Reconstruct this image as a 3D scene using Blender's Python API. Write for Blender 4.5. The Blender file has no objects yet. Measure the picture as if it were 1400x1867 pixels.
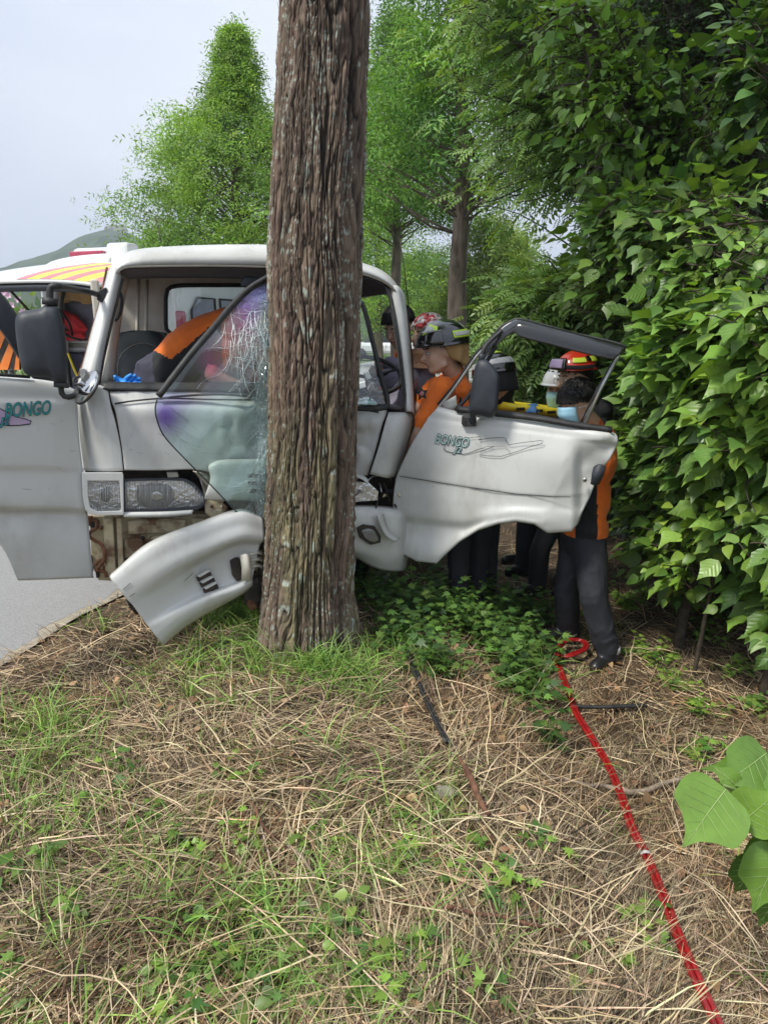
import bpy, bmesh, math, random
import numpy as np
from mathutils import Vector, Matrix, noise as mnoise
R = math.radians
SC = bpy.context.scene
COL = SC.collection
random.seed(5)
rng = np.random.default_rng(11)

# ------------------------------------------------------------------ camera, sky, sun
F, CX, CY, PITCH, EYE = 1270.0, 700.0, 933.5, R(14.7), 1.62
cam = bpy.data.cameras.new('camera'); cam_o = bpy.data.objects.new('camera', cam); COL.objects.link(cam_o)
cam.sensor_fit = 'HORIZONTAL'; cam.sensor_width = 36; cam.lens = F / 1400 * 36
cam.clip_start = 0.05; cam.clip_end = 6000
cam_o.location = (0, 0, EYE); cam_o.rotation_euler = (R(90) - PITCH, 0, 0)
SC.camera = cam_o
SUN_EL, SUN_AZ = R(56), R(232)      # azimuth of the sun, clockwise from +Y
w = bpy.data.worlds.new('World'); SC.world = w; w.use_nodes = True
nt = w.node_tree; nt.nodes.clear()
out = nt.nodes.new('ShaderNodeOutputWorld'); bg = nt.nodes.new('ShaderNodeBackground')
sky = nt.nodes.new('ShaderNodeTexSky'); sky.sky_type = 'NISHITA'; sky.sun_disc = False
sky.sun_elevation = SUN_EL; sky.sun_rotation = SUN_AZ; sky.dust_density = 3; sky.air_density = 1
tc = nt.nodes.new('ShaderNodeTexCoord'); mp = nt.nodes.new('ShaderNodeMapping'); mp.inputs['Scale'].default_value = (1, 1, 2.6)
ns = nt.nodes.new('ShaderNodeTexNoise'); ns.inputs['Scale'].default_value = 1.7; ns.inputs['Detail'].default_value = 5; ns.inputs['Roughness'].default_value = .5
cr = nt.nodes.new('ShaderNodeValToRGB')
cr.color_ramp.elements[0].position = .3; cr.color_ramp.elements[0].color = (4.9, 5.6, 7.0, 1)
cr.color_ramp.elements[1].position = .72; cr.color_ramp.elements[1].color = (7.5, 7.9, 8.6, 1)
mx = nt.nodes.new('ShaderNodeMixRGB'); mx.inputs[0].default_value = .90
nt.links.new(tc.outputs['Generated'], mp.inputs[0]); nt.links.new(mp.outputs[0], ns.inputs['Vector'])
nt.links.new(ns.outputs['Fac'], cr.inputs[0]); nt.links.new(sky.outputs[0], mx.inputs[1]); nt.links.new(cr.outputs[0], mx.inputs[2])
# overcast luminance: the cloud deck brightens evenly from the horizon to the zenith
sz = nt.nodes.new('ShaderNodeSeparateXYZ'); mrg = nt.nodes.new('ShaderNodeMapRange'); mrg.inputs[1].default_value = 0; mrg.inputs[2].default_value = 1; mrg.inputs[3].default_value = .90; mrg.inputs[4].default_value = 1.3
vm_ = nt.nodes.new('ShaderNodeVectorMath'); vm_.operation = 'SCALE'
nt.links.new(tc.outputs['Generated'], sz.inputs[0]); nt.links.new(sz.outputs['Z'], mrg.inputs[0]); nt.links.new(mx.outputs[0], vm_.inputs[0]); nt.links.new(mrg.outputs[0], vm_.inputs['Scale'])
nt.links.new(vm_.outputs[0], bg.inputs[0]); bg.inputs[1].default_value = 0.10
nt.links.new(bg.outputs[0], out.inputs[0])
sl = bpy.data.lights.new('sun', 'SUN'); sl.energy = 3.6; sl.angle = R(10); sl.color = (1, .96, .88)
so = bpy.data.objects.new('sun', sl); COL.objects.link(so)
sd = Vector((math.sin(SUN_AZ) * math.cos(SUN_EL), math.cos(SUN_AZ) * math.cos(SUN_EL), math.sin(SUN_EL)))
so.rotation_euler = (-sd).to_track_quat('-Z', 'Y').to_euler(); so.location = (0, 0, 20)
SC.view_settings.view_transform = 'Standard'; SC.view_settings.look = 'None'
SC.view_settings.gamma = 1; SC.view_settings.exposure = 0.42
SC.view_settings.use_curve_mapping = False
SC.cycles.max_bounces = 8; SC.cycles.transparent_max_bounces = 24
SC.cycles.diffuse_bounces = 3; SC.cycles.glossy_bounces = 3

# ------------------------------------------------------------------ places
sP, cP = math.sin(PITCH), math.cos(PITCH)
def ray(px, py):
    a = (px - CX) / F; b = -(py - CY) / F
    return Vector((a, cP + b * sP, -sP + b * cP))
def P(px, py, Y):
    d = ray(px, py); t = Y / d.y
    return Vector((d.x * t, Y, EYE + d.z * t))
def proj(p):
    x, y, z = p[0], p[1], p[2] - EYE
    f = y * cP - z * sP; u = y * sP + z * cP
    return CX + F * x / f, CY - F * u / f
TA = Vector((-1.338, 3.25)); TB = Vector((.103, 3.78))
TU = (TB - TA).normalized(); TN = Vector((-TU.y, TU.x))
def T(px, py, d=0.0):               # a point of the truck: d metres behind its front
    r = ray(px, py); n = TN
    t = (n.x * TA.x + n.y * TA.y + d) / (n.x * r.x + n.y * r.y)
    return Vector((r.x * t, r.y * t, EYE + r.z * t))
def TS(s, d, z):
    return Vector((TA.x + TU.x * s + TN.x * d, TA.y + TU.y * s + TN.y * d, z))
def S_of(p):
    q = Vector((p[0] - TA.x, p[1] - TA.y)); return q.dot(TU), q.dot(TN), p[2]
def sm(a, b, x):
    t = np.clip((x - a) / (b - a), 0, 1); return t * t * (3 - 2 * t)
def hashn(ix, iy, iz):
    n = (ix * 374761393 + iy * 668265263 + iz * 1274126177) & 0xffffffff
    n = ((n ^ (n >> 13)) * 1274126177) & 0xffffffff
    n = ((n ^ (n >> 16)) * 2246822519) & 0xffffffff
    return ((n ^ (n >> 15)) & 0xffffff) / float(0xffffff)
def vn(x, y, z):
    x, y, z = np.broadcast_arrays(np.asarray(x, float), np.asarray(y, float), np.asarray(z, float))
    ix, iy, iz = np.floor(x).astype(np.int64), np.floor(y).astype(np.int64), np.floor(z).astype(np.int64)
    fx, fy, fz = x - ix, y - iy, z - iz
    fx, fy, fz = [f * f * (3 - 2 * f) for f in (fx, fy, fz)]
    r = 0
    for a in (0, 1):
        for b in (0, 1):
            for c in (0, 1):
                wgt = (fx if a else 1 - fx) * (fy if b else 1 - fy) * (fz if c else 1 - fz)
                r = r + wgt * hashn(ix + a, iy + b, iz + c)
    return r
def fbm(x, y, z, o=4):
    s = 0; a = .5; t = 0
    for k in range(o):
        s = s + a * vn(x * 2 ** k + 17 * k, y * 2 ** k, z * 2 ** k + 5 * k); t += a; a *= .5
    return s / t
def road_edge(y): return -1.93 + .25 * (y - 3.15)
def gz(x, y):
    x = np.asarray(x, float); y = np.asarray(y, float)
    base = -.26 * sm(.25, 1.0, x) * (1 - .45 * sm(2.8, 1.2, y)) * (1 - sm(9, 16, y))
    bank = .55 * sm(1.9, 3.4, x) * sm(2, 3.2, y)
    n = (fbm(x * 1.7 + 9, y * 1.7, 3.3, 4) - .5) * .16 + (fbm(x * 7, y * 7, 1.3, 2) - .5) * .035
    off = x - (-1.93 + .25 * (y - 3.15))
    n = n * sm(-.1, .5, off)
    mound = -.035 * np.exp(-(((x + .35) / .55) ** 2 + ((y - 3.4) / .6) ** 2))
    return base + bank + n + mound * sm(0, .3, off) - .05 * (1 - sm(-.12, .12, off))
def gzf(x, y): return float(gz(np.array([x]), np.array([y]))[0])
def G(px, py, lift=0.0):            # a pixel on the ground
    r = ray(px, py); t = 1.0
    for k in range(40):
        z = EYE + r.z * t; g = gzf(r.x * t, r.y * t) + lift
        t += (z - g) / max(.15, -r.z) * .6
    return Vector((r.x * t, r.y * t, EYE + r.z * t))

# ------------------------------------------------------------------ materials
MATS = {}
def mat(name, c1, c2=None, rough=.6, metal=0, scale=8, bump=0.0, bscale=40, attr=False, coat=0, stretch=(1, 1, 1), detail=5, lo=.35, hi=.65, trans=0, spec=.5, sheen=0):
    m = bpy.data.materials.new(name); m.use_nodes = True; n = m.node_tree; MATS[name] = m
    b = n.nodes['Principled BSDF']; b.inputs['Roughness'].default_value = rough; b.inputs['Metallic'].default_value = metal
    b.inputs['Coat Weight'].default_value = coat; b.inputs['Specular IOR Level'].default_value = spec
    b.inputs['Coat Roughness'].default_value = .08
    if sheen: b.inputs['Sheen Weight'].default_value = sheen
    tcn = n.nodes.new('ShaderNodeTexCoord'); mpn = n.nodes.new('ShaderNodeMapping'); mpn.inputs['Scale'].default_value = stretch
    n.links.new(tcn.outputs['Object'], mpn.inputs[0])
    no = n.nodes.new('ShaderNodeTexNoise'); no.inputs['Scale'].default_value = scale; no.inputs['Detail'].default_value = detail; no.inputs['Roughness'].default_value = .62
    n.links.new(mpn.outputs[0], no.inputs['Vector'])
    rp = n.nodes.new('ShaderNodeValToRGB'); rp.color_ramp.elements[0].position = lo; rp.color_ramp.elements[1].position = hi
    rp.color_ramp.elements[0].color = (*c1, 1); rp.color_ramp.elements[1].color = (*(c2 or c1), 1)
    n.links.new(no.outputs['Fac'], rp.inputs[0]); col = rp.outputs[0]
    if attr:
        at = n.nodes.new('ShaderNodeAttribute'); at.attribute_name = 'Col'
        mm = n.nodes.new('ShaderNodeMixRGB'); mm.blend_type = 'MULTIPLY'; mm.inputs[0].default_value = 1
        n.links.new(col, mm.inputs[1]); n.links.new(at.outputs['Color'], mm.inputs[2]); col = mm.outputs[0]
    n.links.new(col, b.inputs['Base Color'])
    if bump:
        bn = n.nodes.new('ShaderNodeTexNoise'); bn.inputs['Scale'].default_value = bscale; bn.inputs['Detail'].default_value = 4
        n.links.new(mpn.outputs[0], bn.inputs['Vector'])
        bu = n.nodes.new('ShaderNodeBump'); bu.inputs['Strength'].default_value = bump; bu.inputs['Distance'].default_value = .01
        n.links.new(bn.outputs['Fac'], bu.inputs['Height']); n.links.new(bu.outputs[0], b.inputs['Normal'])
    if trans:
        tr = n.nodes.new('ShaderNodeBsdfTranslucent'); mixs = n.nodes.new('ShaderNodeMixShader'); mixs.inputs[0].default_value = trans
        gm = n.nodes.new('ShaderNodeMixRGB'); gm.blend_type = 'MULTIPLY'; gm.inputs[0].default_value = 1; gm.inputs[2].default_value = (1.5, 1.5, .5, 1)
        n.links.new(col, gm.inputs[1]); n.links.new(gm.outputs[0], tr.inputs[0])
        n.links.new(b.outputs[0], mixs.inputs[1]); n.links.new(tr.outputs[0], mixs.inputs[2])
        n.links.new(mixs.outputs[0], n.nodes['Material Output'].inputs[0])
    return m
def glassy(name, tint, milk=.0, gloss=.12, milkcol=(.7, .85, .85), rough=.03):
    m = bpy.data.materials.new(name); m.use_nodes = True; n = m.node_tree; MATS[name] = m
    n.nodes.remove(n.nodes['Principled BSDF']); o = n.nodes['Material Output']
    t = n.nodes.new('ShaderNodeBsdfTransparent'); t.inputs[0].default_value = (*tint, 1)
    g = n.nodes.new('ShaderNodeBsdfGlossy'); g.inputs['Roughness'].default_value = rough
    d = n.nodes.new('ShaderNodeBsdfDiffuse'); d.inputs[0].default_value = (*milkcol, 1)
    a = n.nodes.new('ShaderNodeMixShader'); a.inputs[0].default_value = milk
    b = n.nodes.new('ShaderNodeMixShader'); fr = n.nodes.new('ShaderNodeFresnel'); fr.inputs[0].default_value = 1.45
    ad = n.nodes.new('ShaderNodeMath'); ad.operation = 'MULTIPLY_ADD'; ad.inputs[1].default_value = 1.0; ad.inputs[2].default_value = gloss - .04
    ad.use_clamp = True
    n.links.new(fr.outputs[0], ad.inputs[0]); n.links.new(ad.outputs[0], b.inputs[0])
    n.links.new(t.outputs[0], a.inputs[1]); n.links.new(d.outputs[0], a.inputs[2])
    n.links.new(a.outputs[0], b.inputs[1]); n.links.new(g.outputs[0], b.inputs[2]); n.links.new(b.outputs[0], o.inputs[0])
    return m

mat('white_paint', (.41, .415, .39), (.55, .56, .54), rough=.42, scale=2.2, coat=.25, bump=.03, bscale=160, lo=.25, hi=.5, detail=9)
def grime(name, col=(.16, .13, .09), amt=.55):
    n = MATS[name].node_tree; b = n.nodes['Principled BSDF']; src = b.inputs['Base Color'].links[0].from_socket
    tc_ = n.nodes.new('ShaderNodeTexCoord'); last = src
    for sc_, st, lo_, hi_, k in ((3.0, (1, 1, .35), .52, .80, amt), (38, (1, 1, 1), .66, .74, amt), (9, (3, 3, .5), .60, .85, amt * .5)):
        m_ = n.nodes.new('ShaderNodeMapping'); m_.inputs['Scale'].default_value = st; n.links.new(tc_.outputs['Object'], m_.inputs[0])
        q = n.nodes.new('ShaderNodeTexNoise'); q.inputs['Scale'].default_value = sc_; q.inputs['Detail'].default_value = 8; q.inputs['Roughness'].default_value = .7; n.links.new(m_.outputs[0], q.inputs['Vector'])
        r = n.nodes.new('ShaderNodeMapRange'); r.inputs[1].default_value = lo_; r.inputs[2].default_value = hi_; r.inputs[4].default_value = k; n.links.new(q.outputs['Fac'], r.inputs[0])
        x = n.nodes.new('ShaderNodeMixRGB'); x.inputs[2].default_value = (*col, 1); n.links.new(r.outputs[0], x.inputs[0]); n.links.new(last, x.inputs[1]); last = x.outputs[0]
    n.links.new(last, b.inputs['Base Color'])
grime('white_paint')
mat('cream_paint', (.42, .38, .30), (.60, .57, .49), rough=.5, scale=5, bump=.05, bscale=120)
mat('rusty_cream', (.16, .09, .045), (.50, .43, .28), rough=.75, scale=7, bump=.3, bscale=60, detail=8, lo=.38, hi=.52)
mat('rust', (.07, .028, .015), (.20, .085, .04), rough=.85, scale=25, bump=.5, bscale=80)
mat('dark_metal', (.015, .015, .016), (.06, .045, .035), rough=.6, metal=.3, scale=12, bump=.2)
mat('black_plastic', (.018, .022, .03), (.03, .035, .045), rough=.55, scale=14, bump=.08, bscale=400)
mat('rubber', (.012, .012, .013), (.03, .03, .03), rough=.6, scale=30, bump=.1, bscale=120)
mat('headliner', (.07, .062, .068), (.10, .09, .095), rough=.9, scale=10)
mat('black_leather', (.012, .016, .018), (.022, .026, .03), rough=.28, scale=10, bump=.15, bscale=90)
mat('interior_grey', (.06, .06, .065), (.12, .12, .12), rough=.6, scale=9)
mat('chrome', (.6, .6, .6), (.7, .7, .7), rough=.15, metal=1)
mat('alu', (.45, .46, .45), (.58, .58, .56), rough=.35, metal=.7, scale=20)
mat('lamp_reflector', (.85, .86, .86), (.95, .95, .94), rough=.12, metal=1, scale=26, bump=1.0, bscale=38)
mat('teal_print', (.02, .25, .27)); mat('ink', (.01, .02, .025)); mat('lilac_print', (.38, .28, .45), (.5, .4, .55)); mat('pale_teal_print', (.35, .5, .48))
mat('glass_edge', (.02, .03, .03), rough=.3)
mat('crack_white', (.62, .78, .78), (.8, .9, .9), rough=.35)
glassy('clear_glass', (.9, .95, .95), .02, .10)
glassy('lamp_glass', (.97, .98, .98), .16, .08, (.85, .87, .86), .06)
glassy('smoke_plastic', (.16, .17, .18), .10, .10, (.08, .08, .085), .2)
def link_shirt(): pass
mat('orange_cloth', (.66, .125, .008), (.86, .19, .014), rough=.8, scale=5, bump=.25, bscale=22, sheen=.1)
mat('black_cloth', (.007, .008, .010), (.016, .017, .020), rough=.85, scale=6, bump=.35, bscale=18)
mat('navy_cloth', (.022, .022, .04), (.045, .045, .07), rough=.8, scale=6, bump=.4, bscale=18)
mat('trouser_cloth', (.012, .013, .018), (.024, .026, .034), rough=.8, scale=5, bump=.5, bscale=12)
mat('lilac_cloth', (.16, .15, .20), (.25, .24, .30), rough=.85, scale=6, bump=.35, bscale=20)
mat('skin', (.56, .34, .24), (.66, .43, .32), rough=.5, scale=12, bump=.05, bscale=150)
mat('hair', (.006, .005, .005), (.018, .014, .012), rough=.38, scale=60, bump=.6, bscale=120, stretch=(3, 3, .6))
mat('grey_hair', (.18, .16, .16), (.42, .40, .40), rough=.6, scale=60, bump=.6, bscale=100)
mat('dark_red', (.16, .01, .012), (.32, .04, .045), rough=.5, scale=30)
mat('helmet_black', (.006, .006, .007), rough=.08, coat=1)
mat('helmet_red', (.62, .03, .012), (.75, .05, .02), rough=.25, coat=.8)
mat('helmet_white', (.72, .72, .70), (.8, .8, .78), rough=.3, coat=.5)
mat('lime', (.50, .72, .05), (.58, .8, .08), rough=.4); mat('silver_tape', (.5, .5, .48), rough=.4)
mat('tan_cloth', (.36, .22, .09), (.46, .29, .13), rough=.9, scale=9, bump=.3, bscale=18)
mat('mask_blue', (.28, .52, .66), (.38, .62, .74), rough=.9, scale=30, bump=.2, bscale=40)
mat('mask_white', (.7, .75, .75), rough=.9)
mat('glove_blue', (.06, .17, .42), (.10, .26, .55), rough=.5, scale=20); mat('glove_bright', (.02, .22, .75), (.06, .35, .9), rough=.35)
mat('board_yellow', (.80, .62, .02), (.9, .72, .05), rough=.4)
mat('brace_beige', (.50, .27, .14), (.60, .34, .19), rough=.6)
mat('hose_red', (.20, .006, .008), (.32, .012, .012), rough=.3, coat=.6, scale=30)
mat('red_cloth', (.55, .02, .03), (.68, .04, .04), rough=.7); mat('red_tape', (.48, .16, .17), (.58, .22, .22), rough=.4); mat('yellow_tape', (.60, .74, .05), (.70, .84, .09), rough=.4)
mat('orange_board', (.80, .20, .03), (.9, .27, .05), rough=.5)
mat('red_glass', (.30, .03, .06), (.4, .05, .09), rough=.15, coat=.5)
mat('eye_white', (.6, .58, .55), rough=.3); mat('eye_dark', (.01, .008, .007), rough=.2); mat('lip', (.36, .12, .09), rough=.5)
mat('shoe', (.008, .008, .009), (.02, .02, .022), rough=.35, scale=30); mat('sock', (.6, .6, .6), rough=.9)

# ------------------------------------------------------------------ object helpers
def tag(o, label=None, cat=None, group=None, kind=None):
    if label: o['label'] = label
    if cat: o['category'] = cat
    if group: o['group'] = group
    if kind: o['kind'] = kind
    return o
def empty(name, loc, label=None, cat=None, group=None):
    o = bpy.data.objects.new(name, None); o.location = loc; o.empty_display_size = .1; COL.objects.link(o)
    return tag(o, label, cat, group)
def finish(name, me, m, parent=None, smooth=True, solid=0, bevel=0, label=None, kind=None, offset=-1):
    for mm in (m if isinstance(m, (list, tuple)) else [m]):
        me.materials.append(MATS[mm] if isinstance(mm, str) else mm)
    if smooth: me.shade_smooth()
    o = bpy.data.objects.new(name, me); COL.objects.link(o)
    if parent is not None:
        o.parent = parent; o.matrix_parent_inverse = Matrix.Translation(parent.location).inverted() if parent.parent is None else parent_world(parent).inverted()
    if solid:
        s = o.modifiers.new('solid', 'SOLIDIFY'); s.thickness = solid; s.offset = offset
    if bevel:
        b = o.modifiers.new('bevel', 'BEVEL'); b.width = bevel; b.segments = 2; b.limit_method = 'ANGLE'; b.angle_limit = R(40)
    return tag(o, label, kind=kind)
def parent_world(p):
    m = Matrix.Translation(p.location)
    if p.parent is not None: return Matrix.Identity(4)
    return m
def pym(name, v, f, m, parent=None, **k):
    me = bpy.data.meshes.new(name); me.from_pydata([tuple(q) for q in v], [], f); me.validate(); me.update()
    return finish(name, me, m, parent, **k)
def resample(pts, n, smooth=True):
    p = np.array([list(q) for q in pts], float)
    if len(p) == 1: return np.repeat(p, n, 0)
    seg = np.linalg.norm(np.diff(p[:, :2], axis=0), axis=1) + 1e-9 if p.shape[1] == 3 and abs(p[:, :2]).max() > 20 else np.linalg.norm(np.diff(p, axis=0), axis=1) + 1e-9
    t = np.concatenate([[0], np.cumsum(seg)]); u = np.linspace(0, t[-1], n)
    if not smooth or len(p) < 3:
        return np.stack([np.interp(u, t, p[:, k]) for k in range(p.shape[1])], 1)
    m = np.zeros_like(p)
    m[1:-1] = (p[2:] - p[:-2]) / (t[2:] - t[:-2])[:, None]; m[0] = (p[1] - p[0]) / (t[1] - t[0]); m[-1] = (p[-1] - p[-2]) / (t[-1] - t[-2])
    i = np.clip(np.searchsorted(t, u, 'right') - 1, 0, len(p) - 2)
    h = (t[i + 1] - t[i])[:, None]; s = ((u - t[i]) / (t[i + 1] - t[i]))[:, None]
    return (2 * s ** 3 - 3 * s ** 2 + 1) * p[i] + (s ** 3 - 2 * s ** 2 + s) * h * m[i] + (-2 * s ** 3 + 3 * s ** 2) * p[i + 1] + (s ** 3 - s ** 2) * h * m[i + 1]
def grid_faces(nr, nc, closed=False):
    f = []
    for i in range(nr - 1):
        for j in range(nc - (0 if closed else 1)):
            k = (j + 1) % nc
            f.append((i * nc + j, i * nc + k, (i + 1) * nc + k, (i + 1) * nc + j))
    return f
def loft(name, rows, m, parent, nu=24, nv=0, solid=.004, smooth=True, f=T, rowsmooth=True, colsmooth=True, wave=None, **k):
    rr = np.stack([resample(r, nu, rowsmooth) for r in rows])
    if nv:
        rr = np.stack([resample(rr[:, j], nv, colsmooth) if True else 0 for j in range(nu)], 1)
    v = []
    for i in range(rr.shape[0]):
        for j in range(nu):
            px, py, d = rr[i, j]
            if wave: d += wave(px, py)
            v.append(f(px, py, d))
    return pym(name, v, grid_faces(rr.shape[0], nu), m, parent, solid=solid, smooth=smooth, **k)
def prism(name, outline, d0, d1, m, parent, f=T, bevel=0, **k):
    n = len(outline); v = [f(x, y, d0) for x, y in outline]
    nn = Vector((TN.x, TN.y, 0)) if f is T else Vector((0, 1, 0))
    v += [p + nn * (d1 - d0) for p in v]
    fa = [tuple(range(n)), tuple(range(2 * n - 1, n - 1, -1))] + [(i, i + n, (i + 1) % n + n, (i + 1) % n) for i in range(n)]
    return pym(name, v, fa, m, parent, smooth=False, bevel=bevel, **k)
def pillow(name, outline, d, thick, m, parent, f=T, rings=6, sq=.45, n=40, back=None, smoothout=True, **k):
    pts = resample([(*p, 0) for p in outline] + [(*outline[0], 0)], n + 1, smoothout)[:-1, :2]
    c = pts.mean(0); v = []; fa = []
    bk = thick if back is None else back
    lv = [(math.sin(a), math.cos(a)) for a in np.linspace(-R(90), R(90), 2 * rings + 1)]
    for s_, c_ in lv:
        rad = abs(c_) ** sq; dd = d - s_ * thick if s_ > 0 else d - s_ * bk
        rad = max(rad, .02)
        for p in pts:
            q = c + (p - c) * rad; v.append(f(q[0], q[1], dd))
    fa = grid_faces(len(lv), n, True)
    fa += [tuple(range(n - 1, -1, -1)), tuple(range((len(lv) - 1) * n, len(lv) * n))]
    return pym(name, v, fa, m, parent, **k)
def tube_data(pts, rad, seg=8, v=None, f=None, caps=True):
    v = [] if v is None else v; f = [] if f is None else f
    P_ = [Vector(p) for p in pts]; n = len(P_); rad = [rad] * n if not hasattr(rad, '__len__') else rad
    base = len(v); prev = None
    for i in range(n):
        t = (P_[min(i + 1, n - 1)] - P_[max(i - 1, 0)]).normalized()
        if prev is None:
            a = t.cross(Vector((0, 0, 1)));
            if a.length < .1: a = t.cross(Vector((1, 0, 0)))
        else: a = prev - t * prev.dot(t)
        a.normalize(); prev = a; b = t.cross(a)
        for k in range(seg):
            g = 2 * math.pi * k / seg; v.append(P_[i] + (a * math.cos(g) + b * math.sin(g)) * rad[i])
    for i in range(n - 1):
        for k in range(seg):
            f.append((base + i * seg + k, base + i * seg + (k + 1) % seg, base + (i + 1) * seg + (k + 1) % seg, base + (i + 1) * seg + k))
    if caps:
        f.append(tuple(base + k for k in range(seg))[::-1]); f.append(tuple(base + (n - 1) * seg + k for k in range(seg)))
    return v, f
def tube(name, pts, rad, m, parent=None, seg=8, n=0, **k):
    pts = [Vector(p) for p in pts]
    if n:
        q = resample(pts, n); 
        if hasattr(rad, '__len__'): rad = list(np.interp(np.linspace(0, 1, n), np.linspace(0, 1, len(rad)), rad))
        pts = [Vector(p) for p in q]
    v, f = tube_data(pts, rad, seg)
    return pym(name, v, f, m, parent, **k)
def box_data(M, v, f):
    b = len(v)
    for z in (-.5, .5):
        for x, y in ((-.5, -.5), (.5, -.5), (.5, .5), (-.5, .5)): v.append(M @ Vector((x, y, z)))
    f += [(b + 3, b + 2, b + 1, b), (b + 4, b + 5, b + 6, b + 7)] + [(b + i, b + (i + 1) % 4, b + 4 + (i + 1) % 4, b + 4 + i) for i in range(4)]
def box(name, c, size, m, parent=None, rz=0, bevel=0, rot=None, **k):
    M = Matrix.Translation(c) @ (rot if rot is not None else Matrix.Rotation(rz, 4, 'Z')) @ Matrix.Diagonal((*size, 1))
    v, f = [], []; box_data(M, v, f)
    return pym(name, v, f, m, parent, smooth=False, bevel=bevel, **k)
def bigmesh(name, V, Fc, col, m, parent=None, smooth=False, **k):
    """V (n,3), Fc (m,3|4), col (n,3) fast mesh"""
    me = bpy.data.meshes.new(name); nf, kk = Fc.shape
    me.vertices.add(len(V)); me.vertices.foreach_set('co', V.astype(np.float32).ravel())
    me.loops.add(nf * kk); me.loops.foreach_set('vertex_index', Fc.astype(np.int32).ravel())
    me.polygons.add(nf); me.polygons.foreach_set('loop_start', np.arange(0, nf * kk, kk, dtype=np.int32))
    try: me.polygons.foreach_set('loop_total', np.full(nf, kk, dtype=np.int32))
    except Exception: pass
    me.update(calc_edges=True)
    if col is not None:
        a = me.color_attributes.new('Col', 'FLOAT_COLOR', 'POINT')
        a.data.foreach_set('color', np.concatenate([col, np.ones((len(V), 1))], 1).astype(np.float32).ravel())
    return finish(name, me, m, parent, smooth=smooth, **k)
def text(name, body, loc, rotm, size, m, parent, depth=.001, shear=.2, offset=0):
    c = bpy.data.curves.new(name, 'FONT'); c.body = body; c.size = size; c.shear = shear; c.extrude = depth; c.offset = offset
    o = bpy.data.objects.new(name, c); COL.objects.link(o); dg = bpy.context.evaluated_depsgraph_get()
    me = bpy.data.meshes.new_from_object(o.evaluated_get(dg)); bpy.data.objects.remove(o)
    me.transform(Matrix.Translation(loc) @ rotm)
    return finish(name, me, m, parent, smooth=False)
# ------------------------------------------------------------------ ground, road, hills
mat('soil', (.035, .022, .013), (.10, .068, .040), rough=.95, scale=9, bump=.6, bscale=60)
mat('asphalt', (.20, .20, .20), (.32, .32, .315), rough=.9, scale=160, bump=.5, bscale=260, lo=.4, hi=.6)
mat('sandy_edge', (.25, .22, .17), (.36, .32, .25), rough=.95, scale=25, bump=.5, bscale=120)
mat('far_field', (.05, .10, .02), (.12, .17, .05), rough=1, scale=.5)
mat('hill_wood', (.018, .04, .016), (.05, .085, .03), rough=1, scale=.06, bump=1, bscale=.5)
mat('rock', (.08, .085, .075), (.17, .165, .15), rough=.9, scale=.05)
def axis(lo, hi, step, far, g=1.25):
    a = list(np.arange(lo, hi + 1e-6, step)); s = step; x = hi
    while x < far: s *= g; x += s; a.append(x)
    s = step; x = lo
    while x > -far: s *= g; x -= s; a.insert(0, x)
    return np.array(a)
ax = axis(-3.2, 3.6, .05, 720); ay = axis(0, 7, .05, 720)
GX, GY = np.meshgrid(ax, ay); 
fade = 1 - sm(9, 14, np.maximum(np.abs(GX), np.abs(GY)))
GZ = gz(np.clip(GX, -60, 60), np.clip(GY, -60, 60)) * fade - .07 * (1 - fade)
GZ = GZ - .0 
nr, nc = GX.shape
idx = np.arange(nr * nc).reshape(nr, nc)
Fq = np.stack([idx[:-1, :-1], idx[:-1, 1:], idx[1:, 1:], idx[1:, :-1]], -1).reshape(-1, 4)
g = bigmesh('ground', np.stack([GX, GY, GZ], -1).reshape(-1, 3), Fq, None, 'soil', smooth=True); tag(g, kind='structure')
# a green field beyond the verge is the same sheet's far look
mt = MATS['soil'].node_tree; b_ = mt.nodes['Principled BSDF']; src = b_.inputs['Base Color'].links[0].from_socket
ge = mt.nodes.new('ShaderNodeNewGeometry'); sx = mt.nodes.new('ShaderNodeSeparateXYZ'); mr = mt.nodes.new('ShaderNodeMapRange'); mr.inputs[1].default_value = 7; mr.inputs[2].default_value = 11
mm = mt.nodes.new('ShaderNodeMixRGB'); mm.inputs[2].default_value = (.085, .13, .035, 1)
mt.links.new(ge.outputs['Position'], sx.inputs[0]); mt.links.new(sx.outputs['Y'], mr.inputs[0]); mt.links.new(mr.outputs[0], mm.inputs[0]); mt.links.new(src, mm.inputs[1]); mt.links.new(mm.outputs[0], b_.inputs['Base Color'])
# road sheet: wavering edge
ys = np.concatenate([np.arange(-6, 12, .1), np.arange(12, 400, 4)])
v = []; fa = []
for i, y in enumerate(ys):
    e = road_edge(y) + .015 * math.sin(y * 3.1) + .01 * math.sin(y * 7.7)
    v += [(e - 7.2, y, -.008), (e - .06 - .03 * math.sin(y * 9) - .02 * math.sin(y * 23), y, -.004)]
fa = [(2 * i, 2 * i + 1, 2 * i + 3, 2 * i + 2) for i in range(len(ys) - 1)]
o = pym('road', v, fa, 'asphalt', smooth=False); tag(o, kind='structure')
v = []
for i, y in enumerate(ys):
    e = road_edge(y) + .02 * math.sin(y * 3.1) + .015 * math.sin(y * 7.7 + 1)
    v += [(e - .235, y, -.010), (e + .02, y, -.003)]
o = pym('road_shoulder', v, fa, 'sandy_edge', smooth=False); tag(o, kind='structure')
# far painted edge line on the road
v = []
for y in ys: v += [(road_edge(y) - 3.62, y, 0), (road_edge(y) - 3.50, y, 0)]
mat('road_paint', (.6, .6, .58), (.75, .75, .72), rough=.8, scale=30)
o = pym('road_line', v, fa, 'road_paint', smooth=False); tag(o, kind='structure')

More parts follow.
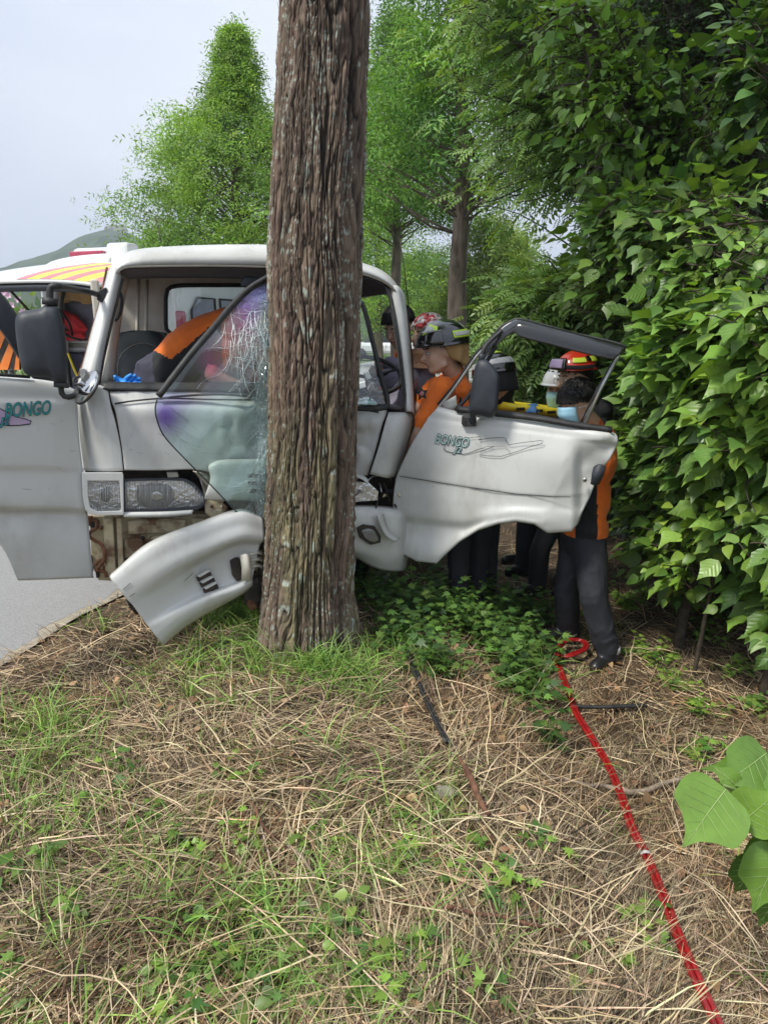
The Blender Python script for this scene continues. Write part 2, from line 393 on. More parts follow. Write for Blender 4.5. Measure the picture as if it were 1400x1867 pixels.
def hill(name, ridge, Y, depth, m, base=-5, seed=0, n=90, rows=26):
    """ridge: pixels of the skyline at distance Y; the slope falls towards the camera and behind"""
    rp = resample([(a, b, 0) for a, b in ridge], n, False)
    v = []; top = [P(a, b, Y) for a, b, c in rp]
    for j in range(rows):
        t = j / (rows - 1) * 2 - 1          # -1 near foot, 0 ridge, 1 far foot
        for i, p in enumerate(top):
            h = base + (p.z - base) * (1 - abs(t) ** 1.15)
            r = float(fbm(np.array(p.x / 30.), np.array((Y + t * depth) / 30.), seed, 4)) - .5
            q = float(fbm(np.array(p.x / 6.), np.array((Y + t * depth) / 6.), seed, 2)) - .5
            v.append((p.x, Y + t * depth, h + r * 22 * abs(t) * (1 - abs(t)) * 3 + q * 2.4))
    o = pym(name, v, grid_faces(rows, n), m, smooth=False); tag(o, kind='structure'); return o
hill('hill', [(-900, 600), (-500, 560), (-150, 520), (0, 497), (60, 480), (110, 466), (150, 448), (185, 425), (203, 417), (232, 420), (255, 434), (290, 441), (360, 452), (430, 490), (560, 560), (620, 585)], 420, 190, 'hill_wood', seed=2, n=150)
hill('hill', [(-1000, 470), (-400, 500), (-100, 512), (0, 516), (60, 520), (130, 530), (200, 548), (300, 575), (420, 590)], 170, 90, 'hill_wood', seed=7, n=110)
hill('hill', [(560, 590), (640, 560), (700, 510), (735, 482), (752, 478), (775, 490), (800, 510), (860, 560), (960, 590)], 420, 120, 'hill_wood', seed=4, n=70)
# rock face on the peak
rv = []
for j in range(6):
    for i in range(8):
        q = P(197 + i * 5 + random.uniform(-1, 1), 419 + j * 4 + abs(i - 3.5) * .8, 418 - j * 1.6); rv.append(q + Vector((0, random.uniform(-1, 1) - 3, 0)))
pym('rock_face', rv, grid_faces(6, 8), 'rock', smooth=False, solid=3).__setitem__('kind', 'structure')

# ------------------------------------------------------------------ the struck trunk
def ladder(tab, x): return np.interp(x, [t[0] for t in tab], [t[1] for t in tab])
TY = 3.47
mat('bark', (.5, .5, .5), (1, 1, 1), rough=.92, scale=14, bump=.9, bscale=45, stretch=(1, 1, .22), attr=True, lo=.3, hi=.7)
LE = [(-900, 560), (0, 511), (200, 503), (450, 489), (620, 492), (800, 490), (950, 484), (1080, 479), (1180, 470), (1230, 455)]
RE = [(-900, 700), (0, 673), (300, 665), (450, 660), (700, 655), (900, 648), (1080, 645), (1180, 650), (1230, 664)]
zs = np.concatenate([np.linspace(-.25, 3.1, 620), np.linspace(3.14, 9, 30)])
th = np.concatenate([np.linspace(0, np.pi, 36, endpoint=False), np.linspace(np.pi, 2 * np.pi, 300, endpoint=False)]); nth = len(th)
V = []; C = []
cx = np.zeros(len(zs)); hr = np.zeros(len(zs))
for i, z in enumerate(zs):
    zz = min(z, 2.95)
    _, py = proj((-.35, TY, zz)); xl = P(float(ladder(LE, py)), py, TY).x; xr = P(float(ladder(RE, py)), py, TY).x
    k = 1 if z <= 2.95 else max(.35, 1 - (z - 2.95) * .1)
    cx[i] = (xl + xr) / 2; hr[i] = (xr - xl) / 2 * k
Z, TH = np.meshgrid(zs, th, indexing='ij')
CXg = cx[:, None]; HR = hr[:, None]
ux, uy = np.cos(TH), np.sin(TH)
wx = fbm(ux * 1.6, uy * 1.6, Z * .9, 3) - .5
wz = fbm(ux * 3 + 9, uy * 3, Z * 2.2, 3) - .5
A = TH + wx * .75 + wz * .20 + .10 * Z * .3 + .06 * (fbm(ux * 7, uy * 7, Z * 5, 2) - .5)
sx_, sy_ = np.cos(A), np.sin(A)
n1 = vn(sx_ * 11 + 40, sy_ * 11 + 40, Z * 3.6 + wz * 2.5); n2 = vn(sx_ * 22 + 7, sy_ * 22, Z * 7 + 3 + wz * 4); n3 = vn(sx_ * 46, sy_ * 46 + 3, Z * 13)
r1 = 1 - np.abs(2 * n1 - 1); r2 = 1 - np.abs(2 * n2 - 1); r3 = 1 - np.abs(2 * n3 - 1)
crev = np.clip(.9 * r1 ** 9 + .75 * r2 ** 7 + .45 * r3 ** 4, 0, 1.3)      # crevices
flute = .045 * np.exp(-((np.angle(np.exp(1j * (TH - R(-40)))) / .16) ** 2)) * (1 + .3 * np.sin(Z * 2))
plate = .55 * vn(sx_ * 15 + 3, sy_ * 15, Z * 2.6) + .45 * vn(sx_ * 40, sy_ * 40, Z * 9)
disp = .014 * (plate - .5) - .017 * crev + .007 * (vn(sx_ * 60, sy_ * 60, Z * 40) - .5) + .010 * (vn(sx_ * 8, sy_ * 8, Z * 9) - .5) - flute
buttress = .05 * sm(.35, -.1, Z) * (.5 + .5 * np.sin(TH * 5 + 1))
RR = HR * .985 + .006 + disp + buttress
X = CXg + RR * ux; Yg = TY + RR * 1.0 * uy
V = np.stack([X, Yg, Z], -1).reshape(-1, 3)
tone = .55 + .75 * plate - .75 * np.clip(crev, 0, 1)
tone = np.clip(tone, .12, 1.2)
base1 = np.array([.27, .20, .145]); grn = np.array([.30, .27, .14]); red = np.array([.30, .20, .15]); lic = np.array([.42, .47, .40])
cc = base1[None, None] * np.ones((*Z.shape, 1))
gm = (sm(.36, .62, fbm(ux * 3, uy * 3 + 5, Z * 1.1, 3)) * sm(2.0, .7, Z))[..., None]
cc = cc * (1 - gm * .75) + grn * gm * .75
rm = (sm(.55, .72, fbm(ux * 5 + 3, uy * 5, Z * 1.4 + 9, 3)) * .7)[..., None]; cc = cc * (1 - rm) + red * rm
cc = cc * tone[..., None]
lm = (sm(.68, .73, fbm(sx_ * 9, sy_ * 9 + 2, Z * 22, 3) ) * sm(.5, .2, crev))[..., None]
cc = cc * (1 - lm) + lic * lm
lm = (sm(.70, .75, vn(sx_ * 34, sy_ * 34 + 2, Z * 95) * .55 + .5 * fbm(ux * 3, uy * 3, Z * 2 + 4, 2)) * sm(.5, .2, crev))[..., None]
cc = cc * (1 - lm) + lic * 1.15 * lm
big_tree = empty('roadside_tree', (cx[60], TY, 0), 'large dawn redwood with thick furrowed trunk that the white truck has crashed into', 'tree')
idx = np.arange(len(zs) * nth).reshape(len(zs), nth); nx = np.roll(idx, -1, 1)
Fq = np.stack([idx[:-1], nx[:-1], nx[1:], idx[1:]], -1).reshape(-1, 4)
bigmesh('trunk', V, Fq, cc.reshape(-1, 3), 'bark', big_tree, smooth=True)
# a few peeling bark strips
v, f = [], []
for k in range(70):
    z = random.uniform(.15, 2.9); a = random.uniform(R(180), R(360)); L = random.uniform(.05, .2)
    i = int(np.searchsorted(zs, z)); r = hr[i] + .004
    pts = []
    for t in np.linspace(0, 1, 5):
        aa = a + t * random.uniform(-.05, .05); rr_ = r + .018 * t * t
        zz = z + L * t; ii = min(int(np.searchsorted(zs, zz)), len(zs) - 1)
        pts.append(Vector((cx[ii] + math.cos(aa) * rr_, TY + math.sin(aa) * rr_, zz)))
    w_ = random.uniform(.003, .007); tx = Vector((-math.sin(a), math.cos(a), 0)) * w_; b0 = len(v)
    for j, p in enumerate(pts): v += [p - tx * (1 - j * .2), p + tx * (1 - j * .2)]
    f += [(b0 + 2 * j, b0 + 2 * j + 1, b0 + 2 * j + 3, b0 + 2 * j + 2) for j in range(4)]
mat('bark_strip', (.06, .04, .03), (.17, .115, .08), rough=.9, scale=20)
pym('bark_strip', v, f, 'bark_strip', big_tree, kind='stuff')
# ------------------------------------------------------------------ the white truck
def plane_fn(pa, Ya, pb, Yb, py=850):
    a, b = P(pa, py, Ya), P(pb, py, Yb); u = Vector((b.x - a.x, b.y - a.y)).normalized(); n = Vector((-u.y, u.x))
    def f(px, py, d=0.0):
        r = ray(px, py); t = (n.x * a.x + n.y * a.y + d) / (n.x * r.x + n.y * r.y)
        return Vector((r.x * t, r.y * t, EYE + r.z * t))
    f.u = u; f.n = n; return f
def ringp(name, outer, inner, d0, d1, m, parent, f=T, n=48, sharp=True, **k):
    o = resample([(*p, 0) for p in outer] + [(*outer[0], 0)], n + 1, not sharp)[:-1]; i_ = resample([(*p, 0) for p in inner] + [(*inner[0], 0)], n + 1, not sharp)[:-1]
    v = [f(a, b, d1) for a, b, _ in o] + [f(a, b, d0) for a, b, _ in o] + [f(a, b, d0) for a, b, _ in i_] + [f(a, b, d1) for a, b, _ in i_]
    return pym(name, v, grid_faces(4, n, True), m, parent, smooth=False, **k)
def wob(s, a):
    def g(px, py): return (float(vn(px / s, py / s, 3.3)) - .5) * a
    return g
nv3 = Vector((TN.x, TN.y, 0)); uv3 = Vector((TU.x, TU.y, 0))
truck = empty('truck', TS(.77, .8, 0), 'crashed white cab-over truck with both doors open, its front wrapped against the big tree', 'truck')
W = 'white_paint'
def dent(px, py): return (.010 + .022 * float(sm(470, 520, px))) * (1 - abs(2 * float(vn(px / 22 + py / 40, py / 60 - px / 90, 7)) - 1)) ** 3 * math.exp(-((px - 545) / 130) ** 2) + .15 * math.exp(-((px - 570) / 85) ** 2) + (float(vn(px / 14, py / 18, 1)) - .5) * .05 * math.exp(-((px - 560) / 120) ** 2)
loft('front_panel', [
    [(200, 714, .065), (300, 713, .05), (400, 713, .05), (480, 716, .05), (570, 722, .05), (650, 735, .06), (705, 749, .08)],
    [(204, 733, .035), (300, 732, .02), (400, 733, .02), (480, 738, .02), (570, 742, .03), (650, 752, .04), (701, 762, .06)],
    [(210, 748, .006), (300, 746, -.012), (400, 748, -.012), (480, 752, -.01), (570, 757, .0), (650, 765, .02), (697, 772, .04)],
    [(216, 778, .0), (300, 775, -.012), (400, 777, -.012), (480, 780, -.012), (570, 782, -.0), (650, 790, .02), (690, 800, .04)],
    [(223, 820, .0), (300, 820, -.008), (400, 822, -.01), (480, 824, -.01), (570, 826, .0), (650, 830, .02), (680, 836, .04)],
    [(227, 857, .006), (300, 857, .0), (357, 856, -.004), (420, 868, .0), (500, 878, .02), (580, 878, .02), (640, 870, .02), (670, 866, .04)],
], W, truck, nu=90, nv=50, solid=.003, wave=dent)
loft('corner_panel', [
    [(137, 722, .19), (146, 709, .13), (165, 703, .085), (185, 703, .065), (197, 713, .066)],
    [(136, 745, .19), (147, 738, .10), (170, 733, .05), (190, 735, .036), (202, 740, .03)],
    [(137, 775, .20), (150, 770, .09), (172, 765, .03), (195, 765, .008), (210, 767, .004)],
    [(141, 815, .20), (154, 815, .09), (176, 815, .025), (200, 815, .004), (220, 815, .002)],
    [(147, 856, .20), (160, 858, .09), (182, 859, .03), (205, 859, .006), (225, 858, .004)],
], W, truck, nu=26, nv=24, solid=.003)
loft('corner_panel', [
    [(708, 752, .085), (725, 752, .08), (742, 753, .10), (755, 758, .17)],
    [(701, 775, .05), (720, 775, .035), (738, 776, .06), (750, 778, .15)],
    [(690, 815, .04), (710, 818, .02), (728, 820, .05), (740, 820, .15)],
    [(674, 864, .04), (690, 868, .03), (708, 871, .05), (726, 866, .14)],
], W, truck, nu=20, nv=16, solid=.003, wave=wob(20, .012))
mat('grille_white', (.5, .5, .47), (.7, .7, .67), rough=.45, scale=9)
# dark structure behind the seams
prism('firewall', [(150, 706), (300, 718), (480, 722), (700, 752), (735, 760), (716, 925), (660, 925), (400, 930), (230, 935), (158, 930)], .24, .30, 'dark_metal', truck)
# roof: front lip, crown, back, headliner
gut = [(213, 500), (217, 493), (228, 487), (260, 485), (330, 484), (400, 484), (482, 486), (570, 489), (650, 497), (690, 509), (712, 522), (722, 534)]
top = [(197, 500), (204, 482), (218, 467), (245, 456), (300, 450), (400, 446), (490, 446), (570, 452), (655, 477), (690, 489), (715, 507), (735, 538)]
NG = 60
ga = resample([(a, b, 0) for a, b in gut], NG); ta = resample([(a, b, 0) for a, b in top], NG)
mid = (ga + ta) / 2
rows = [[T(a, b, .295) for a, b, _ in ga], [T(a, b, .275) for a, b, _ in ga * .85 + ta * .15], [T(a, b, .29) for a, b, _ in mid], [T(a, b, .33) for a, b, _ in ga * .15 + ta * .85]]
r4 = [T(a, b, .39) for a, b, _ in ta]; rows.append(r4)
for dd, dz in ((.1, .012), (.4, .02), (.75, .015), (.93, -.01), (.99, -.06), (1.0, -.12)): rows.append([p + nv3 * dd + Vector((0, 0, dz)) for p in r4])
rf = pym('roof', [p for r in rows for p in r], grid_faces(len(rows), NG), W, truck, solid=.004)
for x in (297, 357, 418, 477, 560, 620):
    b = T(x, float(np.interp(x, [t[0] for t in top], [t[1] for t in top])) + 1, .40)
    tube('roof_rib', [b + nv3 * .02 + Vector((0, 0, -.006)), b + nv3 * .1 + Vector((0, 0, .012)), b + nv3 * .7 + Vector((0, 0, .012)), b + nv3 * .85 + Vector((0, 0, -.006))], [.004, .013, .013, .004], W, rf, seg=8, n=12)
hl = [[T(a, b + 2, .30) for a, b, _ in ga], [T(a, b + 2, .34) + Vector((0, 0, .012)) for a, b, _ in ga]]
hl += [[p + nv3 * q for p in hl[1]] for q in (.3, .6, .9, 1.0)]
pym('headliner', [p for r in hl for p in r], grid_faces(len(hl), NG), 'headliner', truck, solid=.006)
tube('gutter', [T(a, b, .285) for a, b, _ in ga], .006, 'cream_paint', truck, seg=6)
# pillars
loft('windscreen_pillar', [
    [(197, 497, .38), (205, 488, .31), (214, 489, .29), (222, 505, .33)],
    [(182, 555, .32), (189, 552, .24), (203, 552, .235), (211, 556, .29)],
    [(168, 605, .26), (176, 602, .19), (191, 602, .18), (199, 606, .24)],
    [(155, 655, .20), (163, 652, .13), (180, 652, .12), (188, 655, .18)],
    [(141, 706, .14), (150, 700, .08), (170, 701, .07), (181, 704, .13)],
], W, truck, nu=12, nv=24, solid=.004)
tube('door_seal', [T(195, 487, .40), T(181, 555, .34), T(167, 605, .28), T(154, 655, .22), T(142, 690, .17)], .006, 'rust', truck, seg=6, n=20)
tube('windscreen_seal', [T(224, 508, .31), T(212, 556, .26), T(200, 606, .21), T(189, 655, .16), T(181, 700, .11)], .006, 'dark_metal', truck, seg=6, n=20)
loft('inner_pillar', [[(211, 508, .46), (222, 500, .44), (234, 508, .56)], [(204, 560, .40), (213, 556, .38), (224, 560, .52)], [(192, 620, .34), (203, 618, .32), (215, 622, .48)], [(180, 697, .22), (194, 695, .22), (207, 698, .40)]], 'cream_paint', truck, nu=8, nv=14)
tube('grab_handle', [T(210, 523, .36), T(218, 532, .36), T(222, 545, .36), T(219, 570, .36), T(211, 583, .36), T(198, 586, .36), T(195, 590, .36)], .008, 'rubber', truck, seg=8, n=30)
loft('windscreen_pillar', [
    [(708, 530, .35), (714, 520, .30), (726, 522, .30), (737, 538, .38)],
    [(716, 580, .30), (723, 575, .25), (736, 575, .25), (742, 582, .33)],
    [(725, 640, .25), (731, 636, .20), (744, 637, .20), (748, 642, .28)],
    [(733, 700, .18), (738, 697, .14), (749, 697, .14), (752, 702, .22)],
    [(738, 752, .14), (742, 750, .08), (752, 752, .09), (756, 760, .17)],
], W, truck, nu=12, nv=24, solid=.004)
tube('door_seal', [T(735, 537, .40), T(744, 582, .35), T(750, 642, .29), T(754, 702, .23), T(756, 755, .18)], .005, 'dark_metal', truck, seg=6, n=20)
tube('windscreen_seal', [T(702, 522, .30), T(712, 545, .28), T(722, 600, .22), T(731, 660, .17), T(737, 715, .12), T(737, 738, .10), T(728, 746, .09), T(712, 743, .09), T(690, 741, .1), T(655, 736, .1)], .010, 'rubber', truck, seg=8, n=50)
tube('windscreen_seal', [T(655, 505, .30), T(680, 510, .30), T(702, 521, .30)], .009, 'rubber', truck, seg=8, n=14)
# cab back wall with its window, in truck metres
zt = S_of(T(330, 490, .30))[2]; zsill = S_of(T(300, 712, .05))[2]
BW = 1.31
def bp(px, py): return T(px, py, BW)
wl = [(236, 470), (604, 470)]
ow = [(302, 528), (308, 520), (490, 521), (500, 530), (500, 604), (494, 612), (308, 612), (302, 604)]
out_w = [(207, 498), (260, 494), (540, 497), (606, 530), (614, 690), (606, 1000), (540, 1000), (200, 940), (200, 700), (204, 600)]
outer = resample([(*p, 0) for p in [(230, 498), (560, 497), (606, 520), (610, 690), (606, 960), (420, 960), (220, 960), (206, 800), (206, 560)]] + [(230, 498, 0)], 61, False)[:-1]
c0 = np.array([401, 566])
def proj_out(p):        # match the wall outline to the window outline by angle
    return p
inner = []
for p in outer:
    a = math.atan2((p[1] - c0[1]) / 46, (p[0] - c0[0]) / 99); ca, sa = math.cos(a), math.sin(a)
    k = (abs(ca) ** 8 + abs(sa) ** 8) ** (-1 / 8); inner.append((c0[0] + 99 * ca * k, c0[1] + 46 * sa * k))
vv = [bp(p[0], p[1]) for p in outer] + [bp(p[0], p[1]) for p in inner]
pym('rear_wall', vv, grid_faces(2, 60, True), 'cream_paint', truck, smooth=False, solid=.03, offset=0)
rw = tube('rear_window', [bp(*p) - nv3 * .02 for p in inner] + [bp(*inner[0]) - nv3 * .02, bp(*inner[1]) - nv3 * .02], .013, 'rubber', truck, seg=8)
pym('pane', [bp(*p) for p in inner], [tuple(range(60))], 'clear_glass', rw, smooth=False)
for x0 in (252, 268, 530):       # pressed ribs of the back wall
    tube('wall_rib', [bp(x0, 510) - nv3 * .01, bp(x0 - 4, 690) - nv3 * .01], .012, 'cream_paint', truck, seg=6)
box('wall_rail', bp(268, 672) - nv3 * .03, (.35, .05, .05), 'cream_paint', truck, rz=math.atan2(TU.y, TU.x), bevel=.01)
# B-pillars, belt, sills, floor, side skins
RZ = math.atan2(TU.y, TU.x)
for s_ in (.02, 1.52):
    box('rear_pillar', TS(s_, 1.27, (zt + .45) / 2), (.05, .10, zt - .45), 'cream_paint', truck, rz=RZ, bevel=.012)
    box('rocker', TS(s_, .80, .50), (.07, 1.0, .12), W, truck, rz=RZ, bevel=.012)
tube('seat_belt', [TS(.10, 1.17, zt - .25), TS(.09, 1.15, 1.2), TS(.10, 1.12, .8)], .016, 'rubber', truck, seg=4)
box('belt_anchor', TS(.10, 1.16, zt - .24), (.05, .04, .09), 'rubber', truck, rz=RZ, bevel=.01)
box('cab_floor', TS(.77, .78, .78), (1.46, 1.04, .05), 'interior_grey', truck, rz=RZ)
box('engine_cover', TS(.77, .85, .90), (.44, .70, .26), 'interior_grey', truck, rz=RZ, bevel=.03)
# dash top, gasket along the sill
loft('dashboard', [[(186, 706, .10), (330, 706, .08), (480, 707, .10), (570, 712, .2), (650, 725, .14), (730, 743, .12)], [(186, 703, .30), (330, 703, .34), (480, 705, .36), (570, 710, .36), (650, 722, .36), (730, 738, .34)], [(186, 760, .42), (330, 760, .42), (480, 760, .42), (570, 770, .42), (650, 780, .42), (730, 790, .42)]], 'interior_grey', truck, nu=40, nv=10, solid=.01)
loft('windscreen_sill', [[(186, 699, .10), (300, 700, .08), (480, 698, .09)], [(188, 712, .062), (300, 714, .045), (480, 717, .05)]], 'rubber', truck, nu=40, nv=4, solid=.012, wave=wob(9, .012))
# seats
def seat(sc, lab=None):
    zf = .60
    b = []
    rowsz = [(.50, .84, .25, .02), (.62, .86, .26, .05), (.80, .92, .26, .06), (1.0, .98, .25, .06), (1.14, 1.02, .22, .05), (1.20, 1.03, .13, .04)]
    rws = []
    for z, d, hw, th_ in [(z_ + .27, a_, b_, c_) for z_, a_, b_, c_ in ((.72, .96, .25, .06), (.85, .99, .27, .07), (1.0, 1.03, .27, .075), (1.14, 1.07, .26, .07), (1.26, 1.10, .22, .06), (1.33, 1.12, .14, .045), (1.345, 1.125, .05, .02))]:
        ring = []
        for k in range(28):
            a = 2 * math.pi * k / 28; ca, sa = math.cos(a), math.sin(a)
            ring.append(TS(sc + hw * math.copysign(abs(ca) ** .6, ca), d + th_ * math.copysign(abs(sa) ** .7, sa) - .03 * abs(ca) ** 3, z))
        rws.append(ring)
    s0 = pym('seat_back', [p for r in rws for p in r], grid_faces(len(rws), 28, True) + [tuple(range(28))[::-1], tuple(range((len(rws) - 1) * 28, len(rws) * 28))], 'black_leather', truck)
    tube('seam', [TS(sc + x_, d_ - .095, z_ + .27) for x_, d_, z_ in ((-.15, .99, .8), (-.16, 1.02, 1.0), (-.13, 1.07, 1.2), (0, 1.10, 1.27), (.13, 1.07, 1.2), (.16, 1.02, 1.0), (.15, .99, .8))], .004, 'rubber', s0, seg=5, n=30)
    box('seat_cushion', TS(sc, .76, .97), (.50, .48, .14), 'black_leather', truck, rz=RZ, bevel=.05)
seat(.26); seat(1.20)
# steering wheel
cw = T(672, 682, .50); ax1 = uv3; ax2 = (nv3 * .45 + Vector((0, 0, .9))).normalized().cross(uv3).cross(uv3) * -1
ax2 = (nv3 * .8 + Vector((0, 0, .45))).normalized()
sw = tube('steering_wheel', [cw + ax1 * .20 * math.cos(a) + ax2 * .20 * math.sin(a) for a in np.linspace(0, 2 * math.pi, 41)], .014, 'rubber', truck, seg=8)
for a in (.2, 2.94, -1.57): tube('spoke', [cw - Vector((0, 0, .02)), cw + ax1 * .2 * math.cos(a) + ax2 * .2 * math.sin(a)], .012, 'rubber', sw, seg=6)
tube('column', [cw, cw - nv3 * .18 - Vector((0, 0, .32))], .03, 'interior_grey', sw, seg=10)
# rear-view mirror
pillow('cabin_mirror', [(440, 508), (448, 503), (470, 504), (480, 512), (476, 522), (446, 524), (439, 518)], .36, .02, 'black_plastic', truck)

# ---- the torn windscreen
def dG(px, py):
    a = max(0, min(1, (492 - px) / 200)); b = max(0, min(1, (py - 500) / 260))
    return -.035 - .12 * a * b + .21 * float(sm(640, 500, py)) + .012 * math.sin(px / 23 + py / 31)
fG = lambda px, py, d=0: T(px, py, dG(px, py) + d)
Lb = [(487, 505), (455, 528), (422, 560), (386, 603), (350, 645), (318, 686), (287, 725), (283, 745), (286, 765), (298, 793), (330, 829), (380, 880), (430, 932), (450, 951), (460, 955)]
Rb = [(490, 504), (491, 520), (492, 560), (492, 600), (492, 645), (492, 686), (492, 725), (492, 745), (492, 765), (491, 793), (490, 829), (490, 880), (487, 925), (482, 940), (470, 953)]
lbs = resample([(a, b, 0) for a, b in Lb], 90, True); rbs = resample([(a, b, 0) for a, b in Rb], 90, True)
mat('_tmp', (1, 1, 1))
gm_ = glassy('windscreen_glass', (.74, .90, .88), .05, .10, (.50, .72, .70))
# stress iridescence of the laminate: its sheen painted into the glass colour by position
n_ = gm_.node_tree; tb = [x for x in n_.nodes if x.type == 'BSDF_TRANSPARENT'][0]; df = [x for x in n_.nodes if x.type == 'BSDF_DIFFUSE'][0]; mxn = [x for x in n_.nodes if x.type == 'MIX_SHADER'][0]
at = n_.nodes.new('ShaderNodeAttribute'); at.attribute_name = 'Col'; n_.links.new(at.outputs['Color'], tb.inputs[0]); 
at2 = n_.nodes.new('ShaderNodeMath'); at2.operation = 'MULTIPLY_ADD'; at2.inputs[1].default_value = .62; at2.inputs[2].default_value = .06
n_.links.new(at.outputs['Alpha'], at2.inputs[0]); n_.links.new(at2.outputs[0], mxn.inputs[0])
mcc = n_.nodes.new('ShaderNodeMixRGB'); mcc.inputs[0].default_value = .25; mcc.inputs[2].default_value = (.42, .68, .68, 1); n_.links.new(at.outputs['Color'], mcc.inputs[1]); n_.links.new(mcc.outputs[0], df.inputs[0])
NW = 60
v = []; cols = []
for i in range(90):
    for j in range(NW):
        t = j / (NW - 1); x = lbs[i][0] * (1 - t) + rbs[i][0] * t; y = lbs[i][1] * (1 - t) + rbs[i][1] * t
        cru = float(sm(452, 486, x)) * float(sm(560, 640, y)); 
        v.append(fG(x, y, (random.random() - .5) * .02 * cru))
        c = np.array([.72, .87, .85]); WT = 0 
        def add(cc, cx_, cy_, rx, ry, k=1):
            global c, WT
            wgt = k * math.exp(-((x - cx_) / rx) ** 2 - ((y - cy_) / ry) ** 2); c = c * (1 - wgt) + np.array(cc) * wgt; WT += wgt if cy_ < 700 and ry > 20 else 0
        add((.30, .16, .72), 302, 758, 26, 30); add((.45, .38, .75), 330, 728, 40, 16, .8); add((.80, .65, .45), 360, 715, 20, 16, .5)
        add((.80, .16, .50), 385, 655, 26, 38, .95); add((.95, .35, .15), 418, 640, 30, 34, .8); add((.42, .14, .85), 448, 565, 32, 46, .95); add((.40, .32, .95), 475, 525, 28, 28, .9); add((.8, .6, .35), 350, 690, 20, 12, .5); add((.55, .12, .25), 430, 600, 26, 28, .7)
        mk = .95 * float(sm(462, 486, x)) * float(sm(650, 690, y)) + .10 * float(sm(420, 480, x)) + .05 * float(sm(700, 760, y)) + .42 * min(1, WT)
        cols.append([*c, min(1, mk)])
me = bpy.data.meshes.new('windscreen'); me.from_pydata([tuple(p) for p in v], [], grid_faces(90, NW)); me.update()
ca_ = me.color_attributes.new('Col', 'FLOAT_COLOR', 'POINT'); ca_.data.foreach_set('color', np.array(cols, np.float32).ravel())
ws = finish('windscreen', me, 'windscreen_glass', truck, label='torn windscreen hanging folded out beside the trunk')
tube('seal', [fG(a, b, -.006) for a, b, _ in resample([(489, 505, 0), (455, 526, 0), (422, 558, 0), (386, 601, 0), (350, 643, 0), (318, 684, 0), (289, 722, 0)], 40)], .0155, 'rubber', ws, seg=10)
tube('glass_edge', [fG(a, b) for a, b, _ in resample([(a, b, 0) for a, b in Lb[6:]] + [(474, 951, 0), (484, 935, 0)], 60)], .0032, 'glass_edge', ws, seg=6)
# cracks: branching ribbons on the sheet
v, f = [], []
def inside(x, y):
    yy = lbs[:, 1]; k = int(np.argmin(np.abs(yy - y))); return x > lbs[k][0] + 3 and x < 491 and 508 < y < 950
def crack(x, y, ang, n, wdt, curve):
    pts = []
    for k in range(n):
        if not inside(x, y): break
        pts.append((x, y)); L = random.uniform(5, 10); x += L * math.cos(ang); y += L * math.sin(ang); ang += random.uniform(-.35, .35) + curve
    if len(pts) < 2: return
    b0 = len(v)
    for k, (a, b) in enumerate(pts):
        q = pts[min(k + 1, len(pts) - 1)]; q0 = pts[max(k - 1, 0)]; dx, dy = q[0] - q0[0], q[1] - q0[1]; l = math.hypot(dx, dy) + 1e-6
        w_ = .62 * wdt * (.35 + .65 * random.random()) * (1 - .5 * k / len(pts)); v.extend([fG(a - dy / l * w_, b + dx / l * w_, -.004), fG(a + dy / l * w_, b - dx / l * w_, -.006)])
    for k in range(len(pts) - 1): f.append((b0 + 2 * k, b0 + 2 * k + 1, b0 + 2 * k + 3, b0 + 2 * k + 2))
hubs = [(447, 655), (432, 668), (470, 560), (486, 600), (455, 620), (478, 700), (487, 760), (484, 880), (460, 600)]
for k in range(190):
    h = random.choice(hubs); crack(h[0] + random.gauss(0, 9), h[1] + random.gauss(0, 26), random.uniform(0, 2 * math.pi), random.randint(2, 7), random.uniform(.12, .42), random.uniform(-.05, .05))
for k in range(34): crack(random.uniform(410, 488), random.uniform(560, 640), math.pi / 2 + random.gauss(0, .06), random.randint(6, 15), random.uniform(.25, .85), 0)
for k in range(45): crack(490, random.uniform(860, 945), math.pi + random.uniform(-.3, 1.0), random.randint(4, 14), random.uniform(.12, .4), random.uniform(-.02, .04))
for k in range(70): crack(random.uniform(470, 490), random.uniform(640, 930), math.pi / 2 + random.gauss(0, .18), random.randint(4, 14), random.uniform(.15, .5), 0)
pym('crack', v, f, 'crack_white', ws, smooth=False, kind='stuff')
v, f = [], []
for k in range(14): 
    x0, y0 = random.choice([(300, 770), (305, 775), (310, 742), (330, 800)]); crack(x0, y0, random.uniform(.4, .95), random.randint(6, 22), .28, random.uniform(-.02, .02))
pym('crack', v, f, 'glass_edge', ws, smooth=False, kind='stuff')
# crushed granules against the bark
v, f = [], []
for k in range(1500):
    if random.random() < .25: x, y = random.gauss(482, 6), random.uniform(520, 660)
    else: y = random.uniform(660, 948); x = min(491, random.gauss(483 - 6 * math.sin((y - 640) / 95), 5.5))
    if not inside(x, y): continue
    c = fG(x, y, random.uniform(-.035, .005)); r = random.uniform(.0015, .0055); b0 = len(v)
    dirs = [Vector([random.gauss(0, 1) for _ in range(3)]).normalized() * r * random.uniform(.4, 1.3) for _ in range(4)]
    v += [c + q for q in dirs]; f += [(b0, b0 + 1, b0 + 2), (b0, b0 + 2, b0 + 3), (b0, b0 + 3, b0 + 1), (b0 + 1, b0 + 3, b0 + 2)]
glassy('granule', (.72, .88, .86), .45, .25, (.5, .74, .74))
pym('crushed_glass', v, f, 'granule', ws, smooth=False, kind='stuff')
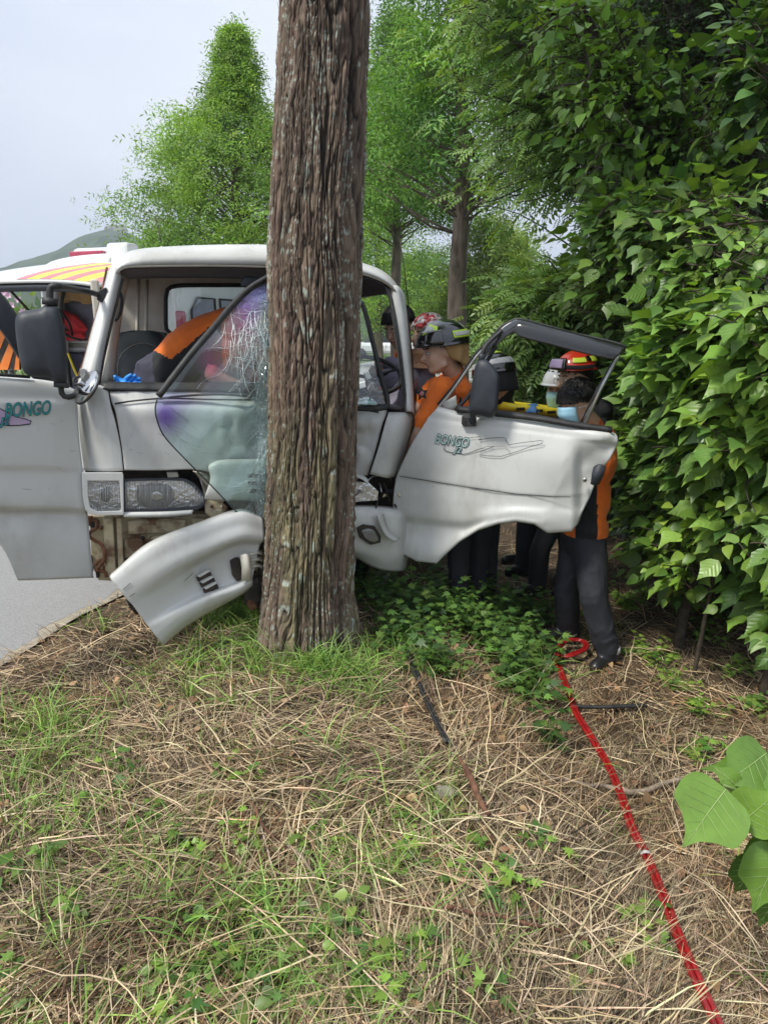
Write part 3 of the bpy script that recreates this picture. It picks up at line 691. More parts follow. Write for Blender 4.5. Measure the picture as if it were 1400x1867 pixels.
# right-hand remnant of the windscreen
fR = lambda px, py, d=0: T(px, py, d + .02 + .14 * float(sm(740, 540, py)))
ws2 = pym('windscreen', [fR(*p) for p in ((646, 545), (658, 552), (676, 610), (702, 735), (646, 742))], [(0, 1, 2, 3, 4)], 'clear_glass', truck, smooth=False, label='cracked remnant of the windscreen right of the trunk')
tube('seal', [fR(650, 545), fR(661, 556), fR(676, 610), fR(692, 675), fR(707, 738), fR(690, 745), fR(650, 745)], .0135, 'rubber', ws2, seg=8, n=40)
v, f = [], []
def inside(x, y): return 648 < x < 655 + (y - 550) * .26 + 4 and 560 < y < 742
old_fG = fG; fG = fR
for k in range(40): crack(random.uniform(650, 690), random.uniform(600, 740), random.uniform(0, 6.28), random.randint(2, 7), random.uniform(.15, .4), random.uniform(-.15, .15))
fG = old_fG
pym('crack', v, f, 'crack_white', ws2, smooth=False, kind='stuff')
loft('broken_pane', [[(650, 729, 0), (672, 726, 0), (686, 735, 0)], [(650, 738, -.03), (675, 738, -.03), (688, 739, -.02)]], 'granule', truck, nu=10, solid=.006, wave=wob(5, .02))
for k in range(12):      # dash fragments behind it
    q = T(random.uniform(655, 690), random.uniform(665, 735), random.uniform(.18, .3))
    box('dash_fragment', q, (random.uniform(.03, .09), .02, random.uniform(.02, .05)), random.choice(['interior_grey', 'dark_metal', 'black_plastic', 'alu']), truck, rot=Matrix.Rotation(random.uniform(-.6, .6), 4, 'Y') @ Matrix.Rotation(random.uniform(-.6, .6), 4, 'Z'), bevel=.004)
# wipers
wp = tube('wiper', [T(457, 729, -.0), T(380, 728, .01), T(300, 726, .01), T(240, 731, .01), T(209, 736, .01)], .0045, 'rubber', truck, seg=6, n=20)
tube('wiper_arm', [T(490, 722, .03), T(457, 722, .02), T(400, 719, .0), T(330, 722, .0), T(290, 727, .0)], .006, 'rubber', wp, seg=6, n=20)
wp = tube('wiper', [T(690, 752, .02), T(670, 748, .02), T(640, 742, .02)], .005, 'rubber', truck, seg=6)

# ---- lamps
def ribbed(name, outline, d, m, parent, pitch=4.2):
    xs = [p[0] for p in outline]; ys = [p[1] for p in outline]; x0, x1 = min(xs), max(xs)
    pts = resample([(*p, 0) for p in outline] + [(*outline[0], 0)], 241, False)[:, :2]
    v = []; n = int((x1 - x0) / .8); cols_ = []
    for i in range(n + 1):
        x = x0 + .3 + (x1 - x0 - .6) * i / n; ysx = []
        for a, b in zip(pts[:-1], pts[1:]):
            if (a[0] - x) * (b[0] - x) <= 0 and a[0] != b[0]: ysx.append(a[1] + (b[1] - a[1]) * (x - a[0]) / (b[0] - a[0]))
        if len(ysx) < 2: ysx = [min(ys), max(ys)]
        cols_.append((x, min(ysx), max(ysx)))
    for x, a, b in cols_:
        for j in range(9): v.append(T(x, a + (b - a) * j / 8, d - .003 * math.cos(x / pitch * 6.28) - .012 * math.sin(j / 8 * math.pi)))
    return pym(name, v, grid_faces(len(cols_), 9), m, parent)
co = [(149, 861), (225, 861), (226, 939), (172, 940), (156, 932), (151, 908)]; ci = [(160, 877), (218, 877), (221, 931), (178, 932), (165, 926), (161, 905)]
fl = ringp('lamp_frame', co, ci, -.015, .09, W, truck, bevel=.004)
cl = prism('corner_lamp', ci, .06, .09, 'lamp_reflector', truck)
v, f = [], []
for k in range(12): x = 166 + k * 4.4; tube_data([T(x, 880, .016), T(x, 928, .016)], .0013, 4, v, f)
pym('lens_rib', v, f, 'lamp_reflector', cl, kind='stuff')
ribbed('lens', ci, .0, 'lamp_glass', cl, 4)
pillow('bulb', [(186, 893), (198, 890), (203, 902), (198, 914), (187, 914), (182, 903)], .045, .02, 'dark_metal', cl)
ho = [(228, 875), (300, 873), (335, 874), (354, 884), (370, 903), (373, 917), (362, 926), (300, 930), (229, 932)]
hd = prism('headlight', ho, .055, .10, 'lamp_reflector', truck)
pillow('reflector_bowl', [(252, 885), (285, 881), (312, 888), (318, 905), (308, 922), (285, 927), (258, 922), (248, 903)], .052, .02, 'interior_grey', hd)
pillow('bulb', [(276, 898), (286, 894), (296, 900), (296, 910), (285, 914), (276, 910)], .03, .012, 'chrome', hd)
v, f = [], []
for k in range(13):
    x = 236 + k * 10.0; y1 = float(np.interp(x, [229, 335, 354, 368], [879, 878, 888, 904])); tube_data([T(x, y1, .014), T(x, 927, .014)], .0013, 4, v, f)
pym('lens_rib', v, f, 'lamp_reflector', hd, kind='stuff')
ribbed('lens', ho, .0, 'lamp_glass', hd, 5)
ringp('bezel', [(226, 873), (300, 871), (337, 872), (356, 882), (373, 903), (376, 918), (363, 929), (300, 933), (227, 935)], [(231, 878), (300, 876), (333, 877), (351, 887), (366, 905), (369, 916), (360, 923), (300, 927), (232, 929)], -.004, .06, 'black_plastic', hd)
loft('lamp_strip', [[(226, 934, .0), (300, 933, -.005), (353, 930, .0)], [(226, 941, -.01), (300, 940, -.015), (350, 936, -.01)], [(230, 943, .03), (300, 942, .03), (350, 938, .03)]], W, truck, nu=20)
prism('lamp_bracket', [(304, 861), (324, 861), (326, 870), (306, 871)], .03, .05, 'cream_paint', truck, bevel=.003)
# crumpled panel edge and grille piece
loft('crumpled_panel', [[(352, 858, .0), (368, 862, -.01), (382, 868, .03), (398, 880, -.02), (412, 893, .02)], [(360, 866, .05), (374, 874, .0), (388, 884, .04), (398, 895, .0), (410, 905, .03)], [(366, 880, .03), (378, 890, .06), (388, 902, .01), (396, 914, .05), (405, 925, .02)], [(372, 905, .05), (380, 915, .03), (392, 926, .05), (400, 935, .02), (412, 940, .04)]], 'cream_paint', truck, nu=30, nv=24, wave=wob(6, .03))
gp = loft('grille', [[(384, 846, -.0), (400, 840, -.01), (440, 838, -.01), (486, 838, .0)], [(380, 852, -.03), (398, 846, -.04), (440, 845, -.04), (486, 846, -.03)], [(384, 872, -.03), (396, 872, -.045), (440, 873, -.045), (486, 874, -.03)], [(374, 903, -.03), (396, 904, -.04), (440, 905, -.04), (488, 906, -.03)], [(372, 910, .0), (396, 912, .0), (440, 912, .0), (488, 914, .0)]], 'grille_white', truck, nu=30, nv=24)
for k, (x0, x1, y0) in enumerate(((404, 486, 864), (400, 486, 878), (410, 486, 892))):
    prism('slot_shade', [(x0, y0 + 3), (x0 + 6, y0), (x1, y0), (x1, y0 + 6), (x0 + 2, y0 + 7)], -.047, -.03, 'dark_metal', gp)  # dark strips laid on as the shade inside the grille slots
# chassis front: rusty pressed beam
mat('rust_stain', (.05, .03, .02), (.30, .20, .12), rough=.8, scale=10)
prism('front_beam', [(163, 943), (420, 936), (470, 960), (470, 1040), (330, 1040), (225, 1060), (180, 1058), (168, 1030)], .13, .18, 'rusty_cream', truck)
for o_ in ([(232, 950), (300, 946), (340, 948), (338, 966), (300, 972), (234, 976)], [(226, 984), (262, 980), (262, 1016), (240, 1022), (226, 1018)], [(272, 980), (300, 976), (300, 1000), (274, 1010)], [(350, 946), (395, 944), (400, 960), (352, 964)]):
    prism('beam_pressing', o_, .10, .13, 'rusty_cream', truck, bevel=.008)
for o_ in ([(188, 946), (206, 945), (212, 1050), (192, 1052)], [(212, 944), (222, 944), (226, 1030), (216, 1046)]):
    prism('front_post', o_, .07, .14, 'rusty_cream', truck, bevel=.006)
prism('beam_gap', [(228, 1020), (252, 1014), (252, 1040), (230, 1046)], .08, .1, 'dark_metal', truck)
tube('bolt', [T(260, 981, .10), T(260, 981, .06)], .012, 'dark_metal', truck, seg=8)
pillow('bracket_plate', [(372, 912), (398, 906), (416, 925), (410, 940), (388, 946), (374, 935)], .03, .012, 'rusty_cream', truck, smoothout=False)
tube('bolt', [T(386, 924, .03), T(386, 924, .0)], .008, 'rust', truck, seg=8)
tube('rusty_hook', [T(171, 948, .09), T(178, 950, .08), T(176, 962, .07), T(165, 970, .07), T(163, 978, .08), T(172, 985, .07), T(184, 992, .07), T(190, 1003, .06), T(190, 1020, .06), T(184, 1030, .06), T(178, 1038, .07), T(192, 1044, .06), T(194, 1052, .06)], .009, 'rust', truck, seg=8, n=60)
tube('rusty_hook', [T(174, 1030, .1), T(182, 1022, .08), T(192, 1018, .08), T(196, 1008, .09)], .008, 'rust', truck, seg=8, n=20)
for x, y in ((158, 973), (176, 1040), (184, 962)): tube('bolt', [T(x, y, .12), T(x, y, .04)], .011, 'rust', truck, seg=7)
for k in range(16):
    x, y = random.uniform(164, 200), random.uniform(946, 1050)
    box('latch_fragment', T(x, y, random.uniform(.1, .14)), (random.uniform(.01, .04), .03, random.uniform(.01, .05)), random.choice(['dark_metal', 'rust', 'rusty_cream']), truck, rz=RZ, bevel=.003)
# crushed parts right of the trunk
for k in range(26):
    x, y = random.uniform(648, 728), random.uniform(872, 925)
    q = T(x, y, random.uniform(.06, .16)); ln = Vector([random.gauss(0, .05) for _ in range(3)])
    tube('crushed_strut', [q, q + ln * .5 + Vector((0, 0, .01)), q + ln], random.uniform(.003, .009), random.choice(['dark_metal', 'rubber', 'dark_metal', 'alu', 'rusty_cream']), truck, seg=6)
h2 = prism('headlight', [(646, 878), (672, 880), (690, 896), (688, 912), (646, 915)], .05, .09, 'lamp_reflector', truck, label='smashed right headlight beside the trunk')
ribbed('lens', [(646, 878), (672, 880), (690, 896), (688, 912), (646, 915)], .01, 'lamp_glass', h2, 4)
loft('lamp_strip', [[(646, 862, .03), (664, 869, .02), (672, 876, .02)], [(646, 868, .0), (662, 876, .0), (670, 884, .0)]], W, truck, nu=10)
loft('bumper_corner', [
    [(640, 922, .04), (680, 922, .06), (715, 925, .08), (738, 930, .12), (748, 936, .2)],
    [(640, 928, -.03), (680, 929, -.02), (715, 932, .0), (740, 937, .05), (751, 944, .18)],
    [(640, 950, -.06), (680, 952, -.05), (715, 954, -.02), (739, 958, .03), (750, 965, .17)],
    [(640, 975, -.05), (680, 980, -.04), (712, 985, -.02), (736, 990, .03), (747, 996, .17)],
    [(640, 1000, -.04), (676, 1010, -.03), (706, 1018, -.01), (732, 1022, .04), (743, 1024, .17)],
    [(640, 1010, .02), (672, 1030, .03), (702, 1040, .04), (728, 1041, .07), (740, 1038, .2)]], W, truck, nu=30, nv=26, wave=wob(22, .02), label='broken white bumper corner right of the trunk')
fo = [(651, 963), (664, 957), (684, 960), (695, 978), (694, 990), (676, 994), (658, 982)]
fg = prism('fog_lamp', fo, -.075, -.04, 'dark_metal', truck, bevel=.004)
pillow('lens', [(658, 968), (668, 964), (681, 966), (689, 980), (687, 987), (675, 988), (663, 979)], -.078, .008, 'lamp_glass', fg)
loft('bumper_curl', [[(688, 940, -.10), (696, 962, -.10), (708, 980, -.10), (724, 988, -.08)], [(700, 936, -.05), (706, 958, -.06), (716, 974, -.06), (728, 982, -.04)]], W, truck, nu=20, solid=.006)
# ---- detached bumper end
dB = lambda px: -.09 - .10 * float(sm(420, 220, px))
def bd(x, y, k): return (x, y, dB(x) + k)
bumper = loft('bumper', [
    [bd(205, 1046, .05), bd(272, 990, .05), bd(366, 952, .05), bd(438, 929, .05), bd(476, 941, .07)],
    [bd(201, 1053, .0), bd(271, 998, .0), bd(366, 959, .0), bd(438, 936, .0), bd(479, 948, .03)],
    [bd(215, 1072, -.02), bd(285, 1020, -.025), bd(372, 980, -.025), bd(440, 958, -.02), bd(481, 968, .01)],
    [bd(232, 1093, -.02), bd(300, 1046, -.035), bd(372, 1008, -.04), bd(440, 982, -.035), bd(480, 985, .0)],
    [bd(242, 1104, -.018), bd(306, 1066, .010), bd(370, 1024, .026), bd(430, 995, .026), bd(474, 993, .03)],
    [bd(264, 1134, -.012), bd(318, 1103, .014), bd(370, 1080, .028), bd(430, 1060, .028), bd(462, 1046, .03)],
    [bd(274, 1147, -.015), bd(322, 1116, -.02), bd(380, 1088, -.025), bd(432, 1070, -.02), bd(460, 1055, .0)],
    [bd(290, 1168, -.01), bd(334, 1132, -.015), bd(394, 1099, -.015), bd(440, 1078, -.01), bd(460, 1063, .01)],
    [bd(297, 1177, .03), bd(340, 1141, .04), bd(400, 1106, .04), bd(442, 1083, .04), bd(460, 1068, .05)],
], W, truck, nu=70, nv=60, solid=.004, label='white bumper end torn loose and hanging down to the grass')
for k in range(3):
    x0, y0 = 358 + k * 6, 1052 + k * 11
    prism('vent_slat', [(x0 + 1, y0 - 2), (x0 + 21, y0 - 12), (x0 + 27, y0 - 11), (x0 + 6, y0 + 1)], dB(370) - .002, dB(370) + .02, W, bumper)
    prism('vent', [(x0, y0 + 2), (x0 + 20, y0 - 8), (x0 + 27, y0 - 7), (x0 + 29, y0 - 2), (x0 + 8, y0 + 9), (x0 + 3, y0 + 8)], dB(370) + .012, dB(370) + .04, 'dark_metal', bumper)  # dark plates stand in for the shade inside the vent holes
prism('lamp_opening_shade', [(420, 1024), (430, 1018), (437, 1019), (441, 1040), (440, 1058), (432, 1060), (424, 1050)], dB(430) + .010, dB(430) + .04, 'dark_metal', bumper, bevel=.002)  # dark plate, no real hole: shade of the lamp opening put into colour
loft('lamp_bracket', [[(438, 1012, -.11), (450, 1010, -.12), (457, 1020, -.1)], [(441, 1035, -.1), (452, 1035, -.12), (458, 1045, -.1)], [(441, 1060, -.11), (452, 1058, -.12), (458, 1060, -.1)]], 'cream_paint', bumper, nu=8)
for a in (((225, 1075), (238, 1063)), ((236, 1088), (246, 1082)), ((395, 985), (440, 972)), ((330, 1000), (334, 1010)), ((336, 1060), (352, 1045)), ((300, 1010), (302, 1016))):
    tube('scratch', [T(x, y, dB(x) - .0265) for x, y in a], .0012, 'dark_metal', bumper, seg=4)
pillow('crushed_bracket', [(452, 1058), (470, 1050), (482, 1062), (484, 1080), (478, 1104), (462, 1112), (447, 1100), (443, 1078)], -.02, .03, 'dark_metal', truck, smoothout=False)
pillow('crushed_bracket', [(450, 1092), (458, 1088), (468, 1098), (472, 1108), (460, 1114), (450, 1106)], -.03, .02, 'rust', truck, smoothout=False)
for k in range(3): loft('torn_strip', [[(454, 1008 + 12 * k, -.06), (470, 1004 + 12 * k, -.05), (480, 1008 + 12 * k, -.03)], [(456, 1014 + 12 * k, -.07), (470, 1010 + 12 * k, -.07), (480, 1014 + 12 * k, -.04)]], 'cream_paint', truck, nu=8, wave=wob(5, .02))

# ---- doors
D2 = plane_fn(735, 3.84, 1125, 3.50, 850)
def arch2(px, py): return (float(vn(px / 60, py / 60, 3)) - .5) * .016 - .02 * math.exp(-((px - 1085) / 22) ** 2 - ((py - 850) / 60) ** 2) + .05 * float(sm(1040, 1062, px)) * float(sm(1120, 1075, px)) * float(sm(800, 850, py)) * .8
def bow(px, py, d): return d
rdoor = loft('door', [
    [(800, 740, .05), (851, 754, .05), (950, 765, .05), (1053, 778, .05), (1108, 786, .05), (1122, 792, .06)],
    [(797, 744, .0), (851, 759, .0), (950, 770, .0), (1053, 783, .0), (1110, 791, .0), (1125, 797, .03)],
    [(780, 762, -.012), (850, 773, -.014), (950, 785, -.014), (1040, 796, -.014), (1095, 802, -.01), (1126, 806, .02)],
    [(778, 766, -.016), (850, 777, -.02), (950, 790, -.02), (1036, 803, -.02), (1085, 806, .0), (1124, 812, .03)],
    [(755, 802, -.028), (850, 815, -.034), (950, 829, -.034), (1030, 838, -.03), (1070, 834, .0), (1112, 836, .02)],
    [(738, 835, -.032), (850, 850, -.04), (950, 864, -.04), (1025, 872, -.034), (1062, 868, .0), (1095, 858, .03)],
    [(725, 864, -.032), (800, 877, -.04), (870, 888, -.042), (940, 898, -.042), (1010, 903, -.036), (1079, 896, .01)],
    [(723, 868, -.026), (800, 881, -.034), (870, 892, -.036), (940, 902, -.036), (1010, 907, -.03), (1075, 906, .01)],
    [(718, 900, -.03), (800, 914, -.038), (870, 921, -.038), (940, 922, -.038), (1005, 924, -.03), (1066, 924, .01)],
    [(717, 935, -.024), (800, 944, -.032), (850, 948, -.034), (890, 938, -.048), (940, 932, -.052), (990, 936, -.044), (1058, 940, .0)],
    [(720, 950, -.004), (800, 962, -.008), (850, 966, -.012), (890, 949, -.048), (940, 941, -.052), (992, 950, -.046), (1052, 955, .004)],
    [(724, 990, -.01), (770, 1012, -.014), (804, 1010, -.02), (838, 983, -.034), (872, 963, -.048), (906, 952, -.052), (940, 947, -.052), (974, 952, -.048), (998, 967, -.03), (1045, 963, .004)],
    [(726, 1005, .0), (760, 1023, -.004), (796, 1027, -.006), (808, 1014, -.012), (838, 987, -.03), (872, 966, -.04), (906, 955, -.044), (940, 950, -.044), (974, 955, -.04), (998, 971, -.02), (1043, 968, .01)],
], W, truck, nu=100, nv=80, solid=.005, f=D2, rowsmooth=False, wave=arch2, label='right cab door swung wide open, bent and sagging')
tube('crease', [D1(a, b, -.0335) for a, b in ((-400, 854), (0, 853.5), (60, 854), (100, 855), (146, 856))], .0016, 'ink', None, seg=4) if 0 else None
tube('crease', [D2(a, b, -.047) for a, b in ((728, 868), (800, 879.5), (870, 890.5), (940, 900.5), (1010, 905.5), (1040, 906))], .0016, 'ink', rdoor, seg=4)
# inner door shell and edges
loft('inner_shell', [[(800, 746, .05), (950, 770, .05), (1110, 792, .06)], [(760, 800, .10), (950, 830, .10), (1100, 830, .08)], [(730, 900, .10), (900, 910, .10), (1060, 910, .06)], [(735, 990, .06), (880, 945, .05), (1045, 955, .04)]], 'interior_grey', rdoor, nu=24, nv=16, f=D2)
for pts, r_, m_ in (([(830, 747), (851, 726), (874, 690), (890, 655), (905, 630)], .010, 'black_plastic'), ([(800, 741), (820, 718), (846, 682), (870, 648), (890, 628), (912, 603), (930, 590), (945, 585)], .009, 'alu'), ([(798, 737), (818, 714), (844, 679), (867, 645), (888, 624), (910, 599), (928, 587), (945, 581), (1040, 606), (1139, 630), (1137, 640)], .007, 'rubber')):
    tube('window_frame', [D2(a, b, .03) for a, b in pts], r_, m_, rdoor, seg=8, n=50)
loft('window_corner', [[(831, 720, .03), (834, 745, .03)], [(805, 736, .03), (812, 744, .03)]], W, rdoor, nu=4, f=D2)
tube('window_frame', [D2(1129, 645, .03), D2(1095, 708, .03), D2(1064, 776, .03)], .011, 'alu', rdoor, seg=4)
tube('window_frame', [D2(1122, 650, .02), D2(1088, 710, .02), D2(1056, 776, .02)], .005, 'rubber', rdoor, seg=6)
loft('rain_visor', [
    [(873, 649, .01), (890, 628, .0), (912, 603, -.01), (930, 589, -.015), (946, 582, -.02), (1000, 595, -.02), (1070, 613, -.02), (1139, 631, -.015)],
    [(879, 652, -.02), (895, 633, -.03), (916, 610, -.045), (934, 598, -.05), (948, 592, -.055), (1000, 604, -.055), (1070, 622, -.055), (1136, 640, -.04)],
    [(881, 655, -.025), (897, 640, -.035), (918, 618, -.05), (938, 606, -.055), (948, 614, -.065), (1000, 628, -.065), (1070, 646, -.065), (1119, 656, -.05)]], 'smoke_plastic', rdoor, nu=60, nv=12, f=D2, solid=.003)
loft('window_channel', [[(832, 742, .01), (900, 750, .01), (980, 760, .01), (1053, 773, .01), (1115, 783, .02)], [(832, 752, -.008), (900, 759, -.008), (980, 769, -.008), (1053, 781, -.008), (1115, 789, .0)]], 'rubber', rdoor, nu=30, f=D2, solid=.02)
loft('door_handle', [[(1084, 852, -.02), (1094, 847, -.025), (1103, 850, -.02)], [(1080, 868, -.035), (1089, 866, -.045), (1098, 864, -.03)], [(1078, 880, -.02), (1085, 883, -.025), (1090, 880, -.02)]], 'black_plastic', rdoor, nu=10, nv=10, f=D2, solid=.012)
for r_, m_, d_ in ((.0125, 'alu', -.035), (.006, 'dark_metal', -.04)): tube('lock', [D2(1066, 875, -.0), D2(1066, 875, d_)], r_, m_, rdoor, seg=12)
# wing mirror on the right door
mo = [(872, 656), (882, 654), (889, 657), (900, 668), (908, 680), (911, 692), (909, 725), (906, 748), (902, 758), (895, 762), (878, 758), (860, 756), (853, 752), (856, 730), (861, 695), (866, 668)]
DM = lambda a, b, d=0: D2(a, b, d - .10)
rm = pillow('wing_mirror', mo, 0, .045, 'black_plastic', rdoor, f=DM, sq=.30)
tube('mirror_neck', [DM(877, 662), DM(878, 650), DM(879, 645)], [.019, .017, .017], 'black_plastic', rdoor, seg=10)
tube('mirror_arm', [DM(878, 648), D2(883, 634, -.09), D2(893, 622, -.06), D2(915, 602, -.03)], .011, 'rubber', rdoor, seg=8, n=16)
tube('mirror_arm', [DM(863, 750), D2(861, 762, -.08), D2(861, 772, -.04)], .015, 'black_plastic', rdoor, seg=8)
prism('mirror_bracket', [(843, 759), (869, 761), (868, 777), (845, 777), (842, 774)], -.062, -.03, 'rubber', rdoor, f=D2, bevel=.004)
for x in (847, 864): tube('bolt', [D2(x, 767, -.06), D2(x, 767, -.07)], .004, 'dark_metal', rdoor, seg=6)
# left door
D1 = plane_fn(0, 3.02, 170, 3.30, 850)
ldoor = loft('door', [
    [(-420, 664, .05), (-200, 676, .05), (0, 686, .05), (60, 690, .05), (100, 696, .05), (137, 712, .05)],
    [(-420, 668, .0), (-200, 680, .0), (0, 690, .0), (60, 694, .0), (100, 700, .0), (138, 717, .01)],
    [(-420, 718, -.014), (-200, 723, -.014), (0, 727, -.014), (60, 728, -.014), (100, 729, -.014), (139, 730, .0)],
    [(-420, 723, -.02), (-200, 728, -.02), (0, 731, -.02), (60, 732, -.02), (100, 733, -.02), (140, 735, -.01)],
    [(-420, 800, -.03), (-200, 800, -.03), (0, 800, -.03), (60, 800, -.03), (100, 800, -.03), (144, 800, -.02)],
    [(-420, 852, -.032), (-200, 852, -.032), (0, 851, -.032), (60, 852, -.032), (100, 853, -.032), (150, 854, -.02)],
    [(-420, 856, -.022), (-200, 856, -.022), (0, 855, -.022), (60, 856, -.022), (100, 857, -.022), (151, 858, -.015)],
    [(-420, 925, -.026), (-200, 925, -.026), (0, 925, -.026), (60, 926, -.026), (110, 927, -.026), (158, 928, -.02)],
    [(-420, 930, .006), (-200, 930, .006), (0, 930, .006), (60, 931, .006), (110, 932, .006), (159, 933, .004)],
    [(-420, 940, .008), (-200, 940, .008), (0, 940, .008), (60, 941, .008), (110, 942, .008), (160, 943, .006)],
    [(-420, 975, -.006), (-250, 960, -.006), (-80, 945, -.006), (0, 975, -.006), (80, 990, -.006), (164, 995, -.004)],
    [(-420, 985, .0), (-280, 990, .0), (-200, 930, .0), (-80, 925, .0), (-20, 960, .0), (6, 995, .0), (32, 1058, .0), (100, 1056, .0), (170, 1053, .0)],
], W, truck, nu=90, nv=70, solid=.005, f=D1, rowsmooth=False, label='left cab door standing wide open with a teal and lilac print')
loft('inner_shell', [[(-420, 690, .07), (0, 710, .07), (134, 722, .07)], [(-420, 930, .08), (0, 930, .08), (155, 940, .08)]], 'interior_grey', ldoor, nu=10, f=D1)
loft('window_frame', [[(-60, 470, .02), (0, 542, .0), (40, 600, -.01), (100, 696, -.01)], [(-60, 500, -.01), (0, 562, -.03), (34, 610, -.03), (90, 694, -.03)], [(-60, 535, -.02), (0, 602, -.04), (30, 648, -.04), (60, 690, -.04)]], 'black_plastic', ldoor, nu=20, nv=8, f=D1, solid=.02)
tube('window_frame', [D1(-60, 462, .0), D1(0, 538, -.01), D1(27, 582, -.02), D1(98, 690, -.02)], .006, 'alu', ldoor, seg=6)
tube('window_channel', [D1(-400, 661, .0), D1(0, 683, .0), D1(54, 687, .0)], .008, 'rubber', ldoor, seg=6)
# left mirror
ml = [(80, 556), (102, 556), (108, 566), (117, 600), (122, 640), (123, 688), (122, 699), (101, 699), (99, 694), (87, 688), (56, 686), (43, 678), (36, 655), (29, 610), (28, 580), (36, 569), (60, 564), (75, 561)]
TM = lambda a, b, d=0: T(a, b, d - .30)
lm_ = pillow('wing_mirror', ml, 0, .05, 'black_plastic', truck, f=TM, sq=.28, n=64)
for y0, y1, x0 in ((543, 556, 91), (697, 706, 112)): tube('collar', [TM(x0, y0), TM(x0, y1)], .030, 'rubber', lm_, seg=14)
tube('mirror_arm', [TM(91, 550), TM(91, 530), TM(95, 521), (TM(106, 521)), T(140, 527, .08), T(170, 534, .2), T(184, 539, .3)], .0135, 'rubber', lm_, seg=10, n=50)
prism('arm_bracket', [(181, 528), (194, 523), (192, 546), (184, 551), (176, 545)], .24, .30, 'rubber', lm_, bevel=.004)
tube('mirror_arm', [TM(111, 702), TM(113, 718), TM(121, 724), TM(133, 722), T(140, 712, .02), T(146, 702, .08)], .0115, 'rubber', lm_, seg=10, n=30)
cc_ = T(160, 706, -.02)
e1 = (T(178, 678, -.05) - T(141, 734, -.05)).normalized(); e2 = (e1.cross(nv3)).normalized() * .35 + nv3 * .93
def disc(name, c, r0, r1, th_, m, parent):
    nrm = e1.cross(e2).normalized(); v = []; n = 32
    for rr_, h in ((.0, -th_), (.7, -th_ * .6), (1, 0), (1, .012), (0.02, .014)):
        for k in range(n):
            a = 2 * math.pi * k / n; v.append(c + e1 * math.cos(a) * r0 * max(rr_, .02) + e2 * math.sin(a) * r1 * max(rr_, .02) + nrm * h)
    return pym(name, v, grid_faces(5, n, True), m, parent)
rmm = disc('round_mirror', cc_, .083, .083, .018, 'chrome', truck)
nrm = e1.cross(e2).normalized()
tube('rim', [cc_ + e1 * math.cos(a) * .084 + e2 * math.sin(a) * .084 for a in np.linspace(0, 2 * math.pi, 33)], .006, 'rubber', rmm, seg=6)
tube('mirror_arm', [cc_ + nrm * .01, T(146, 700, .04), T(136, 700, .05), T(135, 690, .06), T(148, 686, .1)], .006, 'rubber', rmm, seg=6, n=24)
prism('arm_bracket', [(145, 673), (155, 672), (156, 690), (148, 694)], .06, .10, 'alu', truck)

v, f = [], []
for fn_, n_s, (xa, xb, ya, yb), d_s in ((T, 10, (235, 360, 770, 850), -.0135), (D2, 12, (780, 1010, 800, 930), -.0455), (D1, 8, (0, 130, 760, 915), -.036)):
    for k in range(n_s):
        x, y = random.uniform(xa, xb), random.uniform(ya, yb); a = random.gauss(.2, .6); L = random.choice([2, 3, 4, 6, 14]) * random.uniform(.5, 1.3)
        tube_data([fn_(x, y, d_s), fn_(x + L * .5 * math.cos(a), y + L * .5 * math.sin(a) + .3, d_s), fn_(x + L * math.cos(a), y + L * math.sin(a), d_s)], [.0004, random.uniform(.0004, .0007), .0003], 4, v, f)
pym('scratch', v, f, 'dark_metal', truck, kind='stuff')
# ---- prints on the doors
def on(f_, px, py, d):                 # a frame lying on a door at a pixel
    o_ = f_(px, py, d); x = Vector((f_.u.x, f_.u.y, 0)); z = Vector((0, 0, 1)); n = x.cross(z)
    return o_, Matrix((x, z, n)).transposed().to_4x4()
def door_print(f_, pts, d, m, parent, name='print'):
    return pym(name, [f_(a, b, d) for a, b in pts], [tuple(range(len(pts)))], m, parent, smooth=False)
door_print(D1, [(-46, 744), (-10, 738), (4, 746), (16, 752), (30, 760), (44, 762), (58, 767), (55, 774), (38, 776), (20, 777), (4, 775), (-20, 770), (-60, 766)], -.0355, 'ink', ldoor)
door_print(D1, [(-44, 746), (-10, 740), (4, 748), (16, 754), (30, 761), (44, 764), (56, 768), (54, 772), (38, 774), (20, 775), (4, 773), (-20, 768), (-58, 764)], -.0368, 'lilac_print', ldoor)
def SX(k): return Matrix.Diagonal((k, 1, 1, 1))
def tilt(a): return Matrix.Rotation(a, 4, 'Z')
for off_, m_, dd in ((.0020, 'ink', -.039), (.0, 'teal_print', -.0415)):
    o_, M_ = on(D1, 8, 761, dd); text('lettering', 'BONGO', o_, M_ @ SX(.60), .086, m_, ldoor, shear=.35, offset=off_ + .0006)
    o_, M_ = on(D1, 1, 775, dd - .003); text('lettering', 'J2', o_, M_, .044, m_, ldoor, shear=.3, offset=off_ + .0006)
for off_, m_, dd in ((.0026, 'ink', -.044), (-.0004, 'pale_teal_print', -.0465)):
    o_, M_ = on(D2, 792, 807, dd); text('lettering', 'BONGO', o_, M_ @ tilt(R(-5)) @ SX(.68), .072, m_, rdoor, shear=.25, offset=off_ + .0012)
    o_, M_ = on(D2, 828, 824, dd - .002); text('lettering', 'J2', o_, M_ @ tilt(R(-5)), .044, m_, rdoor, shear=.3, offset=off_ + .001)
def outline(pts, m='ink', w_=.0013):
    tube('print_line', [D2(a, b, -.046) for a, b in pts], w_, m, rdoor, seg=4)
outline([(845, 800), (862, 797), (875, 796), (877, 800), (872, 802), (890, 799), (915, 797), (921, 799), (924, 806), (928, 811), (950, 807), (985, 803), (990, 804), (988, 808), (965, 815), (940, 824), (913, 832), (890, 831), (874, 829), (878, 822), (900, 814)])
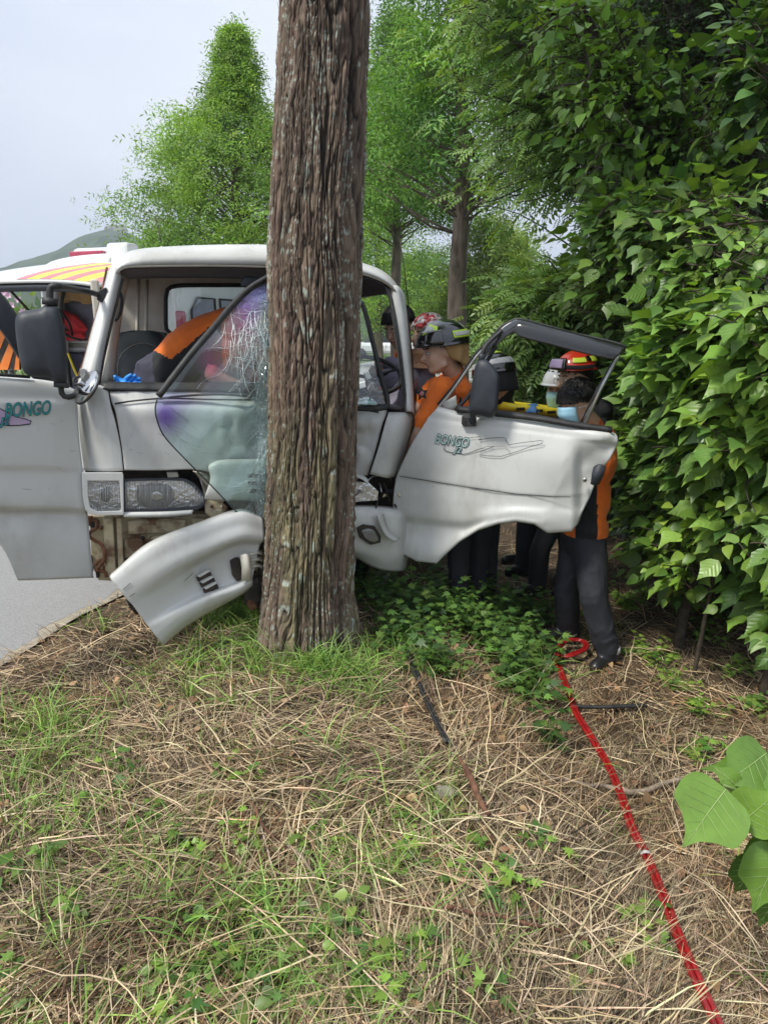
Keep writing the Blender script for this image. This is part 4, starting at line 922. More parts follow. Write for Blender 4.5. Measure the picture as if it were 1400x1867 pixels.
outline([(811, 812), (809, 819), (815, 823), (824, 825), (834, 826), (845, 828), (855, 826), (872, 819), (884, 816)], w_=.0016)
outline([(921, 814), (930, 824), (928, 828)], w_=.0007); outline([(876, 800), (877, 814), (866, 806)], w_=.0007); outline([(884, 814), (921, 813)], w_=.0007)

# ---- wheels, chassis, cargo bed behind the cab
def wheel(s, d):
    t = empty('wheel', TS(s, d, .30)); t.parent = truck; t.matrix_parent_inverse = Matrix.Translation(truck.location).inverted()
    prof = [(.30, -.07), (.305, -.05), (.305, .05), (.30, .07), (.26, .085), (.19, .085), (.18, .07), (.18, -.07), (.19, -.085), (.26, -.085)]
    v = []
    for k in range(36):
        a = 2 * math.pi * k / 36
        for r_, w_ in prof: v.append(uv3 * w_ + nv3 * (r_ * math.cos(a)) + Vector((0, 0, r_ * math.sin(a))))
    fa = [(k * 10 + j, k * 10 + (j + 1) % 10, ((k + 1) % 36) * 10 + (j + 1) % 10, ((k + 1) % 36) * 10 + j) for k in range(36) for j in range(10)]
    me = bpy.data.meshes.new('tyre'); me.from_pydata([tuple(q) for q in v], [], fa); me.materials.append(MATS['rubber']); me.shade_smooth(); o = bpy.data.objects.new('tyre', me); COL.objects.link(o); o.parent = t
    v = []; f_ = []; prof = [(.0, .03), (.07, .03), (.12, .01), (.175, .05), (.182, .075)]
    for k in range(28):
        a = 2 * math.pi * k / 28
        for r_, w_ in prof: v.append(uv3 * (w_ if s > .7 else -w_) + nv3 * (r_ * math.cos(a)) + Vector((0, 0, r_ * math.sin(a))))
    fa = [(k * 5 + j, k * 5 + j + 1, ((k + 1) % 28) * 5 + j + 1, ((k + 1) % 28) * 5 + j) for k in range(28) for j in range(4)]
    me = bpy.data.meshes.new('rim'); me.from_pydata([tuple(q) for q in v], [], fa); me.materials.append(MATS['alu']); o = bpy.data.objects.new('rim', me); COL.objects.link(o); o.parent = t
for s, d in ((.12, .72), (1.42, .72), (.12, 3.1), (1.42, 3.1)): wheel(s, d)
for s in (.42, 1.12): box('chassis_rail', TS(s, 2.1, .48), (.07, 3.9, .13), 'dark_metal', truck, rz=RZ)
box('axle', TS(.77, .72, .32), (1.2, .08, .08), 'dark_metal', truck, rz=RZ); box('axle', TS(.77, 3.1, .30), (1.2, .10, .10), 'dark_metal', truck, rz=RZ)
box('cargo_bed', TS(.77, 2.78, .66), (1.56, 2.7, .08), W, truck, rz=RZ, bevel=.01)
for s in (.0, 1.54): box('side_board', TS(s, 2.78, .86), (.035, 2.68, .32), W, truck, rz=RZ, bevel=.01)
box('tailgate', TS(.77, 4.12, .86), (1.5, .035, .32), W, truck, rz=RZ, bevel=.01)
for s in (.15, .77, 1.39): box('headboard_post', TS(s, 1.44, 1.0), (.04, .03, .62), 'dark_metal', truck, rz=RZ)
# aerial
tube('aerial', [T(745, 560, .36), T(738, 500, .34), T(729, 434, .33)], .0028, 'dark_metal', truck, seg=6)
# ------------------------------------------------------------------ the ambulance behind
AR = P(330, 600, 6.8); AR = Vector((AR.x, AR.y, 0)); AH = Vector((.30, .954, 0)).normalized(); AW = Vector((-AH.y, AH.x, 0)); AWID = 1.60; ALEN = 4.5
def A(a, b, z): return AR + AW * a + AH * b + Vector((0, 0, z))     # a: from right to left side, b: forward from the rear, z: height
RZA = math.atan2(AH.y, AH.x) - math.pi / 2
mat('amb_white', (.60, .61, .60), (.70, .71, .70), rough=.3, coat=.5, scale=2)
mat('dark_window', (.02, .03, .035), (.05, .06, .07), rough=.06, coat=1)
amb = empty('ambulance', A(.8, 2.2, 0), 'white ambulance behind the truck with its striped tailgate raised and roof lights', 'ambulance')
def abox(n, a, b, z, sa, sb, sz, m, par=None, bevel=.02, **k): return box(n, A(a, b, z), (sa, sb, sz), m, par or amb, rz=RZA, bevel=bevel, **k)
def aside(name, a, th, m, par=None):   # side wall outline in (b, z) with crown
    o = [(0, .35), (ALEN, .35), (ALEN, .95), (ALEN - .55, 1.15), (ALEN - 1.15, 1.95), (ALEN - 1.4, 2.05), (.12, 2.12), (.0, 1.9)]
    n = len(o); v = [A(a, b, z) for b, z in o] + [A(a + th, b, z) for b, z in o]
    return pym(name, v, [tuple(range(n)), tuple(range(2 * n - 1, n - 1, -1))] + [(i, i + n, (i + 1) % n + n, (i + 1) % n) for i in range(n)], m, par or amb, smooth=False, bevel=.02)
rs = aside('side_panel', 0, .08, 'amb_white'); aside('side_panel', AWID - .08, .08, 'amb_white')
rr_ = []
for b, zc, zs_ in ((.0, 2.22, 2.02), (.08, 2.30, 2.08), (.5, 2.34, 2.10), (1.6, 2.35, 2.10), (2.6, 2.33, 2.08), (3.1, 2.2, 2.02), (3.4, 2.05, 1.95)):
    rr_.append([A(AWID / 2 + AWID / 2 * math.sin(t), b, zs_ + (zc - zs_) * abs(math.cos(t)) ** .5) for t in np.linspace(-math.pi / 2, math.pi / 2, 17)])
pym('roof', [p for r in rr_ for p in r], grid_faces(7, 17), 'amb_white', amb, solid=.03)
abox('floor', .8, 2.2, .45, 1.5, 4.2, .1, 'interior_grey'); abox('partition', .8, 2.6, 1.3, 1.45, .05, 1.6, 'cream_paint'); abox('rear_bumper', .8, -.08, .45, 1.6, .16, .2, 'black_plastic')
abox('bonnet', .8, ALEN - .3, .85, 1.5, .6, .3, 'amb_white'); abox('front_bumper', .8, ALEN + .05, .5, 1.55, .15, .3, 'black_plastic')
abox('rear_pillar', AWID - .13, .03, 1.45, .20, .12, 1.45, 'amb_white', bevel=.04); abox('rear_pillar', .10, .03, 1.4, .16, .12, 1.35, 'amb_white', bevel=.04)
for a in (AWID - .27, .22): tube('door_seal', [A(a, -.02, .7), A(a, -.03, 1.8), A(a - .06 * (1 if a > .8 else -1), -.02, 2.0)], .018, 'rubber', amb, seg=8, n=12)
# quarter window, side window, red tail lamp on the visible side
def sidepoly(name, pts, off, m, par=None): return pym(name, [A(off, b, z) for b, z in pts], [tuple(range(len(pts)))], m, par or amb, smooth=False)
w1 = sidepoly('window', [(.18, 1.35), (.62, 1.35), (.62, 1.92), (.30, 1.92), (.18, 1.8)], -.012, 'dark_window')
w2 = sidepoly('window', [(.75, 1.35), (1.9, 1.35), (1.9, 1.92), (.72, 1.92)], -.012, 'dark_window')
for pts in ([(.18, 1.35), (.62, 1.35), (.62, 1.92), (.30, 1.92), (.18, 1.8), (.18, 1.35)], [(.75, 1.35), (1.9, 1.35), (1.9, 1.92), (.72, 1.92), (.75, 1.35)]): tube('window_seal', [A(-.014, b, z) for b, z in pts], .012, 'rubber', amb, seg=6)
abox('tail_lamp', .02, .02, 1.62, .10, .08, .34, 'red_glass', bevel=.015)
for b in (.75, 3.7):
    for a in (.08, AWID - .08): tube('wheel', [A(a - .1, b, .32), A(a + .1, b, .32)], .32, 'rubber', amb, seg=28)
# shelf unit with bags along the inner left wall
abox('shelf_unit', AWID - .30, .55, 1.2, .40, .8, 1.5, 'cream_paint', bevel=.01)
sh = abox('shelf', AWID - .36, .13, 1.50, .42, .08, .03, 'amb_white'); abox('shelf', AWID - .36, .13, 1.42, .42, .05, .05, 'amb_white'); abox('shelf', AWID - .36, .13, .95, .42, .08, .03, 'amb_white')
abox('shelf_recess', AWID - .36, .145, 1.70, .36, .02, .36, 'lilac_cloth', bevel=0); abox('shelf_recess', AWID - .36, .145, 1.18, .34, .02, .42, 'interior_grey', bevel=0)
def bag(name, label, pts, m, m2):
    q = [A(a, b, z) for a, b, z in pts]; c = sum(q, Vector()) / len(q)
    root = empty(name, c, label, 'bag'); v = []; f = []
    bm = bmesh.new(); 
    for p in q:
        for k in range(14): bm.verts.new(p + Vector([random.gauss(0, 1) for _ in range(3)]).normalized() * .05)
    r_ = bmesh.ops.convex_hull(bm, input=bm.verts); 
    bmesh.ops.delete(bm, geom=[x for x in bm.verts if not x.link_faces], context='VERTS')
    me = bpy.data.meshes.new('fabric'); bm.to_mesh(me); bm.free(); finish('fabric', me, m, root, smooth=False)
    tube('strap', [q[0] + Vector((0, -.07, .05)), c + Vector((0, -.085, -.01)), q[-1] + Vector((.02, -.08, -.04))], .012, m2, root, seg=6, n=8)
bag('rescue_bag', 'red and black soft bag tilted on the upper shelf of the ambulance', [(AWID - .24, .03, 1.76), (AWID - .36, .03, 1.72), (AWID - .46, .03, 1.64), (AWID - .32, .05, 1.60)], 'red_cloth', 'black_cloth')
bag('rescue_bag', 'flat dark red pouch lying under the tilted bag in the ambulance', [(AWID - .22, .03, 1.56), (AWID - .44, .03, 1.56)], 'red_cloth', 'black_cloth')
bag('equipment_case', 'navy equipment case with yellow corners on the lower ambulance shelf', [(AWID - .28, .03, 1.34), (AWID - .46, .03, 1.34), (AWID - .28, .03, 1.02), (AWID - .46, .03, 1.02)], 'navy_cloth', 'board_yellow')
for z in (1.40, 1.0): abox('yellow_corner', AWID - .235, -.06, z, .05, .03, .06, 'board_yellow')
# hanging cloth at the top of the opening
v = []
for i in range(26):
    for j, z in enumerate((2.06, 1.98, 1.92, 1.88 - .02 * math.sin(i * .8))): v.append(A(AWID - .12 - i * .04, .02 + .02 * math.sin(i * 1.9) + .01 * j, z))
pym('curtain', v, grid_faces(4, 26) if False else [(i * 4 + j, i * 4 + j + 1, i * 4 + j + 5, i * 4 + j + 4) for i in range(25) for j in range(3)], 'tan_cloth', amb, solid=.006)
# raised tailgate
def TG(a, b, h=0):       # b from the hinge outward, sloping down
    return A(a, -b, 2.20 - .15 * b - .03 * b * b + h)
NA, NB = 21, 9
def tgrid(h0, ins=0.0): return [TG(-.02 + ins + (AWID + .04 - 2 * ins) * i / (NA - 1), .0 + (1.12 - ins) * j / (NB - 1), h0 - .05 * (abs(i / (NA - 1) * 2 - 1)) ** 3 - .05 * (j / (NB - 1)) ** 5) for j in range(NB) for i in range(NA)]
tg = pym('tailgate', tgrid(.06), grid_faces(NB, NA), 'amb_white', amb, solid=.02)
pym('tailgate_lining', tgrid(.02, .015), grid_faces(NB, NA), 'black_plastic', tg, solid=.05)
mat('strip_lamp', (.8, .8, .8), rough=.3)
for k in range(-1, 7):         # chevron tape pieces
    a0 = k * .115; v = []
    m_ = 'yellow_tape' if k % 2 else 'red_tape'
    for j in range(7):
        b = .42 + .68 * j / 6; sk = -.22 * (1 - j / 6)
        for a in (a0 + sk, a0 + .113 + sk):
            a = min(max(a, .0), AWID); v.append(TG(a, b, .064 - .05 * abs(a / AWID * 2 - 1) ** 3 - .05 * (b / 1.12) ** 5))
    pym('reflective_stripe', v, [(2 * j, 2 * j + 1, 2 * j + 3, 2 * j + 2) for j in range(6)], m_, tg, smooth=False)
tube('gas_strut', [A(AWID - .16, .0, 1.50), TG(AWID - .12, .62, 0)], .012, 'dark_metal', amb, seg=6)
for a in (.55, .9): box('latch', TG(a, 1.0, -.05), (.16, .05, .05), 'rubber', tg, rz=RZA, bevel=.01)
box('strip_light', TG(.25, .95, -.03), (.16, .04, .02), 'strip_lamp', tg, rz=RZA)
# roof lights
lb = abox('light_bar', 1.30, .6, 2.39, .50, .26, .10, 'amb_white', bevel=.04); abox('lens', 1.34, .45, 2.365, .42, .06, .075, 'red_glass', lb, bevel=.015)
sl_ = abox('scene_light', .98, .55, 2.41, .26, .20, .13, 'amb_white', bevel=.03)
mt_ = mat('lit_lens', (.8, .9, .9), rough=.3); b_ = mt_.node_tree.nodes['Principled BSDF']; b_.inputs['Emission Color'].default_value = (.75, 1, .95, 1); b_.inputs['Emission Strength'].default_value = .9
abox('lens', .98, .445, 2.41, .13, .02, .075, 'lit_lens', sl_, bevel=.006)
pillow('camera_housing', [(195, 468), (201, 466), (204, 471), (201, 477), (196, 476)], 0, .03, 'amb_white', amb, f=lambda a, b, d=0: P(a, b, 6.75 + d))
tube('aerial', [A(.62, .7, 2.5), A(.80, .9, 2.76)], .006, 'dark_metal', amb, seg=5)

# orange and black striped road barrier
br = empty('road_barrier', P(-20, 700, 6.4), 'orange and black diagonally striped barrier panel standing behind the left door', 'barrier')
fB = lambda a, b, d=0: P(a, b, 6.4 + d)
prism('panel', [(-120, 596), (36, 604), (36, 674), (-120, 670)], 0, .03, 'dark_metal', br, f=fB)
for k in range(-4, 2):
    x = k * 30
    pts = [(x - 4, 674), (x + 14, 674), (x + 44, 602), (x + 26, 602)]
    pts = [(min(a, 35), b) for a, b in pts]
    prism('stripe', pts, -.004, -.001, 'orange_board', br, f=fB)
for x in (-90, 20): tube('post', [fB(x, 674, .05), Vector((fB(x, 674).x, 6.45, -.01))], .025, 'alu', br)

# parked white car far away through the cab
fc = empty('parked_car', (-.05, 40, 0), 'small white car parked far down the road, seen through the cab window', 'car')
def cbox(n, x, y, z, a, b, c, m, bevel=.08): return box(n, (x - .05, y + 40, z), (a, b, c), m, fc, bevel=bevel)
cbox('body', 0, 0, .62, 4.2, 1.7, .62, 'amb_white', .18)
v = [(-1.1 - .05, 39.3, .9), (1.3 - .05, 39.3, .9), (1.0 - .05, 39.4, 1.42), (-.6 - .05, 39.4, 1.42), (-1.15, 40.7, .9), (1.25, 40.7, .9), (.95, 40.6, 1.42), (-.65, 40.6, 1.42)]
pym('cabin', v, [(0, 1, 2, 3), (7, 6, 5, 4), (0, 4, 5, 1), (1, 5, 6, 2), (2, 6, 7, 3), (3, 7, 4, 0)], 'dark_window', fc, smooth=False)
cbox('roof', .15, 0, 1.45, 1.7, 1.2, .06, 'amb_white', .02)
for x in (-1.3, 1.3): tube('wheel', [(x, 39.1, .32), (x, 39.4, .32)], .32, 'rubber', fc, seg=16)
# ------------------------------------------------------------------ people
def ell_data(c, ax, v, f, n=16, m=10):
    """ellipsoid: ax = three radius vectors"""
    b = len(v); v.append(c + ax[2])
    for i in range(1, m):
        t = math.pi * i / m
        for k in range(n):
            a = 2 * math.pi * k / n; v.append(c + ax[0] * (math.sin(t) * math.cos(a)) + ax[1] * (math.sin(t) * math.sin(a)) + ax[2] * math.cos(t))
    v.append(c - ax[2]); e = len(v) - 1
    for k in range(n):
        f.append((b, b + 1 + k, b + 1 + (k + 1) % n)); f.append((e, e - n + (k + 1) % n, e - n + k))
    for i in range(m - 2):
        for k in range(n): f.append((b + 1 + i * n + k, b + 1 + (i + 1) * n + k, b + 1 + (i + 1) * n + (k + 1) % n, b + 1 + i * n + (k + 1) % n))
class Body:
    def __init__(s): s.v = []; s.f = []; s.pr = []
    def ell(s, c, f, si, u, rf, rs, ru, reg):
        ell_data(c, (f * rf, si * rs, u * ru), s.v, s.f); s.pr.append((c, c, (rf + rs + ru) / 3, (rf + rs + ru) / 3, reg, (f, si, u, rf, rs, ru)))
    def cap(s, p0, p1, r0, r1, reg, flat=None, k=1):
        d = (p1 - p0); L = d.length; d = d / max(L, 1e-6)
        a = (flat - d * flat.dot(d)).normalized() if flat is not None else d.cross(Vector((.3, .5, .8))).normalized(); b = d.cross(a)
        n = 14; v, f = s.v, s.f; rings = []
        base = len(v); v.append(p0 - d * r0)
        steps = [(-1, .0)] 
        seq = [(p0 - d * r0 * .7, r0 * .714), (p0, r0), (p0 + d * L * .5, (r0 + r1) / 2), (p1, r1), (p1 + d * r1 * .7, r1 * .714)]
        for c, r in seq:
            for i in range(n):
                g_ = 2 * math.pi * i / n; v.append(c + a * (r * k * math.cos(g_)) + b * (r * math.sin(g_)))
        v.append(p1 + d * r1); e = len(v) - 1
        for i in range(n):
            f.append((base, base + 1 + (i + 1) % n, base + 1 + i)); f.append((e, e - n + i, e - n + (i + 1) % n))
        for j in range(4):
            for i in range(n): f.append((base + 1 + j * n + i, base + 1 + j * n + (i + 1) % n, base + 1 + (j + 1) * n + (i + 1) % n, base + 1 + (j + 1) * n + i))
        s.pr.append((p0, p1, r0, r1, reg, None))
    def hand(s, w_, d, n, reg, curl=.6, side=1):
        """palm along d, palm facing n; thumb to side"""
        d = d.normalized(); n = (n - d * n.dot(d)).normalized(); x = d.cross(n) * side
        s.ell(w_ + d * .05, d, x, n, .052, .040, .017, reg)
        for i, (off, L) in enumerate(((-.030, .068), (-.010, .078), (.010, .074), (.029, .058))):
            p = w_ + d * .085 - x * off; dd = d; 
            for L_ in (L * .5, L * .3, L * .25):
                dd = (dd + n * curl).normalized(); q = p + dd * L_; s.cap(p, q, .0095, .0085, reg); p = q
        p = w_ + d * .03 + x * .035; dd = (d * .6 + x * .8 + n * .3).normalized(); q = p + dd * .04; s.cap(p, q, .012, .010, reg); dd = (dd + d * .6 + n * curl * .5).normalized(); s.cap(q, q + dd * .032, .010, .009, reg)
    def build(s, root, mats, pattern=None, voxel=.0098, fold=.004):
        me = bpy.data.meshes.new('body'); me.from_pydata([tuple(p) for p in s.v], [], s.f)
        o = bpy.data.objects.new('body', me); COL.objects.link(o)
        m = o.modifiers.new('r', 'REMESH'); m.mode = 'VOXEL'; m.voxel_size = voxel
        m2 = o.modifiers.new('s', 'SMOOTH'); m2.iterations = 2; m2.factor = .5
        dg = bpy.context.evaluated_depsgraph_get(); me2 = bpy.data.meshes.new_from_object(o.evaluated_get(dg)); bpy.data.objects.remove(o)
        nv_ = len(me2.vertices); co = np.empty(nv_ * 3); me2.vertices.foreach_get('co', co); co = co.reshape(-1, 3)
        def regof(pts):
            best = np.full(len(pts), 1e9); reg = np.zeros(len(pts), int); names = list(mats)
            for p0, p1, r0, r1, rg, el in s.pr:
                if el:
                    f_, si, u, a, b, c = el; q = pts - np.array(p0)
                    k = np.sqrt((q @ np.array(f_) / a) ** 2 + (q @ np.array(si) / b) ** 2 + (q @ np.array(u) / c) ** 2); d = (k - 1) * min(a, b, c)
                else:
                    p0n = np.array(p0); dn = np.array(p1) - p0n; L2 = dn @ dn + 1e-9; t = np.clip((pts - p0n) @ dn / L2, 0, 1)
                    d = np.linalg.norm(pts - p0n - t[:, None] * dn, axis=1) - (r0 + (r1 - r0) * t)
                i = names.index(rg); m_ = d < best; best[m_] = d[m_]; reg[m_] = i
            return reg, names
        rg, names = regof(co)
        cloth = np.array([0 if n in ('skin', 'glove') else 1 for n in names])[rg]
        nr = np.empty(nv_ * 3); me2.vertices.foreach_get('normal', nr); nr = nr.reshape(-1, 3)
        a = fbm(co[:, 0] * 11, co[:, 1] * 11, co[:, 2] * 7 + 2 * vn(co[:, 0] * 5, co[:, 1] * 5, co[:, 2] * 5), 3)
        fl = (1 - np.abs(2 * a - 1)) - .7
        co2 = co + nr * (fl * fold * 3 * cloth)[:, None]
        me2.vertices.foreach_set('co', co2.ravel()); me2.update()
        npoly = len(me2.polygons); ce = np.empty(npoly * 3); me2.polygons.foreach_get('center', ce); ce = ce.reshape(-1, 3)
        rg, names = regof(ce); mi = rg.copy(); ml = [mats[n] for n in names]
        if pattern is not None:
            ml = ml + pattern[0]; px_, py_ = CX + F * ce[:, 0] / (ce[:, 1] * cP - (ce[:, 2] - EYE) * sP), 0
            mi = pattern[1](ce, rg, names, mi)
        me2.materials.clear(); me2.polygons.foreach_set('material_index', mi.astype(np.int32)); 
        o = finish('body', me2, ml, root); return o
def basis(f, u=Vector((0, 0, 1))):
    f = Vector(f).normalized(); s_ = f.cross(Vector(u)).normalized(); return f, s_, s_.cross(f)
def head(B, c, f, u=(0, 0, 1), hs=1.0, neck=None, nr=.055):
    f, s_, u = basis(f, u); k = hs
    B.ell(c + u * .018 * k - f * .012 * k, f, s_, u, .098 * k, .077 * k, .098 * k, 'skin')
    B.ell(c - u * .035 * k + f * .028 * k, f, s_, u, .064 * k, .060 * k, .085 * k, 'skin')
    B.ell(c - u * .092 * k + f * .055 * k, f, s_, u, .030 * k, .036 * k, .026 * k, 'skin')
    for q in (-1, 1):
        B.ell(c - u * .03 * k + f * .055 * k + s_ * q * .036 * k, f, s_, u, .034 * k, .024 * k, .034 * k, 'skin')
        B.cap(c + f * .082 * k + u * .020 * k, c + f * .074 * k + u * .018 * k + s_ * q * .036 * k, .012 * k, .010 * k, 'skin')
        B.ell(c + s_ * q * .079 * k - u * .012 * k - f * .012 * k, (f * .9 - u * .3).normalized(), s_, (u * .9 + f * .3).normalized(), .018 * k, .009, .032 * k, 'skin')
        B.cap(c - u * .07 * k + s_ * q * .050 * k, c - u * .088 * k + f * .05 * k + s_ * q * .026 * k, .018 * k, .018 * k, 'skin')
    B.cap(c + f * .090 * k + u * .010 * k, c + f * .111 * k - u * .028 * k, .008 * k, .0125 * k, 'skin')
    B.cap(c + f * .088 * k - u * .056 * k - s_ * .014 * k, c + f * .088 * k - u * .056 * k + s_ * .014 * k, .0095 * k, .0095 * k, 'skin')
    if neck is not None: B.cap(c - u * .06 * k - f * .02 * k, neck, nr * .95, nr * 1.05, 'skin')
    return f, s_, u
def face_bits(root, c, fr, hs=1.0):
    f, s_, u = fr; k = hs
    v, fa = [], []
    for q in (-1, 1): ell_data(c + f * .0835 * k + u * .001 * k + s_ * q * .031 * k, (f * .012 * k, s_ * .0155 * k, u * .006 * k), v, fa, 10, 6)
    pym('eye', v, fa, 'eye_white', root)
    v, fa = [], []
    for q in (-1, 1): ell_data(c + f * .0885 * k + u * .001 * k + s_ * q * .031 * k, (f * .009 * k, s_ * .0075 * k, u * .0055 * k), v, fa, 10, 6)
    pym('iris', v, fa, 'eye_dark', root)
    v, fa = [], []
    for q in (-1, 1): tube_data([c + f * (.092 - .014 * t * t) * k + u * (.024 + .004 * math.sin(t * 3)) * k + s_ * q * (.014 + .036 * t) * k for t in (0, .33, .66, 1)], [.003, .004, .0035, .002], 5, v, fa)
    pym('eyebrow', v, fa, 'hair', root)
    tube('lips', [c + f * .0955 * k - u * .057 * k - s_ * .022 * k, c + f * .0995 * k - u * .056 * k, c + f * .0955 * k - u * .057 * k + s_ * .022 * k], [.002, .0042, .002], 'lip', root, seg=6)
def hair(root, c, fr, hs, m='hair', low=.0, th=.014, tufts=500, fringe=.35):
    hl_ = lambda ca: 1.52 - (.42 if fringe > .2 else .20) * max(0, ca) ** .7 + .55 * max(0, -ca)
    f, s_, u = fr; k = hs; v = []; N, M = 48, 22; cc = c + u * .018 * k - f * .012 * k
    for i in range(M):
        t = math.pi * .62 * i / (M - 1)
        for j in range(N):
            a = 2 * math.pi * j / N; front = math.cos(a)
            tt = t * hl_(front) / (math.pi * .62)       # hairline in front is higher
            d = f * (math.sin(tt) * math.cos(a) * .103) + s_ * (math.sin(tt) * math.sin(a) * .083) + u * (math.cos(tt) * .103)
            edge = 1 if i < M - 2 else (.6 if i == M - 2 else .0)
            nn = mnoise.noise(d * 60 / 1.0 + Vector((3, 1, 2))) * .007 + mnoise.noise(d * 150) * .003
            v.append(cc + d * k + d.normalized() * k * (th * edge + nn * edge - .002))
    fa = grid_faces(M, N, True)
    # tufts: thin blades combed down and forward
    for q in range(tufts):
        t = random.random() ** .7 * math.pi * .58; a = random.uniform(0, 2 * math.pi); front = math.cos(a)
        t = min(t, hl_(front) - .05)
        def pt(t, a, o): return cc + (f * (math.sin(t) * math.cos(a) * .103) + s_ * (math.sin(t) * math.sin(a) * .083) + u * (math.cos(t) * .103)) * k * (1 + o)
        L = random.uniform(.18, .42); da = random.uniform(-.3, .3); b = len(v); w0 = random.uniform(.02, .05)
        for s2, o in ((0, .10), (.5, .17), (1, .12 + random.uniform(-.03, .05))):
            for e in (-1, 1): v.append(pt(min(t + L * s2, hl_(front) + .10 + .1 * random.random()), a + da * s2 + e * w0 * (1 - s2 * .9), o + .02 * e))
        fa += [(b, b + 1, b + 3, b + 2), (b + 2, b + 3, b + 5, b + 4)]
    return pym('hair', v, fa, m, root)
class Helmet:
    def __init__(s, c, fr, k=1.0, rf=.135, rs=.112, ru=.125, rimf=1.42, rimb=1.75, rims=1.60):
        s.c = c; s.f, s.s, s.u = fr; s.k = k; s.r = (rf, rs, ru); s.rim = (rimf, rims, rimb)
    def lim(s, a):
        ca = math.cos(a); m = s.rim[1]
        return m + (s.rim[0] - m) * max(0, ca) ** 1.5 + (s.rim[2] - m) * max(0, -ca) ** 1.5
    def pt(s, t, a, o=0.0):
        rf, rs, ru = s.r; rf += o; rs += o; ru += o
        return s.c + (s.f * (math.sin(t) * math.cos(a) * rf) + s.s * (math.sin(t) * math.sin(a) * rs) + s.u * (math.cos(t) * ru)) * s.k
    def shell(s, name, m, root, brim=.02, N=56, M=18, comb=0):
        v = []
        for i in range(M + 2):
            for j in range(N):
                a = 2 * math.pi * j / N; L = s.lim(a)
                if i < M: 
                    t = L * i / (M - 1); o = 0
                    if comb: 
                        side = abs(math.sin(t) * math.sin(a)) * s.r[1]; o = comb * math.exp(-(side / .018) ** 2)
                    v.append(s.pt(max(t, .001), a, o))
                elif i == M: v.append(s.pt(L, a, brim * (1 + .9 * max(0, math.cos(a)))) - s.u * .006)
                else: v.append(s.pt(L, a, -.006) - s.u * .004)
        return pym(name, v, grid_faces(M + 2, N, True), m, root)
    def patch(s, name, m, root, t0, t1, a0, a1, o=.003, th=.003, n=16, mm=6, rel=True, taper=0):
        v = []
        for i in range(mm + 1):
            for j in range(n + 1):
                a = a0 + (a1 - a0) * j / n; L = s.lim(a) if rel else 1.5
                q = (i / mm - .5) * (1 - taper * j / n) + .5
                v.append(s.pt(L * (t0 + (t1 - t0) * q), a, o))
        return pym(name, v, grid_faces(mm + 1, n + 1), m, root, solid=th)
def PP(t): return P(*t)
def legs(B, hip, knee, ank, toe, r=(.088, .066, .058), reg='trousers', shoe='shoe'):
    h, k, a = PP(hip), PP(knee), PP(ank); tdir = (PP(toe) - a); 
    B.cap(h, k, r[0], r[1], reg); B.cap(k, a, r[1], r[2], reg)
    td = tdir.normalized(); heel = a - Vector((0, 0, .045)) - td * .045
    t_ = PP(toe)
    B.cap(heel, t_ - td * .03, .040, .034, shoe); B.cap(heel + Vector((0, 0, .03)), a, .038, .036, shoe)
    B.cap(heel - Vector((0, 0, .02)), t_ - td * .02 - Vector((0, 0, .012)), .030, .026, shoe)
def torso(B, neck, chest, pelvis, side, reg, preg, rs=.165, rf=.115, belly=.115):
    up = (chest - pelvis).normalized(); side = (side - up * side.dot(up)).normalized(); fr = up.cross(side)
    mid_ = (chest + pelvis) / 2
    B.ell(chest, fr, side, up, rf, rs, .20, reg); B.ell(mid_, fr, side, up, belly, rs * .90, .20, reg); B.ell(pelvis + up * .05, fr, side, up, belly * 1.02, rs * .92, .13, reg)
    B.ell(pelvis - up * .02, fr, side, up, belly * .98, rs * .93, .13, preg)
    B.cap(chest + up * .13 - side * .12, chest + up * .13 + side * .12, .062, .062, reg); B.cap(chest + up * .1, neck, .085, .062, reg)
def arm(B, sh, el, wr, sleeve, reg, skin='skin', r=(.062, .05, .042, .032)):
    s_, e, w_ = PP(sh), PP(el), PP(wr)
    B.cap(s_, s_.lerp(e, sleeve), r[0], r[1] + .006, reg)
    B.cap(s_.lerp(e, max(0, sleeve - .1)), e, r[1] - .006, r[2], skin if sleeve < 1.1 else reg); B.cap(e, w_, r[2], r[3], skin if sleeve < 1.1 else reg)
    return (w_ - e).normalized(), w_
CM = {'skin': 'skin', 'shirt': 'orange_cloth', 'trousers': 'trouser_cloth', 'shoe': 'shoe'}
def pxof(ce): 
    fz = ce[:, 1] * cP - (ce[:, 2] - EYE) * sP; return CX + F * ce[:, 0] / fz, CY - F * (ce[:, 1] * sP + (ce[:, 2] - EYE) * cP) / fz
def mesh_mask(root, c, fr, m, k=1.0):
    f, s_, u = fr; v = []; N, M = 22, 9
    for i in range(M):
        for j in range(N):
            a = -1.15 + 2.3 * j / (N - 1); y = .002 - .105 * i / (M - 1)
            bul = .129 - .020 * abs(i / (M - 1) - .35) * 2 ; rad = .088
            r_f = (bul - .004) if abs(a) < .01 else bul
            x = math.cos(a) ** 1.0; v.append(c + (f * (r_f * max(0, math.cos(a)) ** .8) + s_ * (.074 * math.sin(a) * (1 - .25 * max(0, i / (M - 1) - .4))) + u * (y + .012 * math.cos(a * 1.2) * (1 - i / (M - 1)))) * k)
    ms = pym('face_mask', v, grid_faces(M, N), m, root, solid=.002)
    for q in (-1, 1):
        for y0 in (-.008, -.09): tube('ear_loop', [c + (f * .045 + s_ * q * .068 + u * y0) * k, c + (f * .0 + s_ * q * .083 + u * (-.01 if y0 > -.05 else -.04)) * k, c + (-f * .022 + s_ * q * .086 - u * .012) * k], .0016, 'mask_white', ms, seg=4)
    return ms

